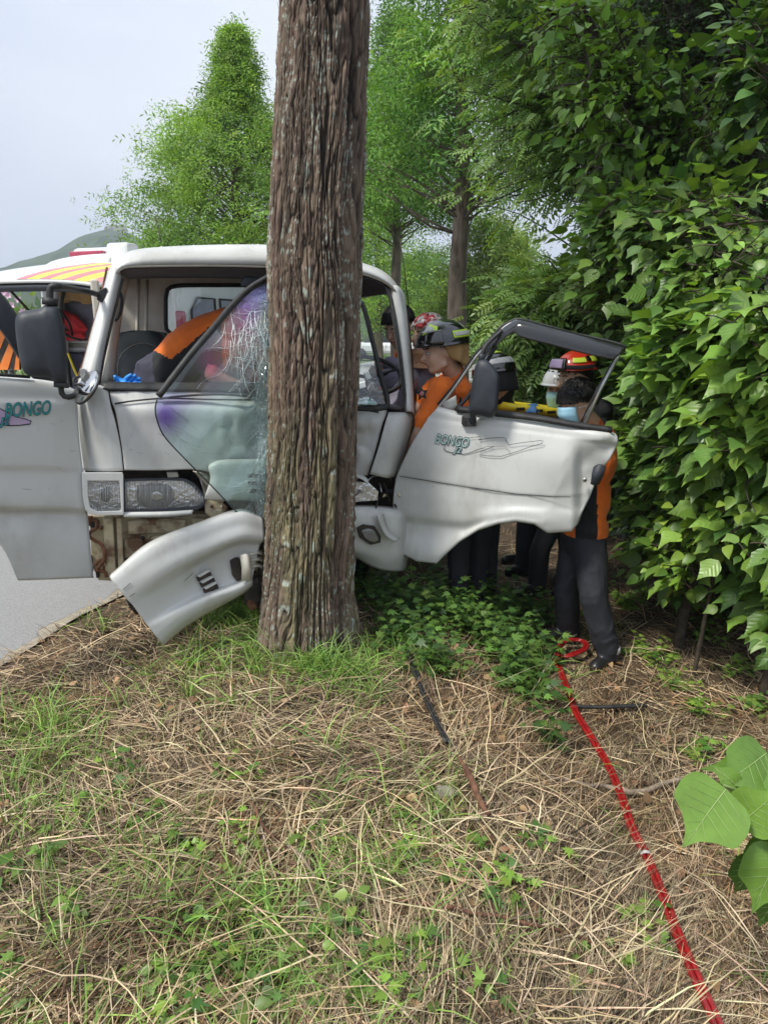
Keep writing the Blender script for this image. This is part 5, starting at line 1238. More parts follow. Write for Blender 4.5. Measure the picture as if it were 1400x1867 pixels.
# --- man in the cab, bent over
r1_ = empty('person', T(300, 800, .8), 'rescuer in orange and black shirt bent far over inside the truck cab', 'person')
B = Body()
pel = T(303, 676, .72); che = T(398, 608, .66); nk = T(455, 600, .62); hc = T(492, 640, .60)
pa, pb, pc = T(344, 640, .70), T(384, 620, .68), T(430, 603, .65)
for o_ in (-.045, .05):
    q_ = nv3 * o_; B.cap(pel + q_ - Vector((.0, 0, .03)), pa + q_, .135, .14, 'trousers' if 0 else 'shirt'); B.cap(pa + q_, pb + q_, .14, .145, 'shirt'); B.cap(pb + q_, pc + q_, .145, .14, 'shirt')
B.cap(pel - uv3 * .03 - Vector((0, 0, .05)), pel - uv3 * .02 - Vector((0, 0, .12)), .165, .16, 'trousers'); B.cap(pc, nk, .12, .06, 'shirt')
fr = head(B, hc, (.6, -.3, -.8), (.7, 0, .5), .98, nk)
B.cap(pel, T(296, 800, .70), .10, .08, 'trousers'); B.cap(T(296, 800, .70), T(250, 850, .9), .075, .06, 'trousers'); B.cap(pel + nv3 * .12, T(300, 800, .92), .10, .08, 'trousers')
B.cap(T(420, 610, .50), T(396, 660, .44), .068, .056, 'shirt'); B.cap(T(400, 652, .45), T(386, 682, .42), .048, .042, 'skin'); B.cap(T(386, 682, .42), T(450, 712, .45), .042, .032, 'skin')
B.hand(T(450, 712, .45), uv3, -nv3, 'skin', .5)
B.cap(T(425, 620, .82), T(470, 700, .85), .065, .05, 'shirt'); B.cap(T(470, 700, .85), T(530, 740, .85), .04, .032, 'skin'); B.hand(T(530, 740, .85), uv3, -Vector((0, 0, 1)), 'skin', .5)
def pat1(ce, rg, names, mi):
    px_, py_ = pxof(ce); t = np.interp(px_, [285, 310, 340, 380, 410, 450, 520], [640, 655, 632, 597, 583, 570, 570])
    m_ = (rg == names.index('shirt')) & (py_ > t) & (px_ < 405); mi[m_] = len(names); return mi
B.build(r1_, {'skin': 'skin', 'shirt': 'orange_cloth', 'trousers': 'navy_cloth', 'shoe': 'shoe'}, (['black_cloth'], pat1))
hair(r1_, hc, fr, .98)
gv = empty('rubber_glove', T(235, 697, .2), 'bright blue crumpled rubber glove lying on the dashboard at the passenger side', 'glove')
loft('cuff', [[(209, 686, .16), (218, 688, .15), (226, 692, .15), (240, 690, .15), (256, 694, .16)], [(212, 697, .12), (222, 697, .12), (232, 698, .12), (246, 698, .12), (258, 698, .12)]], 'glove_bright', gv, nu=24, nv=6, wave=wob(4, .05), solid=.004)
for a in ([(226, 696), (232, 688), (240, 682)], [(234, 697), (242, 688), (248, 683)], [(244, 697), (250, 690), (256, 691)], [(214, 696), (211, 690), (209, 685)]): tube('finger', [T(x, y, .14 - i * .01) for i, (x, y) in enumerate(a)], [.012, .011, .007], 'glove_bright', gv, seg=7, n=8)

# --- man with dark hair beyond the cab
r2 = empty('person', P(735, 1000, 4.9), 'dark-haired rescuer in glasses and orange shirt looking down behind the cab pillar', 'person')
B = Body(); hc = P(726, 595, 4.7); nk = P(735, 640, 4.85); che = P(738, 715, 4.9); pel = P(745, 850, 4.95)
fr = head(B, hc, (-.55, -.72, -.42), (0, 0, 1), 1.08, nk)
torso(B, nk, che, pel, Vector((.9, -.3, 0)), 'shirt', 'trousers', rs=.18)
legs(B, (725, 870, 4.95), (722, 960, 4.9), (722, 1050, 4.95), (700, 1064, 4.8)); legs(B, (765, 870, 4.95), (768, 960, 4.95), (770, 1050, 5.0), (750, 1064, 4.85))
d_, w_ = arm(B, (703, 672, 4.8), (690, 735, 4.7), (715, 770, 4.5), .6, 'shirt'); B.hand(w_, d_, Vector((0, 0, -1)), 'skin'); d_, w_ = arm(B, (775, 680, 4.95), (790, 740, 4.85), (770, 790, 4.7), .6, 'shirt'); B.hand(w_, d_, Vector((0, 0, -1)), 'skin')
B.build(r2, CM); hair(r2, hc, fr, 1.08, fringe=.25); face_bits(r2, hc, fr, 1.08)
def glasses(root, c, fr, k):
    f, s_, u = fr; v, fa = [], []
    for q in (-1, 1):
        tube_data([c + (f * .112 + s_ * (q * .032 + .021 * math.cos(a)) + u * (-.004 + .017 * math.sin(a))) * k for a in np.linspace(0, 2 * math.pi, 17)], .0015, 5, v, fa)
        tube_data([c + (f * .108 + s_ * q * .055 + u * .002) * k, c + (f * .0 + s_ * q * .083 + u * .004) * k], .0014, 5, v, fa)
    tube_data([c + (f * .114 - s_ * .011) * k, c + (f * .114 + s_ * .011) * k], .0015, 5, v, fa)
    pym('glasses', v, fa, 'chrome', root)
glasses(r2, hc, fr, 1.08)

# --- casualty with a neck brace
r3 = empty('person', P(760, 900, 4.5), 'grey-haired injured man in lilac shirt wearing a beige neck brace at the cab doorway', 'person')
B = Body(); hc = P(779, 612, 4.42); nk = P(778, 655, 4.5); che = P(755, 705, 4.52); pel = P(735, 800, 4.5)
fr = head(B, hc, (-.85, -.5, .02), (.05, 0, 1), 1.0, nk)
torso(B, nk, che, pel, Vector((.35, -.93, 0)), 'shirt', 'trousers', rs=.19, rf=.12)
B.cap(pel, P(690, 800, 4.35), .09, .07, 'trousers'); B.cap(P(690, 800, 4.35), P(672, 900, 4.3), .07, .05, 'trousers'); B.cap(P(672, 900, 4.3), P(655, 905, 4.25), .04, .03, 'shoe')
B.cap(pel + Vector((.05, .15, 0)), P(700, 795, 4.6), .09, .07, 'trousers'); B.cap(P(700, 795, 4.6), P(685, 890, 4.6), .07, .05, 'trousers')
d_, w_ = arm(B, (745, 690, 4.32), (718, 742, 4.2), (690, 748, 4.2), 1.2, 'shirt'); B.hand(w_, d_, Vector((0, 0, -1)), 'skin')
B.cap(P(712, 664, 4.5), P(750, 680, 4.5), .05, .06, 'shirt'); B.cap(P(700, 690, 4.35), P(740, 700, 4.35), .06, .075, 'shirt')
B.build(r3, {'skin': 'skin', 'shirt': 'lilac_cloth', 'trousers': 'navy_cloth', 'shoe': 'shoe'}, fold=.006)
hh = hair(r3, hc, fr, 1.02, 'grey_hair', tufts=700)
hh.data.materials.append(MATS['dark_red'])
cc_ = [sum((hh.data.vertices[i].co for i in p.vertices), Vector()) / len(p.vertices) for p in hh.data.polygons]
for p, q in zip(hh.data.polygons, cc_):
    if mnoise.noise(q * 26) > .02 and (q - hc).dot(fr[0]) > -.02: p.material_index = 1
face_bits(r3, hc, fr)
f_, s_, u_ = fr; v = []; N = 40
nbc = hc - u_ * .128 - f_ * .004
for h, r_ in ((-.062, .094), (-.066, .083), (-.05, .074), (.0, .070), (.03, .078), (.052, .094), (.055, .098), (.03, .086), (.0, .080), (-.04, .088), (-.062, .094)):
    for k in range(N):
        a = 2 * math.pi * k / N; ch = .02 * max(0, math.cos(a)); v.append(nbc + f_ * math.cos(a) * (r_ + ch) + s_ * math.sin(a) * r_ + u_ * (h - (.018 * max(0, math.cos(a)) if h > .02 else 0)))
nb = pym('neck_brace', v, grid_faces(11, N, True), 'brace_beige', r3)
fc_ = (-(Vector((0, 1, 0))) + f_ * .5).normalized(); hole = nbc + (f_ * .7 + (s_ if s_.y < 0 else -s_) * .7).normalized() * .082
qn = (f_ * .7 + (s_ if s_.y < 0 else -s_) * .7).normalized(); qx = qn.cross(u_)
tube('rim', [hole + qn * .012 + (qx * math.cos(a) + u_ * math.sin(a)) * .026 for a in np.linspace(0, 2 * math.pi, 25)], .007, 'brace_beige', nb, seg=8)
v = [hole + qn * .006 + (qx * math.cos(a) + u_ * math.sin(a)) * .024 for a in np.linspace(0, 2 * math.pi, 24, endpoint=False)]; pym('opening', v, [tuple(range(24))], 'hair', nb, smooth=False)
for q in (-1, 1): tube('rivet', [nbc + qn * .085 + qx * q * .045 - u_ * .03, nbc + qn * .092 + qx * q * .045 - u_ * .03], .005, 'dark_metal', nb, seg=6)

# --- firefighter with the black helmet
r4 = empty('person', P(850, 1110, 4.1), 'firefighter with glossy black helmet, tan neck flap and orange shirt leaning into the cab', 'person')
B = Body(); hc = P(803, 640, 4.0); nk = P(829, 682, 4.06); che = P(832, 744, 4.12); pel = P(858, 900, 4.2)
fr = head(B, hc, (-.96, -.22, -.16), (-.1, 0, 1), 1.0, nk)
torso(B, nk, che, pel, Vector((.25, -.97, 0)), 'shirt', 'trousers', rs=.19, rf=.135, belly=.13)
d_, w_ = arm(B, (806, 708, 3.94), (768, 786, 3.90), (738, 850, 4.1), .78, 'shirt', r=(.074, .062, .046, .034)); B.hand(w_, d_, Vector((0, -1, 0)), 'skin')
d_, w_ = arm(B, (795, 705, 4.3), (758, 745, 4.3), (735, 790, 4.35), .6, 'shirt'); B.hand(w_, d_, Vector((0, -1, 0)), 'skin')
legs(B, (840, 920, 4.14), (835, 1010, 4.1), (838, 1108, 4.12), (800, 1122, 4.0)); legs(B, (875, 920, 4.25), (870, 1010, 4.25), (868, 1098, 4.3), (835, 1108, 4.2))
B.build(r4, CM, fold=.006); face_bits(r4, hc, fr); hair(r4, hc, fr, .97, tufts=60)
H = Helmet(hc + fr[2] * .045 - fr[0] * .022, fr, 1.02, rf=.148, rs=.120, ru=.118, rimf=1.50, rimb=1.72, rims=1.66)
hm = H.shell('helmet', 'helmet_black', r4, brim=.010, comb=.006)
H.patch('reflective_stripe', 'lime', hm, .66, .86, 1.75, 2.95, .002); H.patch('reflective_stripe', 'silver_tape', hm, .71, .81, 1.80, 2.93, .005)
H.patch('reflective_stripe', 'lime', hm, .66, .86, -1.75, -2.95, .002); H.patch('reflective_stripe', 'silver_tape', hm, .71, .81, -1.80, -2.93, .005)
for q in (1, -1):
    H.patch('crest_stripe', 'lime', hm, .30, .72, q * .40, q * 1.15, .002, taper=.7); H.patch('crest_stripe', 'silver_tape', hm, .40, .68, q * .45, q * .95, .005, taper=.7)
    H.patch('side_plate', 'helmet_black', hm, .62, .98, q * .75, q * 1.35, .010, th=.008)
H.patch('visor', 'smoke_plastic', hm, .96, 1.07, -.6, .6, .008, th=.003)
v = []                      # neck flap
for i in range(9):
    for j in range(26):
        a = 1.35 + (2 * math.pi - 2.7) * j / 25; L = H.lim(a); q = H.pt(L * .97, a, -.004); o_ = (q - H.c); o_ -= fr[2] * o_.dot(fr[2]); o_.normalize()
        ww = .125 * (max(0, math.sin((a - 1.35) / (2 * math.pi - 2.7) * math.pi)) ** .4)
        v.append(q - fr[2] * ww * i / 8 * 1.15 + o_ * (.012 * math.sin(j * 1.3) * i / 8 + .008 * i / 8 - .03 * (i / 8)) )
pym('neck_flap', v, grid_faces(9, 26), 'tan_cloth', hm, solid=.004)
# badge on the sleeve and digits on the back
bp_ = P(763, 717, 3.855)
pillow('sleeve_badge', [(762, 705), (766, 711), (773, 711), (770, 718), (771, 727), (764, 724), (757, 730), (757, 721), (753, 714), (759, 713)], 0, .008, 'ink', r4, f=lambda a, b, d=0: P(a + 6, b, 3.872 + d + (766 - a) * .0012), smoothout=False)
pillow('badge_centre', [(763, 712), (767, 716), (764, 722), (758, 719)], 0, .005, 'red_tape', r4, f=lambda a, b, d=0: P(a + 6, b, 3.862 + d + (766 - a) * .0012))
M_ = Matrix.Translation(P(829, 737, 3.935)) @ Matrix.Rotation(R(8), 4, 'Z') @ Matrix.Rotation(R(90), 4, 'X')
text('back_lettering', '119', Vector((0, 0, 0)), M_, .115, 'ink', r4, shear=.1, offset=.002, depth=.004)

# --- firefighter with the lime and white striped helmet, back turned
r5 = empty('person', P(895, 1100, 4.5), 'firefighter in black turned away behind the door mirror, helmet with lime top and white band', 'person')
B = Body(); hc = P(903, 690, 4.40); nk = P(907, 722, 4.42); che = P(900, 790, 4.5); pel = P(885, 930, 4.5)
fr = head(B, hc, (-.7, .6, -.35), (0, 0, 1), 1.0, nk)
torso(B, nk, che, pel, Vector((.6, .75, 0)), 'shirt', 'trousers', rs=.185, rf=.13)
B.cap(P(925, 700, 4.40), P(918, 728, 4.40), .048, .055, 'shirt')
legs(B, (862, 930, 4.45), (862, 1010, 4.4), (860, 1090, 4.45), (838, 1098, 4.35)); legs(B, (890, 930, 4.5), (890, 1000, 4.5), (889, 1085, 4.55), (865, 1094, 4.45))
d_, w_ = arm(B, (925, 745, 4.45), (935, 815, 4.3), (905, 850, 4.15), 1.2, 'shirt'); B.hand(w_, d_, Vector((0, 0, -1)), 'skin')
B.build(r5, {'skin': 'skin', 'shirt': 'black_cloth', 'trousers': 'trouser_cloth', 'shoe': 'shoe'})
H = Helmet(hc + fr[2] * .04, fr, 1.0, rf=.145, rs=.125, ru=.125, rimb=1.8)
hm = H.shell('helmet', 'helmet_black', r5, brim=.008)
H.patch('reflective_stripe', 'lime', hm, .0, .36, -3.14, 3.14, .003, n=30); H.patch('reflective_stripe', 'silver_tape', hm, .62, .80, -3.14, 3.14, .003, n=40)
v = []
for i in range(7):
    for j in range(24):
        a = 1.2 + (2 * math.pi - 2.4) * j / 23; q = H.pt(H.lim(a) * .98, a, -.003); o_ = (q - H.c); o_ -= fr[2] * o_.dot(fr[2]); o_.normalize()
        v.append(q - fr[2] * .13 * i / 6 + o_ * (.008 * math.sin(j * 1.3) - .015) * i / 6)
pym('neck_flap', v, grid_faces(7, 24), 'black_cloth', hm, solid=.004)

# --- rescuer with red helmet and goggles
r6 = empty('person', P(1000, 1080, 4.6), 'rescuer in black with red and yellow helmet, goggles pushed up and thin glasses', 'person')
B = Body(); hc = P(1046, 689, 4.5); nk = P(1072, 728, 4.55); che = P(1072, 775, 4.6); pel = P(1030, 930, 4.65)
fr = head(B, hc, (-.93, -.35, -.12), (0, 0, 1), 1.03, nk)
torso(B, nk, che, pel, Vector((.3, -.95, 0)), 'shirt', 'trousers', rs=.19, rf=.13)
d_, w_ = arm(B, (1066, 765, 4.42), (1050, 830, 4.35), (1005, 835, 4.3), 1.2, 'shirt'); B.hand(w_, d_, Vector((0, 0, 1)), 'skin')
legs(B, (1012, 940, 4.55), (985, 1000, 4.5), (978, 1068, 4.55), (942, 1080, 4.45), r=(.085, .068, .062)); legs(B, (1040, 940, 4.7), (1035, 1010, 4.7), (1035, 1075, 4.75), (1005, 1084, 4.7))
B.build(r6, {'skin': 'skin', 'shirt': 'black_cloth', 'trousers': 'trouser_cloth', 'shoe': 'shoe'}, voxel=.0088)
hair(r6, hc, fr, .99, tufts=120); face_bits(r6, hc, fr, 1.03); glasses(r6, hc, fr, 1.03)
H = Helmet(hc + fr[2] * .050 - fr[0] * .018, fr, 1.02, rf=.142, rs=.112, ru=.118, rimf=1.36, rimb=1.66, rims=1.5)
hm = H.shell('helmet', 'helmet_red', r6, brim=.008, comb=.004)
for q in (1, -1):
    H.patch('reflective_stripe', 'yellow_tape', hm, .58, .76, q * .9, q * 1.62, .003); H.patch('reflective_stripe', 'yellow_tape', hm, .56, .76, q * 1.95, q * 2.8, .003)
    H.patch('vent', 'helmet_black', hm, .54, .72, q * 1.66, q * 1.90, .004, th=.006); H.patch('vent', 'helmet_black', hm, .80, .98, q * 2.1, q * 2.9, .004, th=.006)
gg = H.patch('goggles', 'helmet_black', hm, .66, 1.04, -.62, .62, .028, th=.03); H.patch('lens', 'lilac_print', gg, .72, .98, -.50, .50, .034, th=.004, taper=0)
H.patch('goggle_strap', 'black_cloth', hm, .86, .98, .55, 2.0, .006, th=.006); H.patch('goggle_strap', 'black_cloth', hm, .86, .98, -.55, -2.0, .006, th=.006)

# --- rescuer with white helmet holding the board
r7 = empty('person', P(965, 1040, 4.9), 'rescuer in white helmet and pale mask with blue gloves on the yellow board', 'person')
B = Body(); hc = P(1019, 712, 4.75); nk = P(1024, 752, 4.8); che = P(1015, 800, 4.85); pel = P(985, 935, 4.9)
fr = head(B, hc, (-.55, -.82, -.12), (0, 0, 1), .98, nk)
torso(B, nk, che, pel, Vector((.85, -.5, 0)), 'shirt', 'trousers', rs=.175, rf=.12)
d_, w_ = arm(B, (996, 765, 4.7), (1000, 810, 4.55), (985, 752, 4.42), 1.2, 'shirt')
B.ell(P(968, 742, 4.33), Vector((1, 0, 0)), Vector((0, 1, 0)), Vector((0, 0, 1)), .040, .042, .020, 'glove')
for k in range(4):
    a = P(957 + 5.6 * k, 741, 4.33); B.cap(a, a + Vector((-.004, -.045, .0)), .0105, .0105, 'glove'); B.cap(a + Vector((-.004, -.045, .0)), a + Vector((-.004, -.062, -.030)), .0105, .0095, 'glove')
a = P(976, 746, 4.33); B.cap(a, a + Vector((.012, -.04, -.012)), .012, .010, 'glove')
B.cap(P(972, 744, 4.35), P(985, 752, 4.42), .034, .034, 'glove')
legs(B, (965, 940, 4.85), (957, 990, 4.8), (955, 1032, 4.85), (922, 1044, 4.75), r=(.085, .066, .062)); legs(B, (1000, 940, 4.95), (975, 985, 4.95), (962, 1010, 5.05), (915, 1022, 4.95))
def pat7(ce, rg, names, mi):
    px_, py_ = pxof(ce); m_ = (rg == names.index('shirt')) & (px_ < 1012) & (px_ > 992); mi[m_] = len(names); return mi
B.build(r7, {'skin': 'skin', 'shirt': 'black_cloth', 'trousers': 'trouser_cloth', 'shoe': 'shoe', 'glove': 'glove_blue'}, (['orange_cloth'], pat7), voxel=.0088)
face_bits(r7, hc, fr, .98); mesh_mask(r7, hc, fr, 'mask_blue', .98)
H = Helmet(hc + fr[2] * .046 - fr[0] * .01, fr, .98, rf=.140, rs=.116, ru=.125, rimf=1.45, rimb=1.62, rims=1.5)
hm = H.shell('helmet', 'helmet_white', r7, brim=.012)
for q in (-.5, .1, .6): H.patch('vent', 'dark_metal', hm, .45, .50, q, q + .28, .002, th=.002)

# --- the yellow spine board
bo = empty('spine_board', P(975, 752, 4.4), 'yellow rescue board held up behind the open door', 'rescue board')
L0, L1 = P(930, 747, 4.22), P(1075, 762, 4.45); bd_ = (L1 - L0).normalized(); bw = Vector((-bd_.y, bd_.x, 0)).normalized() * .40
v = []; NB_ = 30
for i in range(NB_):
    t = i / (NB_ - 1); c_ = L0.lerp(L1, t) + bw * .5; ww = .5 * (1 - .35 * (abs(t * 2 - 1)) ** 6) * (1 + .02 * math.sin(t * 40))
    for q, h in ((-1, .0), (-1, .03), (-.9, .04), (-.6, .02), (.6, .02), (.9, .04), (1, .03), (1, 0), (.6, -.02), (-.6, -.02)): v.append(c_ + bw * q * ww + Vector((0, 0, h)))
pym('panel', v, grid_faces(NB_, 10, True) + [tuple(range(10))[::-1], tuple(range((NB_ - 1) * 10, NB_ * 10))], 'board_yellow', bo)
for t in (.12, .34, .5, .72): q = L0.lerp(L1, t) - bw * .004; box('grip', q + Vector((0, -.004, .012)), (.06, .01, .018), 'dark_metal', bo, rz=math.atan2(bd_.y, bd_.x), bevel=.003)

# --- man with blue mask, standing on the right
r8 = empty('person', P(1065, 1215, 3.8), 'black-haired man in blue surgical mask, orange and black shirt, standing at the door end', 'person')
B = Body(); hc = P(1051, 735, 3.76); nk = P(1080, 776, 3.83); che = P(1076, 835, 3.86); pel = P(1064, 975, 3.86)
fr = head(B, hc, (-.88, -.42, -.28), (-.1, 0, 1), .96, nk)
torso(B, nk, che, pel, Vector((.30, -.95, 0)), 'shirt', 'trousers', rs=.175, rf=.125, belly=.118)
d_, w_ = arm(B, (1084, 815, 3.72), (1065, 880, 3.68), (1010, 850, 3.8), .7, 'shirt'); B.hand(w_, d_, Vector((0, 0, 1)), 'skin')
d_, w_ = arm(B, (1060, 805, 4.0), (1040, 860, 4.0), (1000, 830, 4.05), .7, 'shirt'); B.hand(w_, d_, Vector((0, 0, 1)), 'skin')
legs(B, (1074, 990, 3.80), (1082, 1088, 3.70), (1107, 1186, 3.70), (1080, 1222, 3.60), r=(.100, .076, .070)); legs(B, (1052, 990, 3.92), (1032, 1076, 3.90), (1036, 1146, 3.99), (982, 1160, 3.93), r=(.096, .074, .066))
def pat8(ce, rg, names, mi):
    px_, py_ = pxof(ce); sh = rg == names.index('shirt')
    m_ = sh & (py_ > 800) & (px_ < 1089) & ~((py_ > 958) & (px_ < 1049)); mi[m_] = len(names); return mi
B.build(r8, CM, (['black_cloth'], pat8), voxel=.0088, fold=.006)
hair(r8, hc, fr, 1.0, tufts=900, th=.013, fringe=.05); face_bits(r8, hc, fr, .96); mesh_mask(r8, hc, fr, 'mask_blue', .97)
# laces and socks
for (a, b, y_) in ((1118, 1180, 3.70), (1040, 1148, 3.97)): tube('sock', [P(a - 3, b, y_), P(a - 2, b + 9, y_)], .047, 'sock', r8, seg=14)
# ------------------------------------------------------------------ vegetation
mat('leaf', (.86, .86, .86), (1.1, 1.1, 1.1), rough=.42, scale=3, attr=True, trans=.28, spec=.45)
mat('soft_leaf', (.85, .85, .85), (1.12, 1.12, 1.12), rough=.6, scale=2, attr=True, trans=.32, spec=.3)
mat('straw', (.85, .85, .85), (1.1, 1.1, 1.1), rough=.75, scale=5, attr=True, spec=.25)
mat('grass_blade', (.85, .85, .85), (1.1, 1.1, 1.1), rough=.55, scale=5, attr=True, trans=.25, spec=.35)
mat('twig', (.035, .026, .018), (.09, .07, .05), rough=.9, scale=20, bump=.4)
mat('green_stem', (.08, .13, .04), (.14, .20, .06), rough=.6, scale=20)
mat('tree_bark', (.07, .055, .042), (.24, .19, .15), rough=.95, scale=9, bump=.9, bscale=30, stretch=(1, 1, .25))
def orient(d, n):
    d = d / np.linalg.norm(d, axis=1, keepdims=True); n = n - d * (n * d).sum(1, keepdims=True); n /= np.linalg.norm(n, axis=1, keepdims=True) + 1e-9
    x = np.cross(d, n); return np.stack([x, d, n], 2)       # columns
def scatter(name, tv, tf, pos, d, n, sc, col, m, parent=None, wid=None, smooth=False, **k):
    tv = np.array(tv, float); tf = np.array(tf); N = len(pos); M_ = orient(d, n)
    loc = tv[None] * sc[:, None, None]
    if wid is not None: loc = loc.copy(); loc[:, :, 0] *= wid[:, None]
    V = np.einsum('nij,nkj->nki', M_, loc) + pos[:, None]
    Fc = tf[None] + (np.arange(N) * len(tv))[:, None, None]
    c = np.repeat(col, len(tv), 0)
    return bigmesh(name, V.reshape(-1, 3), Fc.reshape(-1, tf.shape[1]), c, m, parent, smooth=smooth, **k)
def colors(N, a, b, jit=.12, r=None):
    t = rng.random((N, 1)) if r is None else r[:, None]
    c = np.array(a) * (1 - t) + np.array(b) * t
    return np.clip(c * (1 + rng.normal(0, jit, (N, 1))) * (1 + rng.normal(0, .05, (N, 3))), .004, .95)
# templates: leaf along +y, unit length
def leaf_t(shape, droop=.18, fold=.12, n=6):
    v = []; 
    for i in range(n + 1):
        t = i / n; w_ = shape(t); z = -droop * t * t
        v += [(-w_, t - .06 * w_, z + fold * w_), (0, t, z), (w_, t - .06 * w_, z + fold * w_)]
    f = []
    for i in range(n):
        a = 3 * i; f += [(a, a + 1, a + 4, a + 3), (a + 1, a + 2, a + 5, a + 4)]
    return v, f
ovate = lambda t: .33 * (math.sin(math.pi * min(1, t ** .62)) ** .85) + .0001
def cusp(t):
    base = [0.02, .22, .30, .33, .36, .22, .13, .06, .0]; return float(np.interp(t, np.linspace(0, 1, 9), base))
T_OV = leaf_t(ovate, .22, .25, 5); T_CU = leaf_t(cusp, .20, .22, 8)
T_SM = ([(0, 0, 0), (-.28, .45, .05), (0, 1, -.1), (.28, .45, .05)], [(0, 1, 2, 3)])
def pinnate(k=5, w=.20):
    v, f = [], []
    for i in range(k):
        t = .12 + .8 * i / k
        for q in (-1, 1):
            b = len(v); L = .30 * (1 - .4 * abs(t - .45)); z = -.25 * t * t
            v += [(0, t, z), (q * L * .5, t + .02, z - .0), (q * L, t + .12, z - .10), (q * L * .5, t + .15, z - .03)]
            f.append((b, b + 1, b + 2, b + 3) if q > 0 else (b + 3, b + 2, b + 1, b))
    b = len(v); v += [(0, .9, -.2), (.05, 1.05, -.24), (0, 1.2, -.33), (-.05, 1.05, -.24)]; f.append((b, b + 1, b + 2, b + 3))
    return v, f
T_PI = pinnate()
T_F4 = ([(0, 0, 0), (-.30, .40, .08), (0, .45, 0), (.30, .40, .08), (0, 1, -.18)], [(0, 2, 1), (0, 3, 2), (1, 2, 4), (2, 3, 4)])
def feather(k=4):
    v, f = [], []
    for i in range(k):
        t = i / k; q = 1 if i % 2 else -1; b = len(v); L = .42 * (1 - .5 * t)
        v += [(0, t, -.1 * t), (q * L * .6, t + .10, -.1 * t + .03), (q * L, t + .26, -.1 * t - .08), (q * L * .45, t + .2, -.1 * t)]; f.append((b, b + 1, b + 2, b + 3))
    return v, f
T_FE = feather()
def rnd(N, s=1.0): return rng.normal(0, s, (N, 3))
def in_poly(poly, N):
    p = np.array(poly, float); out = []
    lo, hi = p.min(0), p.max(0)
    while sum(len(o) for o in out) < N:
        q = lo + rng.random((N * 3, 2)) * (hi - lo); ins = np.zeros(len(q), bool); j = len(p) - 1
        for i in range(len(p)):
            a, b = p[i], p[j]; c = ((a[1] > q[:, 1]) != (b[1] > q[:, 1])) & (q[:, 0] < (b[0] - a[0]) * (q[:, 1] - a[1]) / (b[1] - a[1] + 1e-9) + a[0]); ins ^= c; j = i
        out.append(q[ins])
    return np.concatenate(out)[:N]
def Pn(px, py, Y):
    a = (px - CX) / F; b = -(py - CY) / F; dy = cP + b * sP; t = Y / dy
    return np.stack([a * t, Y, EYE + (-sP + b * cP) * t], 1)
def limb(v, f, p0, p1, r0, r1, sag=.1, seg=6, n=9, wig=.03):
    p0, p1 = Vector(p0), Vector(p1); L = (p1 - p0).length; pts = []
    o1 = Vector(rnd(1)[0]) * wig * L; 
    for i in range(n):
        t = i / (n - 1); pts.append(p0.lerp(p1, t) + Vector((0, 0, sag * L * math.sin(math.pi * t))) + o1 * math.sin(math.pi * t * 1.7))
    tube_data(pts, [r0 + (r1 - r0) * i / (n - 1) for i in range(n)], seg, v, f, caps=True); return pts

# ---- dawn redwoods of the row and across the road
def redwood(label, px, Y, top_py, prof, tr, zb, nclump, per, ca, cb, spray=.30, leanx=0, name='dawn_redwood', sparse=.0, trunk_top=None, cl=.30):
    base = P(px, 600, Y); base = Vector((base.x, Y, -.1)); top = P(px + leanx, top_py, Y); 
    root = empty(name, base, label, 'tree', 'dawn redwood trees')
    ztop = top.z
    def axis(z): t = (z - base.z) / (ztop - base.z); return Vector((base.x + (top.x - base.x) * t, Y, z))
    pts = [axis(base.z + (ztop - base.z) * i / 14) + Vector((math.sin(i * 1.3) * .03, 0, 0)) for i in range(15)]
    tube('trunk', pts, [max(.015, tr * (1.12 - 1.05 * i / 14)) for i in range(15)], 'tree_bark', root, seg=14)
    v, f = [], []; pos = []; ax = []
    for k in range(nclump):
        z = zb + (ztop - zb) * (random.random() ** 1.15); t = (z - zb) / (ztop - zb); rad = prof(t); a = random.uniform(0, 2 * math.pi)
        rr = rad * random.uniform(.35, 1.0) ** .6; lobe = 1 + .26 * math.sin(a * 3 + z * 2.9) + .16 * math.sin(a * 5 - z * 5.1)
        rr *= lobe
        tip = axis(z) + Vector((math.cos(a) * rr, math.sin(a) * rr, rr * .12))
        if k % 2 == 0: 
            st = axis(max(zb * .85, z - rr * .35)); limb(v, f, st, tip, .007 + .008 * rr, .003, .05, 5, 6)
        out_ = Vector((math.cos(a), math.sin(a), -.15)); s_ = cl * (.55 + .6 * min(1, rad))
        nn = max(3, int(per * (.5 + .5 * min(1, rad / 1.2)) * random.uniform(.6, 1.3)))
        q = rnd(nn) * np.array([s_, s_, s_ * .62]) + np.array(tip)
        pos.append(q); ax.append(np.array(out_)[None] * .8 + rnd(nn, .55) + np.array([0, 0, -.35]))
    pym('limb', v, f, 'tree_bark', root, kind='stuff')
    pos = np.concatenate(pos); ax = np.concatenate(ax); N = len(pos)
    tone = np.clip(vn(pos[:, 0] * 1.3, pos[:, 1] * 1.3, pos[:, 2] * 1.6) * 1.2 - .1 + rng.normal(0, .12, N), 0, 1)
    scatter('crown', *T_FE, pos, ax, rnd(N, .6) + np.array([0, -.3, .8]), spray * rng.uniform(.6, 1.25, N), colors(N, ca, cb, .14, tone), 'soft_leaf', root, kind='stuff')
g1, g2 = (.075, .16, .025), (.27, .44, .06)
h1, h2 = (.055, .14, .03), (.20, .38, .06)
redwood('conical bright green dawn redwood across the road left of the big trunk', 432, 16, 52, lambda t: float(np.interp(t, [0, .12, .35, .55, .68, .74, .82, 1], [1.7, 2.25, 2.15, 1.6, .95, .46, .34, .03])), .17, 1.7, 860, 40, g1, g2, .23, -8, cl=.20)
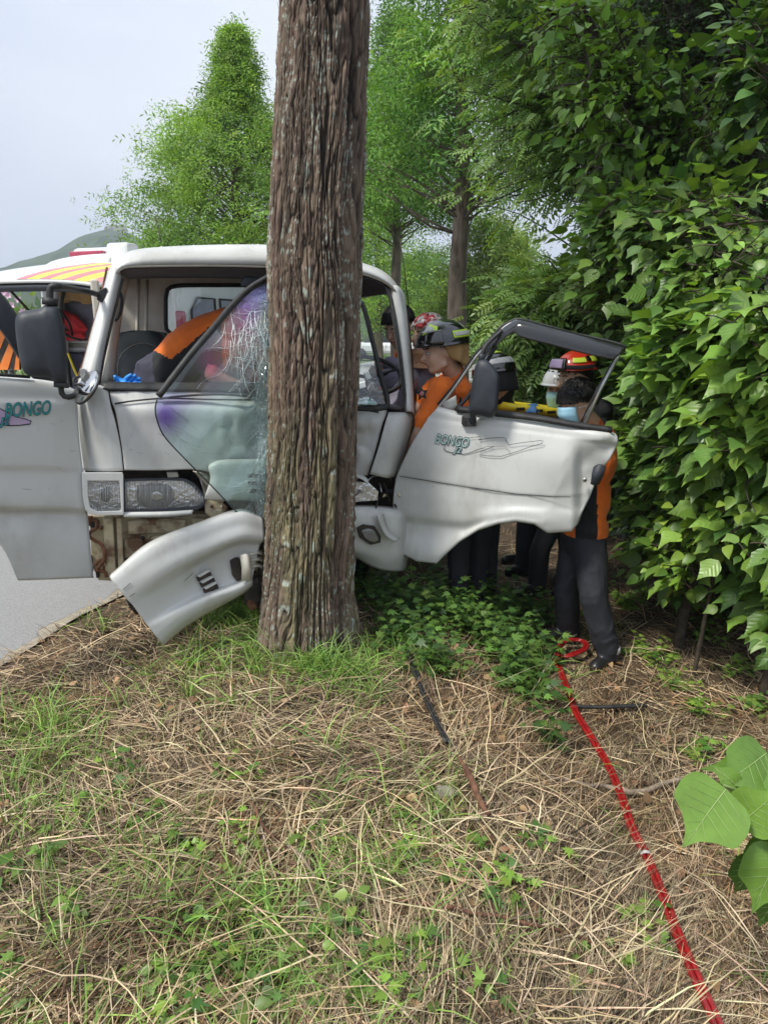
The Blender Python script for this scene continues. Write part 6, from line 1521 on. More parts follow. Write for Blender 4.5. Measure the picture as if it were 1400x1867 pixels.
redwood('tall dawn redwood with bare pale lower trunk standing behind the rescuers', 836, 11, -420, lambda t: 1.75 * min(1, (1 - t) * 2.2) * (.65 + .35 * math.sin(t * 9 + 1)), .165, 3.5, 420, 32, h1, h2, .24, 20, cl=.26)
redwood('slender dawn redwood in the row just right of the big trunk', 722, 19, 20, lambda t: 1.5 * (1 - t) ** .8 + .12, .17, 4.2, 380, 34, g1, h2, .28, cl=.26)
redwood('dawn redwood far down the row seen between truck cab and pale trunk', 690, 32, 372, lambda t: 2.2 * (1 - t) ** .7 + .1, .2, 1.7, 300, 20, g1, g2, .42, name='dawn_redwood', cl=.45)
redwood('broad pale green tree in the distance behind the white truck aerial', 775, 44, 470, lambda t: 3.0 * (1 - t) ** .45, .2, .6, 300, 22, g1, (.16, .28, .06), .6, name='dawn_redwood', cl=.7)
redwood('yellow green dawn redwood right of the pale lower trunk', 893, 21, 400, lambda t: 1.35 * (1 - t) ** .5 + .1, .2, .8, 380, 24, (.10, .17, .03), (.27, .36, .07), .34, name='dawn_redwood')
redwood('rounded green dawn redwood farthest right of the distant row', 935, 26, 430, lambda t: 1.0 * (1 - t) ** .5 + .1, .2, .5, 320, 22, (.10, .18, .035), (.27, .4, .09), .36)
# far belt of trees along the field
N = 9000; x = rng.uniform(-70, 60, N); y = rng.uniform(75, 100, N) ; hgt = 4.5 * (.5 + .7 * fbm(x / 9, y / 30, 3.3, 3)); z = hgt * rng.random(N) ** .7
o = scatter('distant_wood', *T_SM, np.stack([x, y, z], 1), rnd(N) + np.array([0, 0, .2]), rnd(N) + np.array([0, -1, .5]), rng.uniform(.7, 1.6, N), colors(N, (.04, .085, .025), (.13, .2, .05), .15), 'soft_leaf', kind='stuff')

# ---- the struck tree's own crown above the frame
N = 2600; a = rng.uniform(0, 2 * np.pi, N); zz = rng.uniform(6.0, 9.5, N); rr = 2.0 * np.sqrt(rng.random(N)) * (1 - (zz - 5) / 9)
pos = np.stack([cx[60] + rr * np.cos(a), TY + rr * np.sin(a), zz], 1)
scatter('crown', *T_FE, pos, np.stack([np.cos(a), np.sin(a), -.4 + 0 * a], 1) + rnd(N, .4), rnd(N, .5) + np.array([0, 0, 1]), rng.uniform(.15, .3, N), colors(N, g1, g2), 'soft_leaf', big_tree, kind='stuff')
v, f = [], []
for k in range(26):
    z = random.uniform(4.6, 8.6); a = random.uniform(0, 6.28); limb(v, f, (cx[60], TY, z), (cx[60] + 1.9 * math.cos(a) * (1 - (z - 5) / 9), TY + 1.9 * math.sin(a) * (1 - (z - 5) / 9), z + .3), .035, .008, .03, 6)
pym('limb', v, f, 'tree_bark', big_tree)

# ---- branching broadleaf trees on the bank
def broad(name, label, cat, base, trunk, targets, leafT, size, per, spread, ca, cb, m='leaf', tr=.07, down=.5, nleafobj=0, seed=0, twigr=.012, group=None, face=(-.25, -.22, 1.0), dirb=(-.5, -.3, -.45), lead=.35, tone_scale=2.2):
    root = empty(name, base, label, cat, group)
    tp = [Vector(base)] + [Vector(q) for q in trunk]
    rt = resample(tp, 20); tube('trunk' if cat == 'tree' else 'stem', [Vector(q) for q in rt], [tr * (1.1 - .75 * i / 19) for i in range(20)], 'twig', root, seg=9)
    v, f = [], []; pos = []; dirs = []
    tips = []
    for tg_ in targets:
        bt = random.random(); tg_ = Vector(tg_); dd = [((Vector(q) - tg_).length + abs(i - 12) * .02, i) for i, q in enumerate(rt) if q[2] < tg_.z + .35] or [(0, 10)]
        i = min(dd)[1]; i = max(2, i - random.randint(0, 3)); pts = limb(v, f, Vector(rt[i]), tg_, twigr, .003, random.uniform(.02, .12), 4, 9, .06)
        for s in range(per):
            t = lead + (1 - lead) * (s + random.random()) / per; j = min(int(t * 8), 7); p = pts[j].lerp(pts[j + 1], t * 8 - j)
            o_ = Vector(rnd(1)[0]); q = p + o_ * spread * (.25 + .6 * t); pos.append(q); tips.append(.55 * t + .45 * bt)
            if spread > .05 and s % 6 == 0: tube_data([p, p.lerp(q, .5) + Vector((0, 0, .01)), q], [.0035, .0025, .0015], 3, v, f, caps=False)
            dirs.append((pts[-1] - pts[0]).normalized() * .6 + o_ * .60)
    pym('branch', v, f, 'twig', root, kind='stuff')
    pos = np.array([list(p) for p in pos]); dirs = np.array([list(p) for p in dirs]) + np.array(dirb) * 1.0
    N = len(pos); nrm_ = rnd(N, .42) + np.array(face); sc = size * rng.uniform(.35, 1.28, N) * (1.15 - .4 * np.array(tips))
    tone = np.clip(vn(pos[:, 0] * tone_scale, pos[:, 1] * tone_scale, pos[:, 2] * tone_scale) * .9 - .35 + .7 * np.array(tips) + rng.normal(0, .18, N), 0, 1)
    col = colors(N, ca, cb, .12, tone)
    # largest-showing leaves become parts of their own
    if nleafobj:
        vis = sc / pos[:, 1] * (1 + .0 * pos[:, 1]); px_, py_ = pxof(pos); vis = np.where((px_ > -20) & (px_ < 1420) & (py_ > -20) & (py_ < 1890), vis, 0) - pos[:, 1] * .004
        order = np.argsort(-vis)[:nleafobj]; M_ = orient(dirs, nrm_); rest = np.ones(N, bool); rest[order] = False
        kinds = []
        for kx in range(6):
            c = colors(1, ca, cb, .05, np.array([kx / 5.]))[0]; tv = np.array(leafT[0]) * np.array([.72 + .08 * kx, 1, 1]); tv[:, 2] += .05 * np.sin(tv[:, 1] * 5 + kx) + .03 * np.sin(tv[:, 0] * 9 + kx * 2)
            me = bpy.data.meshes.new('leaf'); me.from_pydata([tuple(q) for q in tv], [], leafT[1]); me.shade_smooth(); at_ = me.color_attributes.new('Col', 'FLOAT_COLOR', 'POINT')
            cc = np.ones((len(tv), 4)); cc[:, :3] = c * (1 + .0 * tv[:, :1]); mid_ = np.abs(tv[:, 0]) < 1e-4; cc[mid_, :3] = cc[mid_, :3] * .8 + np.array([.22, .30, .10]) * .25; at_.data.foreach_set('color', cc.astype(np.float32).ravel())
            me.materials.append(MATS['veined_leaf']); kinds.append(me)
        for i in order:
            o = bpy.data.objects.new('leaf', kinds[min(5, int(tone[i] * 6))]); M4 = Matrix([list(M_[i][r_] * sc[i]) + [pos[i][r_]] for r_ in range(3)] + [[0, 0, 0, 1]])
            COL.objects.link(o); o.parent = root; o.matrix_parent_inverse = Matrix.Translation(root.location).inverted(); o.matrix_basis = M4
        pos, dirs, nrm_, sc, col = pos[rest], dirs[rest], nrm_[rest], sc[rest], col[rest]
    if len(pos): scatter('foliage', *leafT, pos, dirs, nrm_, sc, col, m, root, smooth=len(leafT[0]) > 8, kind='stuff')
    return root
# veined leaf material: veins in the leaf's own coordinates
vm = mat('veined_leaf', (.9, .9, .9), (1.1, 1.1, 1.1), rough=.38, scale=4, attr=True, trans=.25, spec=.5)
n_ = vm.node_tree; b_ = n_.nodes['Principled BSDF']; tcn = n_.nodes.new('ShaderNodeTexCoord'); sp = n_.nodes.new('ShaderNodeSeparateXYZ'); n_.links.new(tcn.outputs['Object'], sp.inputs[0])
ab = n_.nodes.new('ShaderNodeMath'); ab.operation = 'ABSOLUTE'; n_.links.new(sp.outputs['X'], ab.inputs[0])
ma = n_.nodes.new('ShaderNodeMath'); ma.operation = 'MULTIPLY_ADD'; ma.inputs[1].default_value = -.9; n_.links.new(ab.outputs[0], ma.inputs[0]); n_.links.new(sp.outputs['Y'], ma.inputs[2])
fr_ = n_.nodes.new('ShaderNodeMath'); fr_.operation = 'MULTIPLY'; fr_.inputs[1].default_value = 38; n_.links.new(ma.outputs[0], fr_.inputs[0])
sn = n_.nodes.new('ShaderNodeMath'); sn.operation = 'SINE'; n_.links.new(fr_.outputs[0], sn.inputs[0]); pw = n_.nodes.new('ShaderNodeMapRange'); pw.inputs[1].default_value = .86; n_.links.new(sn.outputs[0], pw.inputs[0])
src = b_.inputs['Base Color'].links[0].from_socket; mv = n_.nodes.new('ShaderNodeMixRGB'); mv.inputs[2].default_value = (.20, .28, .08, 1); mk_ = n_.nodes.new('ShaderNodeMath'); mk_.operation = 'MULTIPLY'; mk_.inputs[1].default_value = .16
n_.links.new(pw.outputs[0], mk_.inputs[0]); n_.links.new(mk_.outputs[0], mv.inputs[0]); n_.links.new(src, mv.inputs[1]); n_.links.new(mv.outputs[0], b_.inputs['Base Color'])
bu = n_.nodes.new('ShaderNodeBump'); bu.inputs['Strength'].default_value = .15; bu.inputs['Distance'].default_value = .01; n_.links.new(sn.outputs[0], bu.inputs['Height']); n_.links.new(bu.outputs[0], b_.inputs['Normal'])

def targets(poly, N, Yf, thick):
    q = in_poly(poly, N); Y = np.array([Yf(a, b) for a, b in q]) + rng.random(N) ** 1.3 * thick; Y = Y + .75 * (vn(q[:, 0] / 95., q[:, 1] / 75., 3.3) - .30)
    return Pn(q[:, 0], q[:, 1], Y)
def low(px, Y): p = P(px, 700, Y); return (p.x, Y, gzf(p.x, Y) - .05)
# light pinnate tree reaching left over the row
broad('ash_tree', 'light green feathery-leaved tree whose thin branches reach left over the path', 'tree', low(1190, 7.0), [P(1180, 560, 7.0), P(1140, 330, 6.8), P(1060, 120, 6.6), P(1000, -120, 6.6)],
      targets([(775, -60), (800, 40), (830, 150), (870, 240), (860, 330), (850, 400), (930, 370), (985, 335), (1100, 340), (1200, 260), (1200, -80)], 190, lambda a, b: 6.0, 1.6), T_PI, .21, 22, .22, (.09, .18, .035), (.27, .42, .09), tr=.09, m='leaf', face=(-.2, -.3, .9), dirb=(-.5, -.2, -.5), lead=.30)
# dark small-leaved trees of the upper right
broad('broadleaf_tree', 'dark small-leaved tree filling the upper right corner above the shrubs', 'tree', low(1330, 6.2), [P(1330, 560, 6.0), P(1300, 300, 5.8), P(1270, 60, 5.6), P(1240, -200, 5.6)],
      targets([(1040, 130), (1060, -120), (1560, -160), (1600, 600), (1300, 640), (1150, 500), (1060, 430), (1020, 330)], 360, lambda a, b: 4.8, 2.6), T_F4, .062, 84, .22, (.025, .06, .018), (.10, .19, .04), tr=.12, tone_scale=1.6)
broad('broadleaf_tree', 'mid green tree with hanging leaf sprays behind the dark upper right tree', 'tree', low(1450, 8.5), [P(1440, 560, 8.5), P(1400, 300, 8.3), P(1300, 60, 8.2), P(1200, -200, 8.0)],
      targets([(1080, 200), (1060, -150), (1700, -160), (1700, 650), (1200, 640), (1050, 500)], 260, lambda a, b: 7.4, 2.0), T_F4, .095, 80, .34, (.03, .07, .018), (.12, .21, .04), tr=.12)
broad('broadleaf_tree', 'branch-tip tree with bright oval leaves hanging at the top right of the frame', 'tree', low(1500, 4.2), [P(1500, 700, 4.2), P(1480, 300, 4.0), P(1440, 60, 3.9), P(1400, -100, 3.9)],
      targets([(1290, 130), (1310, 20), (1350, -60), (1560, -80), (1560, 260), (1400, 240), (1330, 230)], 46, lambda a, b: 3.5, .8), T_OV, .12, 22, .13, (.04, .10, .022), (.20, .34, .06), tr=.05)
broad('mulberry_tree', 'sapling with bright drooping leaves in the gap at upper middle right', 'tree', low(1280, 5.2), [P(1270, 560, 5.2), P(1200, 300, 5.0), P(1120, 150, 4.9), P(1060, 0, 4.8)],
      targets([(960, 30), (1000, -30), (1120, 0), (1200, 120), (1320, 150), (1330, 260), (1180, 300), (1060, 330), (1030, 240), (1000, 130)], 90, lambda a, b: 4.4, .6), T_OV, .098, 26, .15, (.05, .12, .022), (.22, .38, .06), tr=.04)
Yb = lambda a, b: float(np.interp(a, [1000, 1110, 1180, 1300, 1450], [4.7, 4.2, 3.75, 3.15, 2.75])) + .0
# big-leaved shrubs
mall = dict(m='leaf', down=.6)
broad('mallotus_shrub', 'large-leaved shrub arching over the open gap above the red helmet', 'shrub', low(1230, 4.6), [P(1220, 620, 4.6), P(1160, 480, 4.5), P(1090, 400, 4.4)],
      targets([(1015, 540), (1050, 450), (1085, 340), (1170, 320), (1300, 360), (1420, 360), (1420, 560), (1250, 560), (1100, 540), (1040, 545)], 130, lambda a, b: Yb(a, b) + .1, .9), T_CU, .125, 20, .13, (.04, .10, .025), (.20, .34, .06), nleafobj=260, tr=.035, dirb=(-.6, -.35, -.5))
broad('mallotus_shrub', 'broad mass of big pointed leaves right beside the man in the blue mask', 'shrub', low(1290, 3.9), [P(1280, 900, 3.9), P(1230, 760, 3.75), P(1190, 640, 3.7)],
      targets([(1118, 700), (1130, 600), (1200, 540), (1330, 520), (1330, 900), (1230, 1060), (1150, 1000), (1112, 900)], 130, Yb, .7), T_CU, .145, 17, .11, (.035, .09, .022), (.18, .31, .055), nleafobj=290, tr=.03, dirb=(-.6, -.3, -.5))
broad('mallotus_shrub', 'nearest bright big-leaved shrub at the right edge of the frame', 'shrub', low(1480, 3.3), [P(1470, 900, 3.3), P(1420, 700, 3.1), P(1390, 560, 3.0)],
      targets([(1230, 640), (1280, 540), (1460, 480), (1560, 700), (1560, 1120), (1330, 1120), (1280, 1000), (1260, 800)], 120, lambda a, b: Yb(a, b) - .15, .7), T_CU, .155, 16, .11, (.05, .12, .025), (.24, .40, .065), nleafobj=290, tr=.03, dirb=(-.6, -.35, -.45))
# feathery sumac at mid distance
broad('sumac_shrub', 'feathery pale green sumac spreading behind the open door frame', 'shrub', low(1120, 6.2), [P(1090, 640, 6.1), P(1040, 560, 6.0)],
      targets([(860, 590), (900, 560), (985, 500), (1120, 470), (1180, 560), (1160, 700), (1010, 760), (930, 760), (880, 640)], 210, lambda a, b: 5.2, 1.4), T_PI, .26, 17, .17, (.09, .18, .05), (.27, .41, .12), tr=.03, dirb=(-.5, -.3, -.4))
broad('sumac_shrub', 'low dark leafy undergrowth behind the rescuers under the sumac', 'shrub', low(1150, 6.8), [P(1120, 700, 6.8), P(1060, 640, 6.7)],
      targets([(930, 700), (1180, 560), (1300, 700), (1250, 1000), (1120, 930), (940, 850)], 150, lambda a, b: 6.2, 1.2), T_F4, .14, 26, .22, (.025, .06, .018), (.09, .16, .04), tr=.03)
# deep interior mass of the thicket
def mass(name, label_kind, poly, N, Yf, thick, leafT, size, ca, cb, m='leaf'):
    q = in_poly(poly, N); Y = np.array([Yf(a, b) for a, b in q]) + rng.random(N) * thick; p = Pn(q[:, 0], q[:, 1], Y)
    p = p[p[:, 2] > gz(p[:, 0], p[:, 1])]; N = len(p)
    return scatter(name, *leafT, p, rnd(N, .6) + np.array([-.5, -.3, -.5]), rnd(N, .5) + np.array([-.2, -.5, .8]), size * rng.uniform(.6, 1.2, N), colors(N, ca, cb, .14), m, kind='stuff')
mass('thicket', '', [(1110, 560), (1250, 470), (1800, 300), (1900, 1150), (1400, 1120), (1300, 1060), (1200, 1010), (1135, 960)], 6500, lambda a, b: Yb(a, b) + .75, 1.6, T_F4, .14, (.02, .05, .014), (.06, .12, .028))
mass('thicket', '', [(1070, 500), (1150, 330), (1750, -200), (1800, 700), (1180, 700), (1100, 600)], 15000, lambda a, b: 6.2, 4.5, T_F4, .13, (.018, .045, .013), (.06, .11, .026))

broad('lobed_vine', 'small bright yellow-green lobed leaves climbing over the big-leaved shrubs', 'vine', low(1330, 3.6), [P(1320, 900, 3.5), P(1290, 700, 3.3)],
      targets([(1120, 820), (1200, 620), (1330, 560), (1440, 600), (1440, 900), (1300, 1000), (1200, 1060), (1130, 960)], 60, lambda a, b: Yb(a, b) - .12, .4), T_OV, .085, 12, .09, (.06, .13, .025), (.30, .44, .06), tr=.012, twigr=.005, dirb=(-.4, -.4, -.4))
broad('bramble', 'arching thin stems with small mid-green leaves above the red helmet', 'shrub', low(1250, 4.5), [P(1240, 700, 4.5), P(1190, 560, 4.4)],
      targets([(1000, 560), (1060, 470), (1180, 430), (1380, 420), (1400, 620), (1200, 640), (1100, 620)], 80, lambda a, b: Yb(a, b) + .0, .5), T_OV, .075, 16, .10, (.05, .12, .028), (.25, .38, .07), tr=.012, twigr=.006, dirb=(-.4, -.4, -.4))
# ------------------------------------------------------------------ ground cover
def blades(name, base, az, L, wd, lean, curl, lift, col, m, segs=3, **k):
    """ribbons: base (N,3), azimuth, length, width, starting pitch, curl down"""
    N = len(base); s = np.linspace(0, 1, segs + 1); h = np.stack([np.cos(az), np.sin(az), 0 * az], 1); sd = np.stack([-np.sin(az), np.cos(az), 0 * az], 1)
    V = np.zeros((N, segs + 1, 2, 3)); p = base.copy(); p[:, 2] += lift
    tw = rng.uniform(-.9, .9, N)
    for i in range(segs + 1):
        w_ = wd * (1 - .85 * s[i] ** 2); q = sd * (w_ * np.cos(tw))[:, None] + np.array([0, 0, 1.]) * (w_ * np.sin(tw))[:, None]
        V[:, i, 0] = p - q; V[:, i, 1] = p + q
        pit = lean - curl * (s[i] + .5 / segs); st = L / segs
        p = p + h * (np.cos(pit) * st)[:, None]; p[:, 2] += np.sin(pit) * st
        az2 = az + rng.normal(0, .12, N); h = np.stack([np.cos(az2), np.sin(az2), 0 * az], 1)
    n1_ = gz(V[..., 0], V[..., 1]); V[..., 2] = np.maximum(V[..., 2], n1_ + .002)
    idx = (np.arange(N)[:, None] * (segs + 1) * 2 + np.arange(segs)[None] * 2)[..., None] + np.array([0, 1, 3, 2]); 
    c = np.repeat(col, (segs + 1) * 2, 0)
    return bigmesh(name, V.reshape(-1, 3), idx.reshape(-1, 4), c, m, kind='stuff', **k)
def ground_pts(N, mode='px', x=(-3.4, 3.4), y=(.8, 7)):
    if mode == 'px':
        px = rng.uniform(-260, 1660, N); py = 985 + (2080 - 985) * rng.random(N) ** .9
        a = (px - CX) / F; b = -(py - CY) / F; dy = cP + b * sP; dz = -sP + b * cP; z = np.full(N, -.1)
        for k in range(5): t = (z - EYE) / dz; z = gz(a * t, dy * t)
        X, Y = a * t, dy * t
    else: X = rng.uniform(*x, N); Y = rng.uniform(*y, N)
    ok = (X > road_edge(Y) + .02 * np.sin(Y * 9) + .03 + .10 * (vn(X * 6, Y * 6, 2.) - .5)) & (Y < 8) & (Y > .4)
    rt_ = (X - cx[60]) ** 2 + (Y - TY) ** 2 > .19 ** 2
    X, Y = X[ok & rt_], Y[ok & rt_]; return X, Y
def gauss(px, py, X, Y, r): g_ = G(px, py); return np.exp(-((X - g_.x) ** 2 + (Y - g_.y) ** 2) / r ** 2)
hp = [(1300, 1890), (1262, 1800), (1228, 1720), (1203, 1650), (1175, 1585), (1150, 1530), (1130, 1470), (1105, 1412), (1078, 1365), (1050, 1318), (1034, 1275), (1020, 1238), (1014, 1215), (1018, 1198), (1034, 1188), (1055, 1187), (1066, 1194), (1064, 1203), (1048, 1212), (1030, 1214), (1016, 1209), (1006, 1203), (999, 1196)]
hpts = [G(a, b) + Vector((0, 0, .045 + (.02 if 12 < i < 20 else 0))) for i, (a, b) in enumerate(hp)]
hpts = [G(1345, 1990) + Vector((0, 0, .03))] + hpts
HXY = np.array([[p.x, p.y] for p in [Vector(q) for q in resample(hpts, 90)]])
def near_hose(X, Y):
    d = np.full(len(X), 9.)
    for hx, hy in HXY: d = np.minimum(d, (X - hx) ** 2 + (Y - hy) ** 2)
    return np.sqrt(d)
# dry thatch
X, Y = ground_pts(108000); X2, Y2 = ground_pts(14000, 'w'); X = np.concatenate([X, X2]); Y = np.concatenate([Y, Y2]); N = len(X)
zone = vn(X * 1.3 + 4, Y * 1.3, 5.5); flow = 2.2 * fbm(X * .8, Y * .8, 8.1, 2) * math.pi + .6
path = sm(.15, .55, X + .10 * (Y - 2)) * sm(1.5, .9, X - .15 * (Y - 2))            # the trodden strip with the hose
az = np.where(rng.random(N) < .60 + .25 * path, np.where(path > .5, R(62), flow) + rng.normal(0, .45, N), rng.uniform(0, 2 * np.pi, N)) + np.pi * (rng.random(N) < .5)
L = rng.uniform(.05, .20, N) * (1 + .5 * path); z = gz(X, Y)
lift = np.abs(rng.normal(0, .026, N)) * (.15 + 1.5 * vn(X * 5, Y * 5, 9) ** 1.6) ; lift = np.where(path > .3, lift * .45, lift)
t = rng.random(N); nh = near_hose(X, Y) < .13; bare = vn(X * 2.9 + 3, Y * 2.9, 20.) * .7 + .3 * vn(X * 9, Y * 9, 21.); SK = rng.random(N) > sm(.66, .80, bare) * .85; lift = np.where(nh, lift * .25, lift); NH = np.where(nh, 0., 1.)
c = colors(N, (.13, .082, .045), (.60, .475, .30), .20, t ** 1.35) * (.62 + .62 * vn(X * 3.1, Y * 3.1, 6.6))[:, None]
red = vn(X * 2.2, Y * 2.2, 1.7) < .42; c[red & (rng.random(N) < .5)] *= np.array([.80, .68, .58])
c[rng.random(N) < .28] *= .42
c = np.clip(c, .01, .8)
lift = np.where(SK, lift, -.03)
blades('dry_straw', np.stack([X, Y, z], 1), az, np.where(SK, L, .004), rng.uniform(.0009, .0027, N), rng.normal(.03, .20, N) * (1 - .6 * path) * NH, rng.normal(.15, .35, N) * (1 - .5 * path) * NH, lift, c, 'straw', segs=2)['kind'] = 'stuff'
# long pale stalks on top
X, Y = ground_pts(5200); kk = near_hose(X, Y) > .16; X, Y = X[kk], Y[kk]; N = len(X); z = gz(X, Y)
blades('dry_stalk', np.stack([X, Y, z], 1), rng.uniform(0, 6.28, N), rng.uniform(.15, .42, N), rng.uniform(.0012, .0028, N), rng.uniform(.0, .5, N), rng.uniform(.1, 1.0, N), rng.uniform(.0, .03, N), colors(N, (.34, .25, .14), (.64, .52, .33), .1), 'straw', segs=5)
# litter: broad brown dead leaves, pods
X, Y = ground_pts(2600); N = len(X); z = gz(X, Y)
scatter('dead_leaf', *T_OV, np.stack([X, Y, z + rng.uniform(.004, .03, N)], 1), rnd(N) * np.array([1, 1, .2]), rnd(N, .35) + np.array([0, 0, 1]), rng.uniform(.02, .055, N), colors(N, (.10, .055, .03), (.36, .23, .12), .15), 'straw', kind='stuff')
# green grass: tufts
gw = []
def zoneg(X, Y):
    g_ = .02 + .0 * X
    for px, py, r, k in ((500, 1180, .22, 3.0), (600, 1225, .24, 2.6), (420, 1160, .2, 2.2), (330, 1270, .22, 1.2), (160, 1330, .22, 1.2), (60, 1370, .24, 1.4), (560, 1210, .1, 2), (40, 1480, .18, .5), (480, 1330, .25, .22), (650, 1260, .2, .6), (740, 1210, .2, .4), (420, 1700, .16, .55), (560, 1640, .16, .45), (700, 1480, .2, .35), (90, 1640, .22, .3), (700, 1580, .2, .3), (250, 1500, .3, .15), (620, 1850, .2, .3), (1000, 1260, .2, .2), (900, 1150, .3, .4), (700, 1130, .25, .5), (980, 1700, .15, .15), (160, 1840, .2, .2), (820, 1450, .2, .25), (300, 1620, .25, .25), (480, 1800, .2, .3)):
        g_ = g_ + k * gauss(px, py, X, Y, r)
    return g_ * (.35 + 1.1 * vn(X * 7, Y * 7, 4.4))
X, Y = ground_pts(26000); keep = rng.random(len(X)) < zoneg(X, Y) * .11; X, Y = X[keep], Y[keep]
k_ = rng.integers(5, 13, len(X)); X, Y = np.repeat(X, k_), np.repeat(Y, k_); N = len(X); X = X + rng.normal(0, .022, N); Y = Y + rng.normal(0, .022, N); z = gz(X, Y)
off = X - road_edge(Y); m_ = (off > -.02) & ((X - cx[60]) ** 2 + (Y - TY) ** 2 > .20 ** 2); X, Y, z = X[m_], Y[m_], z[m_]; N = len(X)
blades('grass', np.stack([X, Y, z], 1), rng.uniform(0, 6.28, N), rng.uniform(.07, .24, N), rng.uniform(.0010, .0032, N), rng.uniform(.7, 1.45, N), rng.uniform(.5, 2.3, N), np.zeros(N), colors(N, (.10, .20, .035), (.30, .46, .10), .14), 'grass_blade', segs=5)
# taller tufts round the trunk foot, under the bumper and along the verge
bx, by = [], []
for px, py, r, n_ in ((390, 1140, .10, 16), (440, 1125, .10, 22), (480, 1150, .08, 18), (500, 1190, .10, 16), (560, 1225, .10, 16), (610, 1235, .10, 22), (650, 1230, .08, 10), (330, 1225, .12, 10), (170, 1150, .06, 3), (300, 1290, .12, 9), (150, 1330, .12, 9), (50, 1370, .14, 12), (20, 1480, .1, 8), (700, 1200, .1, 10), (420, 1700, .07, 6), (700, 1470, .1, 6), (640, 1640, .08, 5), (1000, 1230, .08, 5)):
    g0 = G(px, py)
    for k in range(max(2, int(n_ * (.75 if py < 1240 and px > 300 else .3)))): bx.append(g0.x + random.gauss(0, r)); by.append(g0.y + random.gauss(0, r * .7))
bx, by = np.array(bx), np.array(by); k_ = rng.integers(9, 20, len(bx)); X, Y = np.repeat(bx, k_) + rng.normal(0, .014, k_.sum()), np.repeat(by, k_) + rng.normal(0, .014, k_.sum())
m_ = (X - road_edge(Y) > .02) & ((X - cx[60]) ** 2 + (Y - TY) ** 2 > .215 ** 2); X, Y = X[m_], Y[m_]; N = len(X)
blades('tall_grass', np.stack([X, Y, gz(X, Y)], 1), rng.uniform(0, 6.28, N), rng.uniform(.10, .27, N), rng.uniform(.0016, .0036, N), rng.uniform(.8, 1.5, N), rng.uniform(.5, 2.2, N), np.zeros(N), colors(N, (.08, .17, .03), (.30, .46, .10), .14), 'grass_blade', segs=6)
# low green mat woven in the thatch
X, Y = ground_pts(24000); keep = rng.random(len(X)) < .025 + .38 * sm(.60, .78, vn(X * 2.4, Y * 2.4, 12.2)) * (1 - .8 * sm(.4, .8, X)); X, Y = X[keep], Y[keep]; N = len(X); z = gz(X, Y)
blades('fine_grass', np.stack([X, Y, z], 1), rng.uniform(0, 6.28, N), rng.uniform(.04, .13, N), rng.uniform(.0007, .0018, N), rng.uniform(.0, .7, N), rng.uniform(.0, 1.0, N), rng.uniform(0, .025, N), colors(N, (.14, .19, .05), (.32, .38, .13), .14), 'grass_blade')
# small leafy weeds
def lobed():
    v, f = [(0, 0, 0)], []
    ang = [-70, -52, -32, -18, 0, 18, 32, 52, 70]; rad = [.45, .30, .72, .42, 1.0, .42, .72, .30, .45]
    for a, r_ in zip(ang, rad): v.append((r_ * math.sin(R(a)), r_ * math.cos(R(a)), -.18 * r_ * r_))
    v.append((-.2, -.08, 0)); v.append((.2, -.08, 0)); o = [10] + list(range(1, 10)) + [11]
    for a, b in zip(o[:-1], o[1:]): f.append((0, a, b))
    f.append((0, 11, 10)); return v, f
T_LO = lobed()
def weeds(name, spots, ca, cb, size, T_, hgt=.08, m='leaf'):
    pos, d, n, s, c = [], [], [], [], []
    for px, py, r, cnt in spots:
        g0 = G(px, py)
        for k in range(cnt):
            x, y = g0.x + random.gauss(0, r), g0.y + random.gauss(0, r)
            if x < road_edge(y) + .05 or (x - cx[60]) ** 2 + (y - TY) ** 2 < .21 ** 2: continue
            h = gzf(x, y); a0 = random.uniform(0, 6.28); hh = hgt * random.uniform(.4, 1.4); tone = random.random()
            for j in range(random.randint(3, 6)):
                a = a0 + j * 2.4; e = .55 * size * random.random()
                pos.append((x + math.cos(a) * e, y + math.sin(a) * e, h + .012 + hh * (j + 1) / 6)); d.append((math.cos(a), math.sin(a), random.uniform(-.2, .4))); n.append((random.gauss(0, .3), random.gauss(-.2, .3), 1)); s.append(size * random.uniform(.5, 1.2)); c.append(min(1, max(0, tone + random.gauss(0, .15))))
    N = len(pos)
    return scatter(name, *T_, np.array(pos), np.array(d), np.array(n), np.array(s), colors(N, ca, cb, .1, np.array(c)), m, kind='stuff')
weeds('hop_weed', [(690, 1090, .10, 60), (760, 1130, .14, 120), (860, 1150, .14, 130), (930, 1190, .12, 90), (780, 1220, .08, 36), (960, 1280, .08, 26), (900, 1110, .12, 60), (1000, 1130, .12, 60), (670, 1030, .05, 16), (840, 1090, .12, 80), (1010, 1370, .03, 10), (720, 1180, .08, 30), (940, 1240, .1, 40)], (.035, .085, .022), (.13, .235, .045), .060, T_LO, .20)
weeds('bright_weed', [(640, 1830, .05, 14), (500, 1850, .05, 10), (420, 1760, .04, 8), (730, 1760, .05, 8), (780, 1740, .06, 12), (560, 1550, .06, 8), (350, 1600, .12, 18), (220, 1410, .05, 10), (170, 1480, .1, 10), (320, 1520, .1, 12), (90, 1530, .05, 7), (30, 1800, .05, 8), (180, 1830, .05, 6), (450, 1420, .06, 5), (730, 1560, .08, 12), (1100, 1780, .05, 6), (1000, 1560, .06, 7), (1180, 1690, .05, 8), (330, 1850, .04, 8), (1290, 1380, .06, 20), (1290, 1300, .06, 16), (1230, 1250, .06, 22), (1190, 1200, .08, 26), (1150, 1100, .10, 30), (880, 1620, .08, 12), (840, 1830, .05, 7)], (.06, .14, .025), (.24, .38, .06), .042, T_LO, .06)
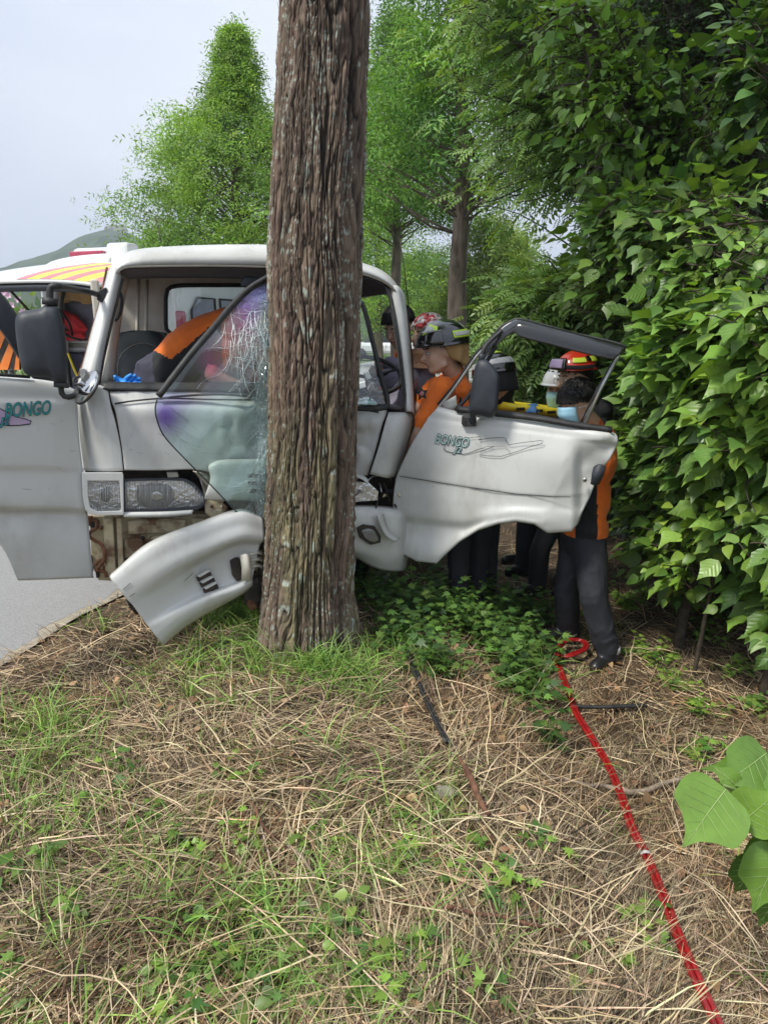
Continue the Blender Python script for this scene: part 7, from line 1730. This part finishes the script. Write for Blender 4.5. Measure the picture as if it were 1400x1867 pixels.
weeds('oval_leaf_weed', [(1290, 1170, .06, 14), (1260, 1120, .08, 18), (1340, 1230, .06, 14), (1180, 1080, .09, 30), (450, 1840, .04, 5), (600, 1700, .06, 6), (270, 1700, .1, 8), (120, 1700, .06, 6), (60, 1600, .05, 6), (1330, 1120, .1, 30), (1390, 1300, .08, 16)], (.07, .15, .03), (.20, .32, .06), .048, T_OV, .08)

# ---- single things lying on the ground
def lie(pts, lift): return [G(a, b) + Vector((0, 0, lift)) for a, b in pts]
ho_ = empty('hydraulic_hose', hpts[12], 'twin red rescue hose running down the straw path, curled in a loop by the shoe', 'hose')
hr_ = [Vector(q) for q in resample(hpts, 150)]
zz_ = np.convolve(np.pad([p.z for p in hr_], 6, mode='edge'), np.ones(13) / 13, 'valid')
for p, z_ in zip(hr_, zz_): p.z = z_ + .006
for q in (-1, 1):
    pp = []
    for i, p in enumerate(hr_):
        t = (hr_[min(i + 1, 149)] - hr_[max(i - 1, 0)]).normalized(); s_ = t.cross(Vector((0, 0, 1))).normalized(); pp.append(p + s_ * q * .0088)
    tube('hose', pp, .0088, 'hose_red', ho_, seg=10)
ip = int(np.argmin([abs(proj(p)[1] - 1558) for p in hr_])); tdir = (hr_[ip + 1] - hr_[ip]).normalized(); s_ = tdir.cross(Vector((0, 0, 1)))
v = [];
for dl in (-.008, .008):
    for k in range(16): a = 2 * math.pi * k / 16; v.append(hr_[ip] + tdir * dl + s_ * .0195 * math.cos(a) + Vector((0, 0, .0105)) * math.sin(a))
pym('tape_band', v, grid_faces(2, 16, True), 'silver_tape', ho_)
def strip(label, pts, r, lift=.045, twin=True, extra=None):
    root = empty('rubber_trim', G(*pts[len(pts) // 2]), label, 'rubber strip')
    q = [Vector(x) for x in resample(lie(pts, lift), 30)]
    tube('strip', q, r, 'rubber', root, seg=6)
    if twin: tube('lip', [p + Vector((r * 1.7, 0, -.003)) for p in q], r * .7, 'rubber', root, seg=6)
    return root, q
strip('long black rubber window trim lying in the weeds below the trunk base', [(732, 1186), (745, 1215), (760, 1255), (778, 1300), (800, 1348), (812, 1372)], .009)
rt_, q = strip('short flat black trim piece with frayed end lying beside the red hose', [(1042, 1302), (1080, 1304), (1120, 1303), (1172, 1301)], .010)
tube('frayed_end', lie([(1110, 1301), (1140, 1296), (1168, 1299)], .03), [.004, .009, .003], 'dark_metal', rt_, seg=5, n=8)
def stick(label, pts, r, m='dead_wood', cat='stick', name='dead_branch', lift=.045, forks=()):
    root = empty(name, G(*pts[0]), label, cat); q = [Vector(x) for x in resample(lie(pts, lift), 40)]
    rr = list(np.interp(np.linspace(0, 1, 40), np.linspace(0, 1, len(r)), r)); q = [p + Vector((mnoise.noise(p * 9), mnoise.noise(p * 9 + Vector((5, 1, 1))), mnoise.noise(p * 7 + Vector((9, 1, 1))) * .6)) * .014 for p in q]
    tube('wood', q, [a * (1 + .25 * mnoise.noise(p * 40)) for a, p in zip(rr, q)], m, root, seg=9)
    for fk in forks: tube('fork', lie(fk, lift), [r[0] * .5, r[0] * .2], m, root, seg=6, n=8)
mat('dead_wood', (.16, .12, .085), (.34, .27, .20), rough=.9, scale=14, bump=.6, bscale=60, stretch=(1, 1, 1)); mat('root_brown', (.07, .03, .018), (.17, .08, .045), rough=.9, scale=22, bump=.5)
stick('grey curved dead branch lying across the straw under the red hose', [(985, 1425), (1040, 1445), (1100, 1452), (1150, 1462), (1200, 1450), (1240, 1437), (1275, 1430)], [.004, .006, .007, .011, .011, .009, .005])
stick('peeled reddish wood splinter pointing down beside the lichen stone', [(838, 1398), (852, 1430), (868, 1470), (892, 1505)], [.006, .011, .013, .007], 'root_brown')
stick('long thin dark root running through the grass at lower middle', [(690, 1668), (760, 1668), (810, 1674), (860, 1688), (930, 1700), (1010, 1722), (1100, 1752)], [.003, .005, .006, .005, .005, .004, .002], 'root_brown', forks=[[(860, 1688), (880, 1668)], [(930, 1700), (950, 1680)]])
stick('small grey twig lying in the thatch at left of centre', [(520, 1560), (548, 1590), (585, 1640)], [.003, .005, .003], name='twig')
stick('pale bark sliver on the straw right of the left weeds', [(458, 1478), (475, 1510), (505, 1545)], [.002, .007, .002], 'root_brown', name='bark_sliver', cat='bark')
def stone(label, px, py, s):
    g_ = G(px, py); bm = bmesh.new(); bmesh.ops.create_icosphere(bm, subdivisions=3, radius=1)
    for v_ in bm.verts:
        n_ = mnoise.noise(v_.co * 1.3 + g_ * 9) * .35 + mnoise.noise(v_.co * 4 + g_) * .08; v_.co *= (1 + n_); v_.co = Vector((v_.co.x * s, v_.co.y * s * .8, v_.co.z * s * .6)) + g_ + Vector((0, 0, s * .25))
    me = bpy.data.meshes.new('stone'); bm.to_mesh(me); bm.free(); o = finish('stone', me, 'stone_grey'); tag(o, label, 'stone')
mat('stone_grey', (.12, .11, .07), (.27, .25, .20), rough=.95, scale=16, bump=.5, bscale=50)
stone('mossy brown stone half sunk in the thatch below the black trim', 812, 1452, .045); stone('small grey stone in straw under the hanging bumper tip', 236, 1222, .026); stone('pale stone at the foot of the big trunk', 470, 1205, .014)

# ---- leafy sprig close to the camera, lower right
fg = empty('foreground_sapling', P(1440, 1650, 1.35), 'sapling reaching into the lower right corner with very large bright leaves', 'sapling')
def bigleaf(px, py, Y, tx, ty, tY, wdt, tone, nrm=(-.1, -.75, .65)):
    a, b = P(px, py, Y), P(tx, ty, tY); d = b - a; L = d.length; tv = np.array(T_BL[0]) * np.array([wdt, 1, 1]); tv[:, 2] += .03 * np.sin(tv[:, 1] * 6 + px)
    M_ = orient(np.array([list(d)]), np.array([nrm]))[0]; V = tv * L @ M_.T + np.array(a)
    me = bpy.data.meshes.new('leaf'); me.from_pydata([tuple(q) for q in V], [], T_BL[1]); me.shade_smooth()
    c = np.array((.05, .12, .02)) * (1 - tone) + np.array((.17, .30, .05)) * tone; cc = np.ones((len(V), 4)); cc[:, :3] = c
    at_ = me.color_attributes.new('Col', 'FLOAT_COLOR', 'POINT'); at_.data.foreach_set('color', cc.astype(np.float32).ravel())
    uv = me.uv_layers.new(name='UVMap'); li = np.empty(len(me.loops), np.int32); me.loops.foreach_get('vertex_index', li); uv.data.foreach_set('uv', np.array(T_BL[0])[li][:, :2].astype(np.float32).ravel())
    o = finish('leaf', me, 'big_leaf', fg); m = T_BL[0]
    rib = [Vector(V[3 * i + 1]) + Vector(M_[:, 2]) * .0012 for i in range(0, len(m) // 3)]
    tube('midrib', rib, [.0013 * (1 - i / len(rib) * .8) for i in range(len(rib))], 'rib_green', o, seg=4)
    vv, ff = [], []
    for i in range(1, len(rib) - 3, 2):
        for q in (0, 2):
            e = min(i + 3, len(rib) - 1); p1 = Vector(V[3 * e + q]) * .85 + rib[e] * .15 + Vector(M_[:, 2]) * .0012; tube_data([rib[i], rib[i].lerp(p1, .5) , p1], [.0006, .0005, .0002], 3, vv, ff, caps=False)
    pym('vein', vv, ff, 'rib_green', o)
T_BL = leaf_t(lambda t: float(np.interp(t, [0, .04, .15, .35, .55, .62, .70, .82, 1], [.02, .24, .40, .46, .44, .42, .22, .09, .0])), .16, .16, 16)
bl = mat('big_leaf', (.85, .85, .85), (1.1, 1.1, 1.1), rough=.42, scale=18, attr=True, trans=.25, spec=.45, bump=.15, bscale=60); mat('rib_green', (.26, .38, .12), (.3, .42, .14), rough=.5)
for a in ((1322, 1440, 1.32, 1252, 1542, 1.22, 1.05, .85), (1325, 1465, 1.33, 1262, 1480, 1.30, .5, .3), (1400, 1372, 1.42, 1318, 1432, 1.34, .8, .55), (1348, 1505, 1.30, 1425, 1440, 1.28, 1.0, .95), (1400, 1400, 1.44, 1290, 1400, 1.40, .5, .6), (1420, 1540, 1.30, 1378, 1675, 1.24, .85, .75), (1410, 1520, 1.36, 1360, 1610, 1.34, .6, .2), (1340, 1430, 1.42, 1400, 1366, 1.46, .8, .5), (1400, 1600, 1.3, 1372, 1632, 1.28, .7, .4), (1450, 1470, 1.3, 1400, 1380, 1.36, .9, .6), (1350, 1440, 1.36, 1300, 1395, 1.36, .55, .9), (1440, 1500, 1.3, 1480, 1600, 1.25, .9, .6), (1380, 1560, 1.36, 1340, 1640, 1.36, .7, .05), (1370, 1450, 1.45, 1440, 1520, 1.42, .9, .1), (1330, 1420, 1.46, 1350, 1372, 1.48, .8, .15), (1420, 1620, 1.36, 1385, 1700, 1.34, .8, .25), (1400, 1440, 1.42, 1350, 1395, 1.42, .8, .2)): bigleaf(*a)
def stem(pts, r, m='green_stem'): tube('stem', [P(*q) for q in pts], r, m, fg, seg=7, n=24)
stem([(1490, 1760, 1.35), (1440, 1600, 1.34), (1400, 1500, 1.34), (1350, 1445, 1.34), (1318, 1432, 1.34)], [.006, .003]); stem([(1400, 1500, 1.34), (1348, 1505, 1.30)], .0015); stem([(1440, 1600, 1.34), (1425, 1540, 1.3)], .002); stem([(1350, 1445, 1.34), (1400, 1385, 1.42)], .002)
# overhanging vine with serrated leaves on the right edge
broad('vine', 'bright serrated vine leaves hanging at the right edge above the straw', 'vine', low(1520, 2.6), [P(1500, 1150, 2.55), P(1450, 1000, 2.5), P(1420, 930, 2.5)],
      targets([(1340, 1000), (1400, 930), (1480, 980), (1480, 1290), (1380, 1290), (1365, 1180), (1400, 1120)], 22, lambda a, b: 2.2, .3), T_CU, .10, 7, .05, (.06, .14, .03), (.19, .32, .06), nleafobj=120, tr=.01, dirb=(-.4, -.3, -.7), twigr=.005)
# rose of sharon flowers at far left
fl_ = broad('flowering_shrub', 'pink-flowered shrub seen through the left door window', 'shrub', (P(0, 700, 9.5).x, 9.5, -.1), [P(10, 620, 9.5), P(20, 570, 9.5)], targets([(-90, 500), (-10, 535), (35, 560), (75, 590), (60, 640), (-90, 640)], 60, lambda a, b: 9.2, .8), T_OV, .14, 16, .14, (.08, .15, .03), (.22, .33, .07), tr=.03)
mat('petal', (.55, .32, .45), (.75, .55, .65), rough=.6)
for (x, y) in ((8, 533), (16, 538), (22, 556), (34, 545), (42, 568), (12, 575), (60, 596), (-20, 530), (-40, 560), (50, 585)):
    c = P(x, y, 9.0); v = [c]; 
    for k in range(10): a = k * math.pi / 5; r_ = .05 if k % 2 else .03; v.append(c + Vector((math.cos(a) * r_, -.02, math.sin(a) * r_)))
    pym('flower', v, [(0, 1 + k, 1 + (k + 1) % 10) for k in range(10)], 'petal', fl_)

# ---- haze over the distance
hz = bpy.data.materials.new('haze'); hz.use_nodes = True; n_ = hz.node_tree; n_.nodes.remove(n_.nodes['Principled BSDF'])
pv = n_.nodes.new('ShaderNodeVolumePrincipled'); pv.inputs['Color'].default_value = (.80, .88, 1, 1); pv.inputs['Density'].default_value = .0010; pv.inputs['Anisotropy'].default_value = .2
n_.links.new(pv.outputs[0], n_.nodes['Material Output'].inputs['Volume']); MATS['haze'] = hz
hb = box('haze', (0, 0, 49), (1500, 1500, 104), 'haze'); hb['kind'] = 'stuff'
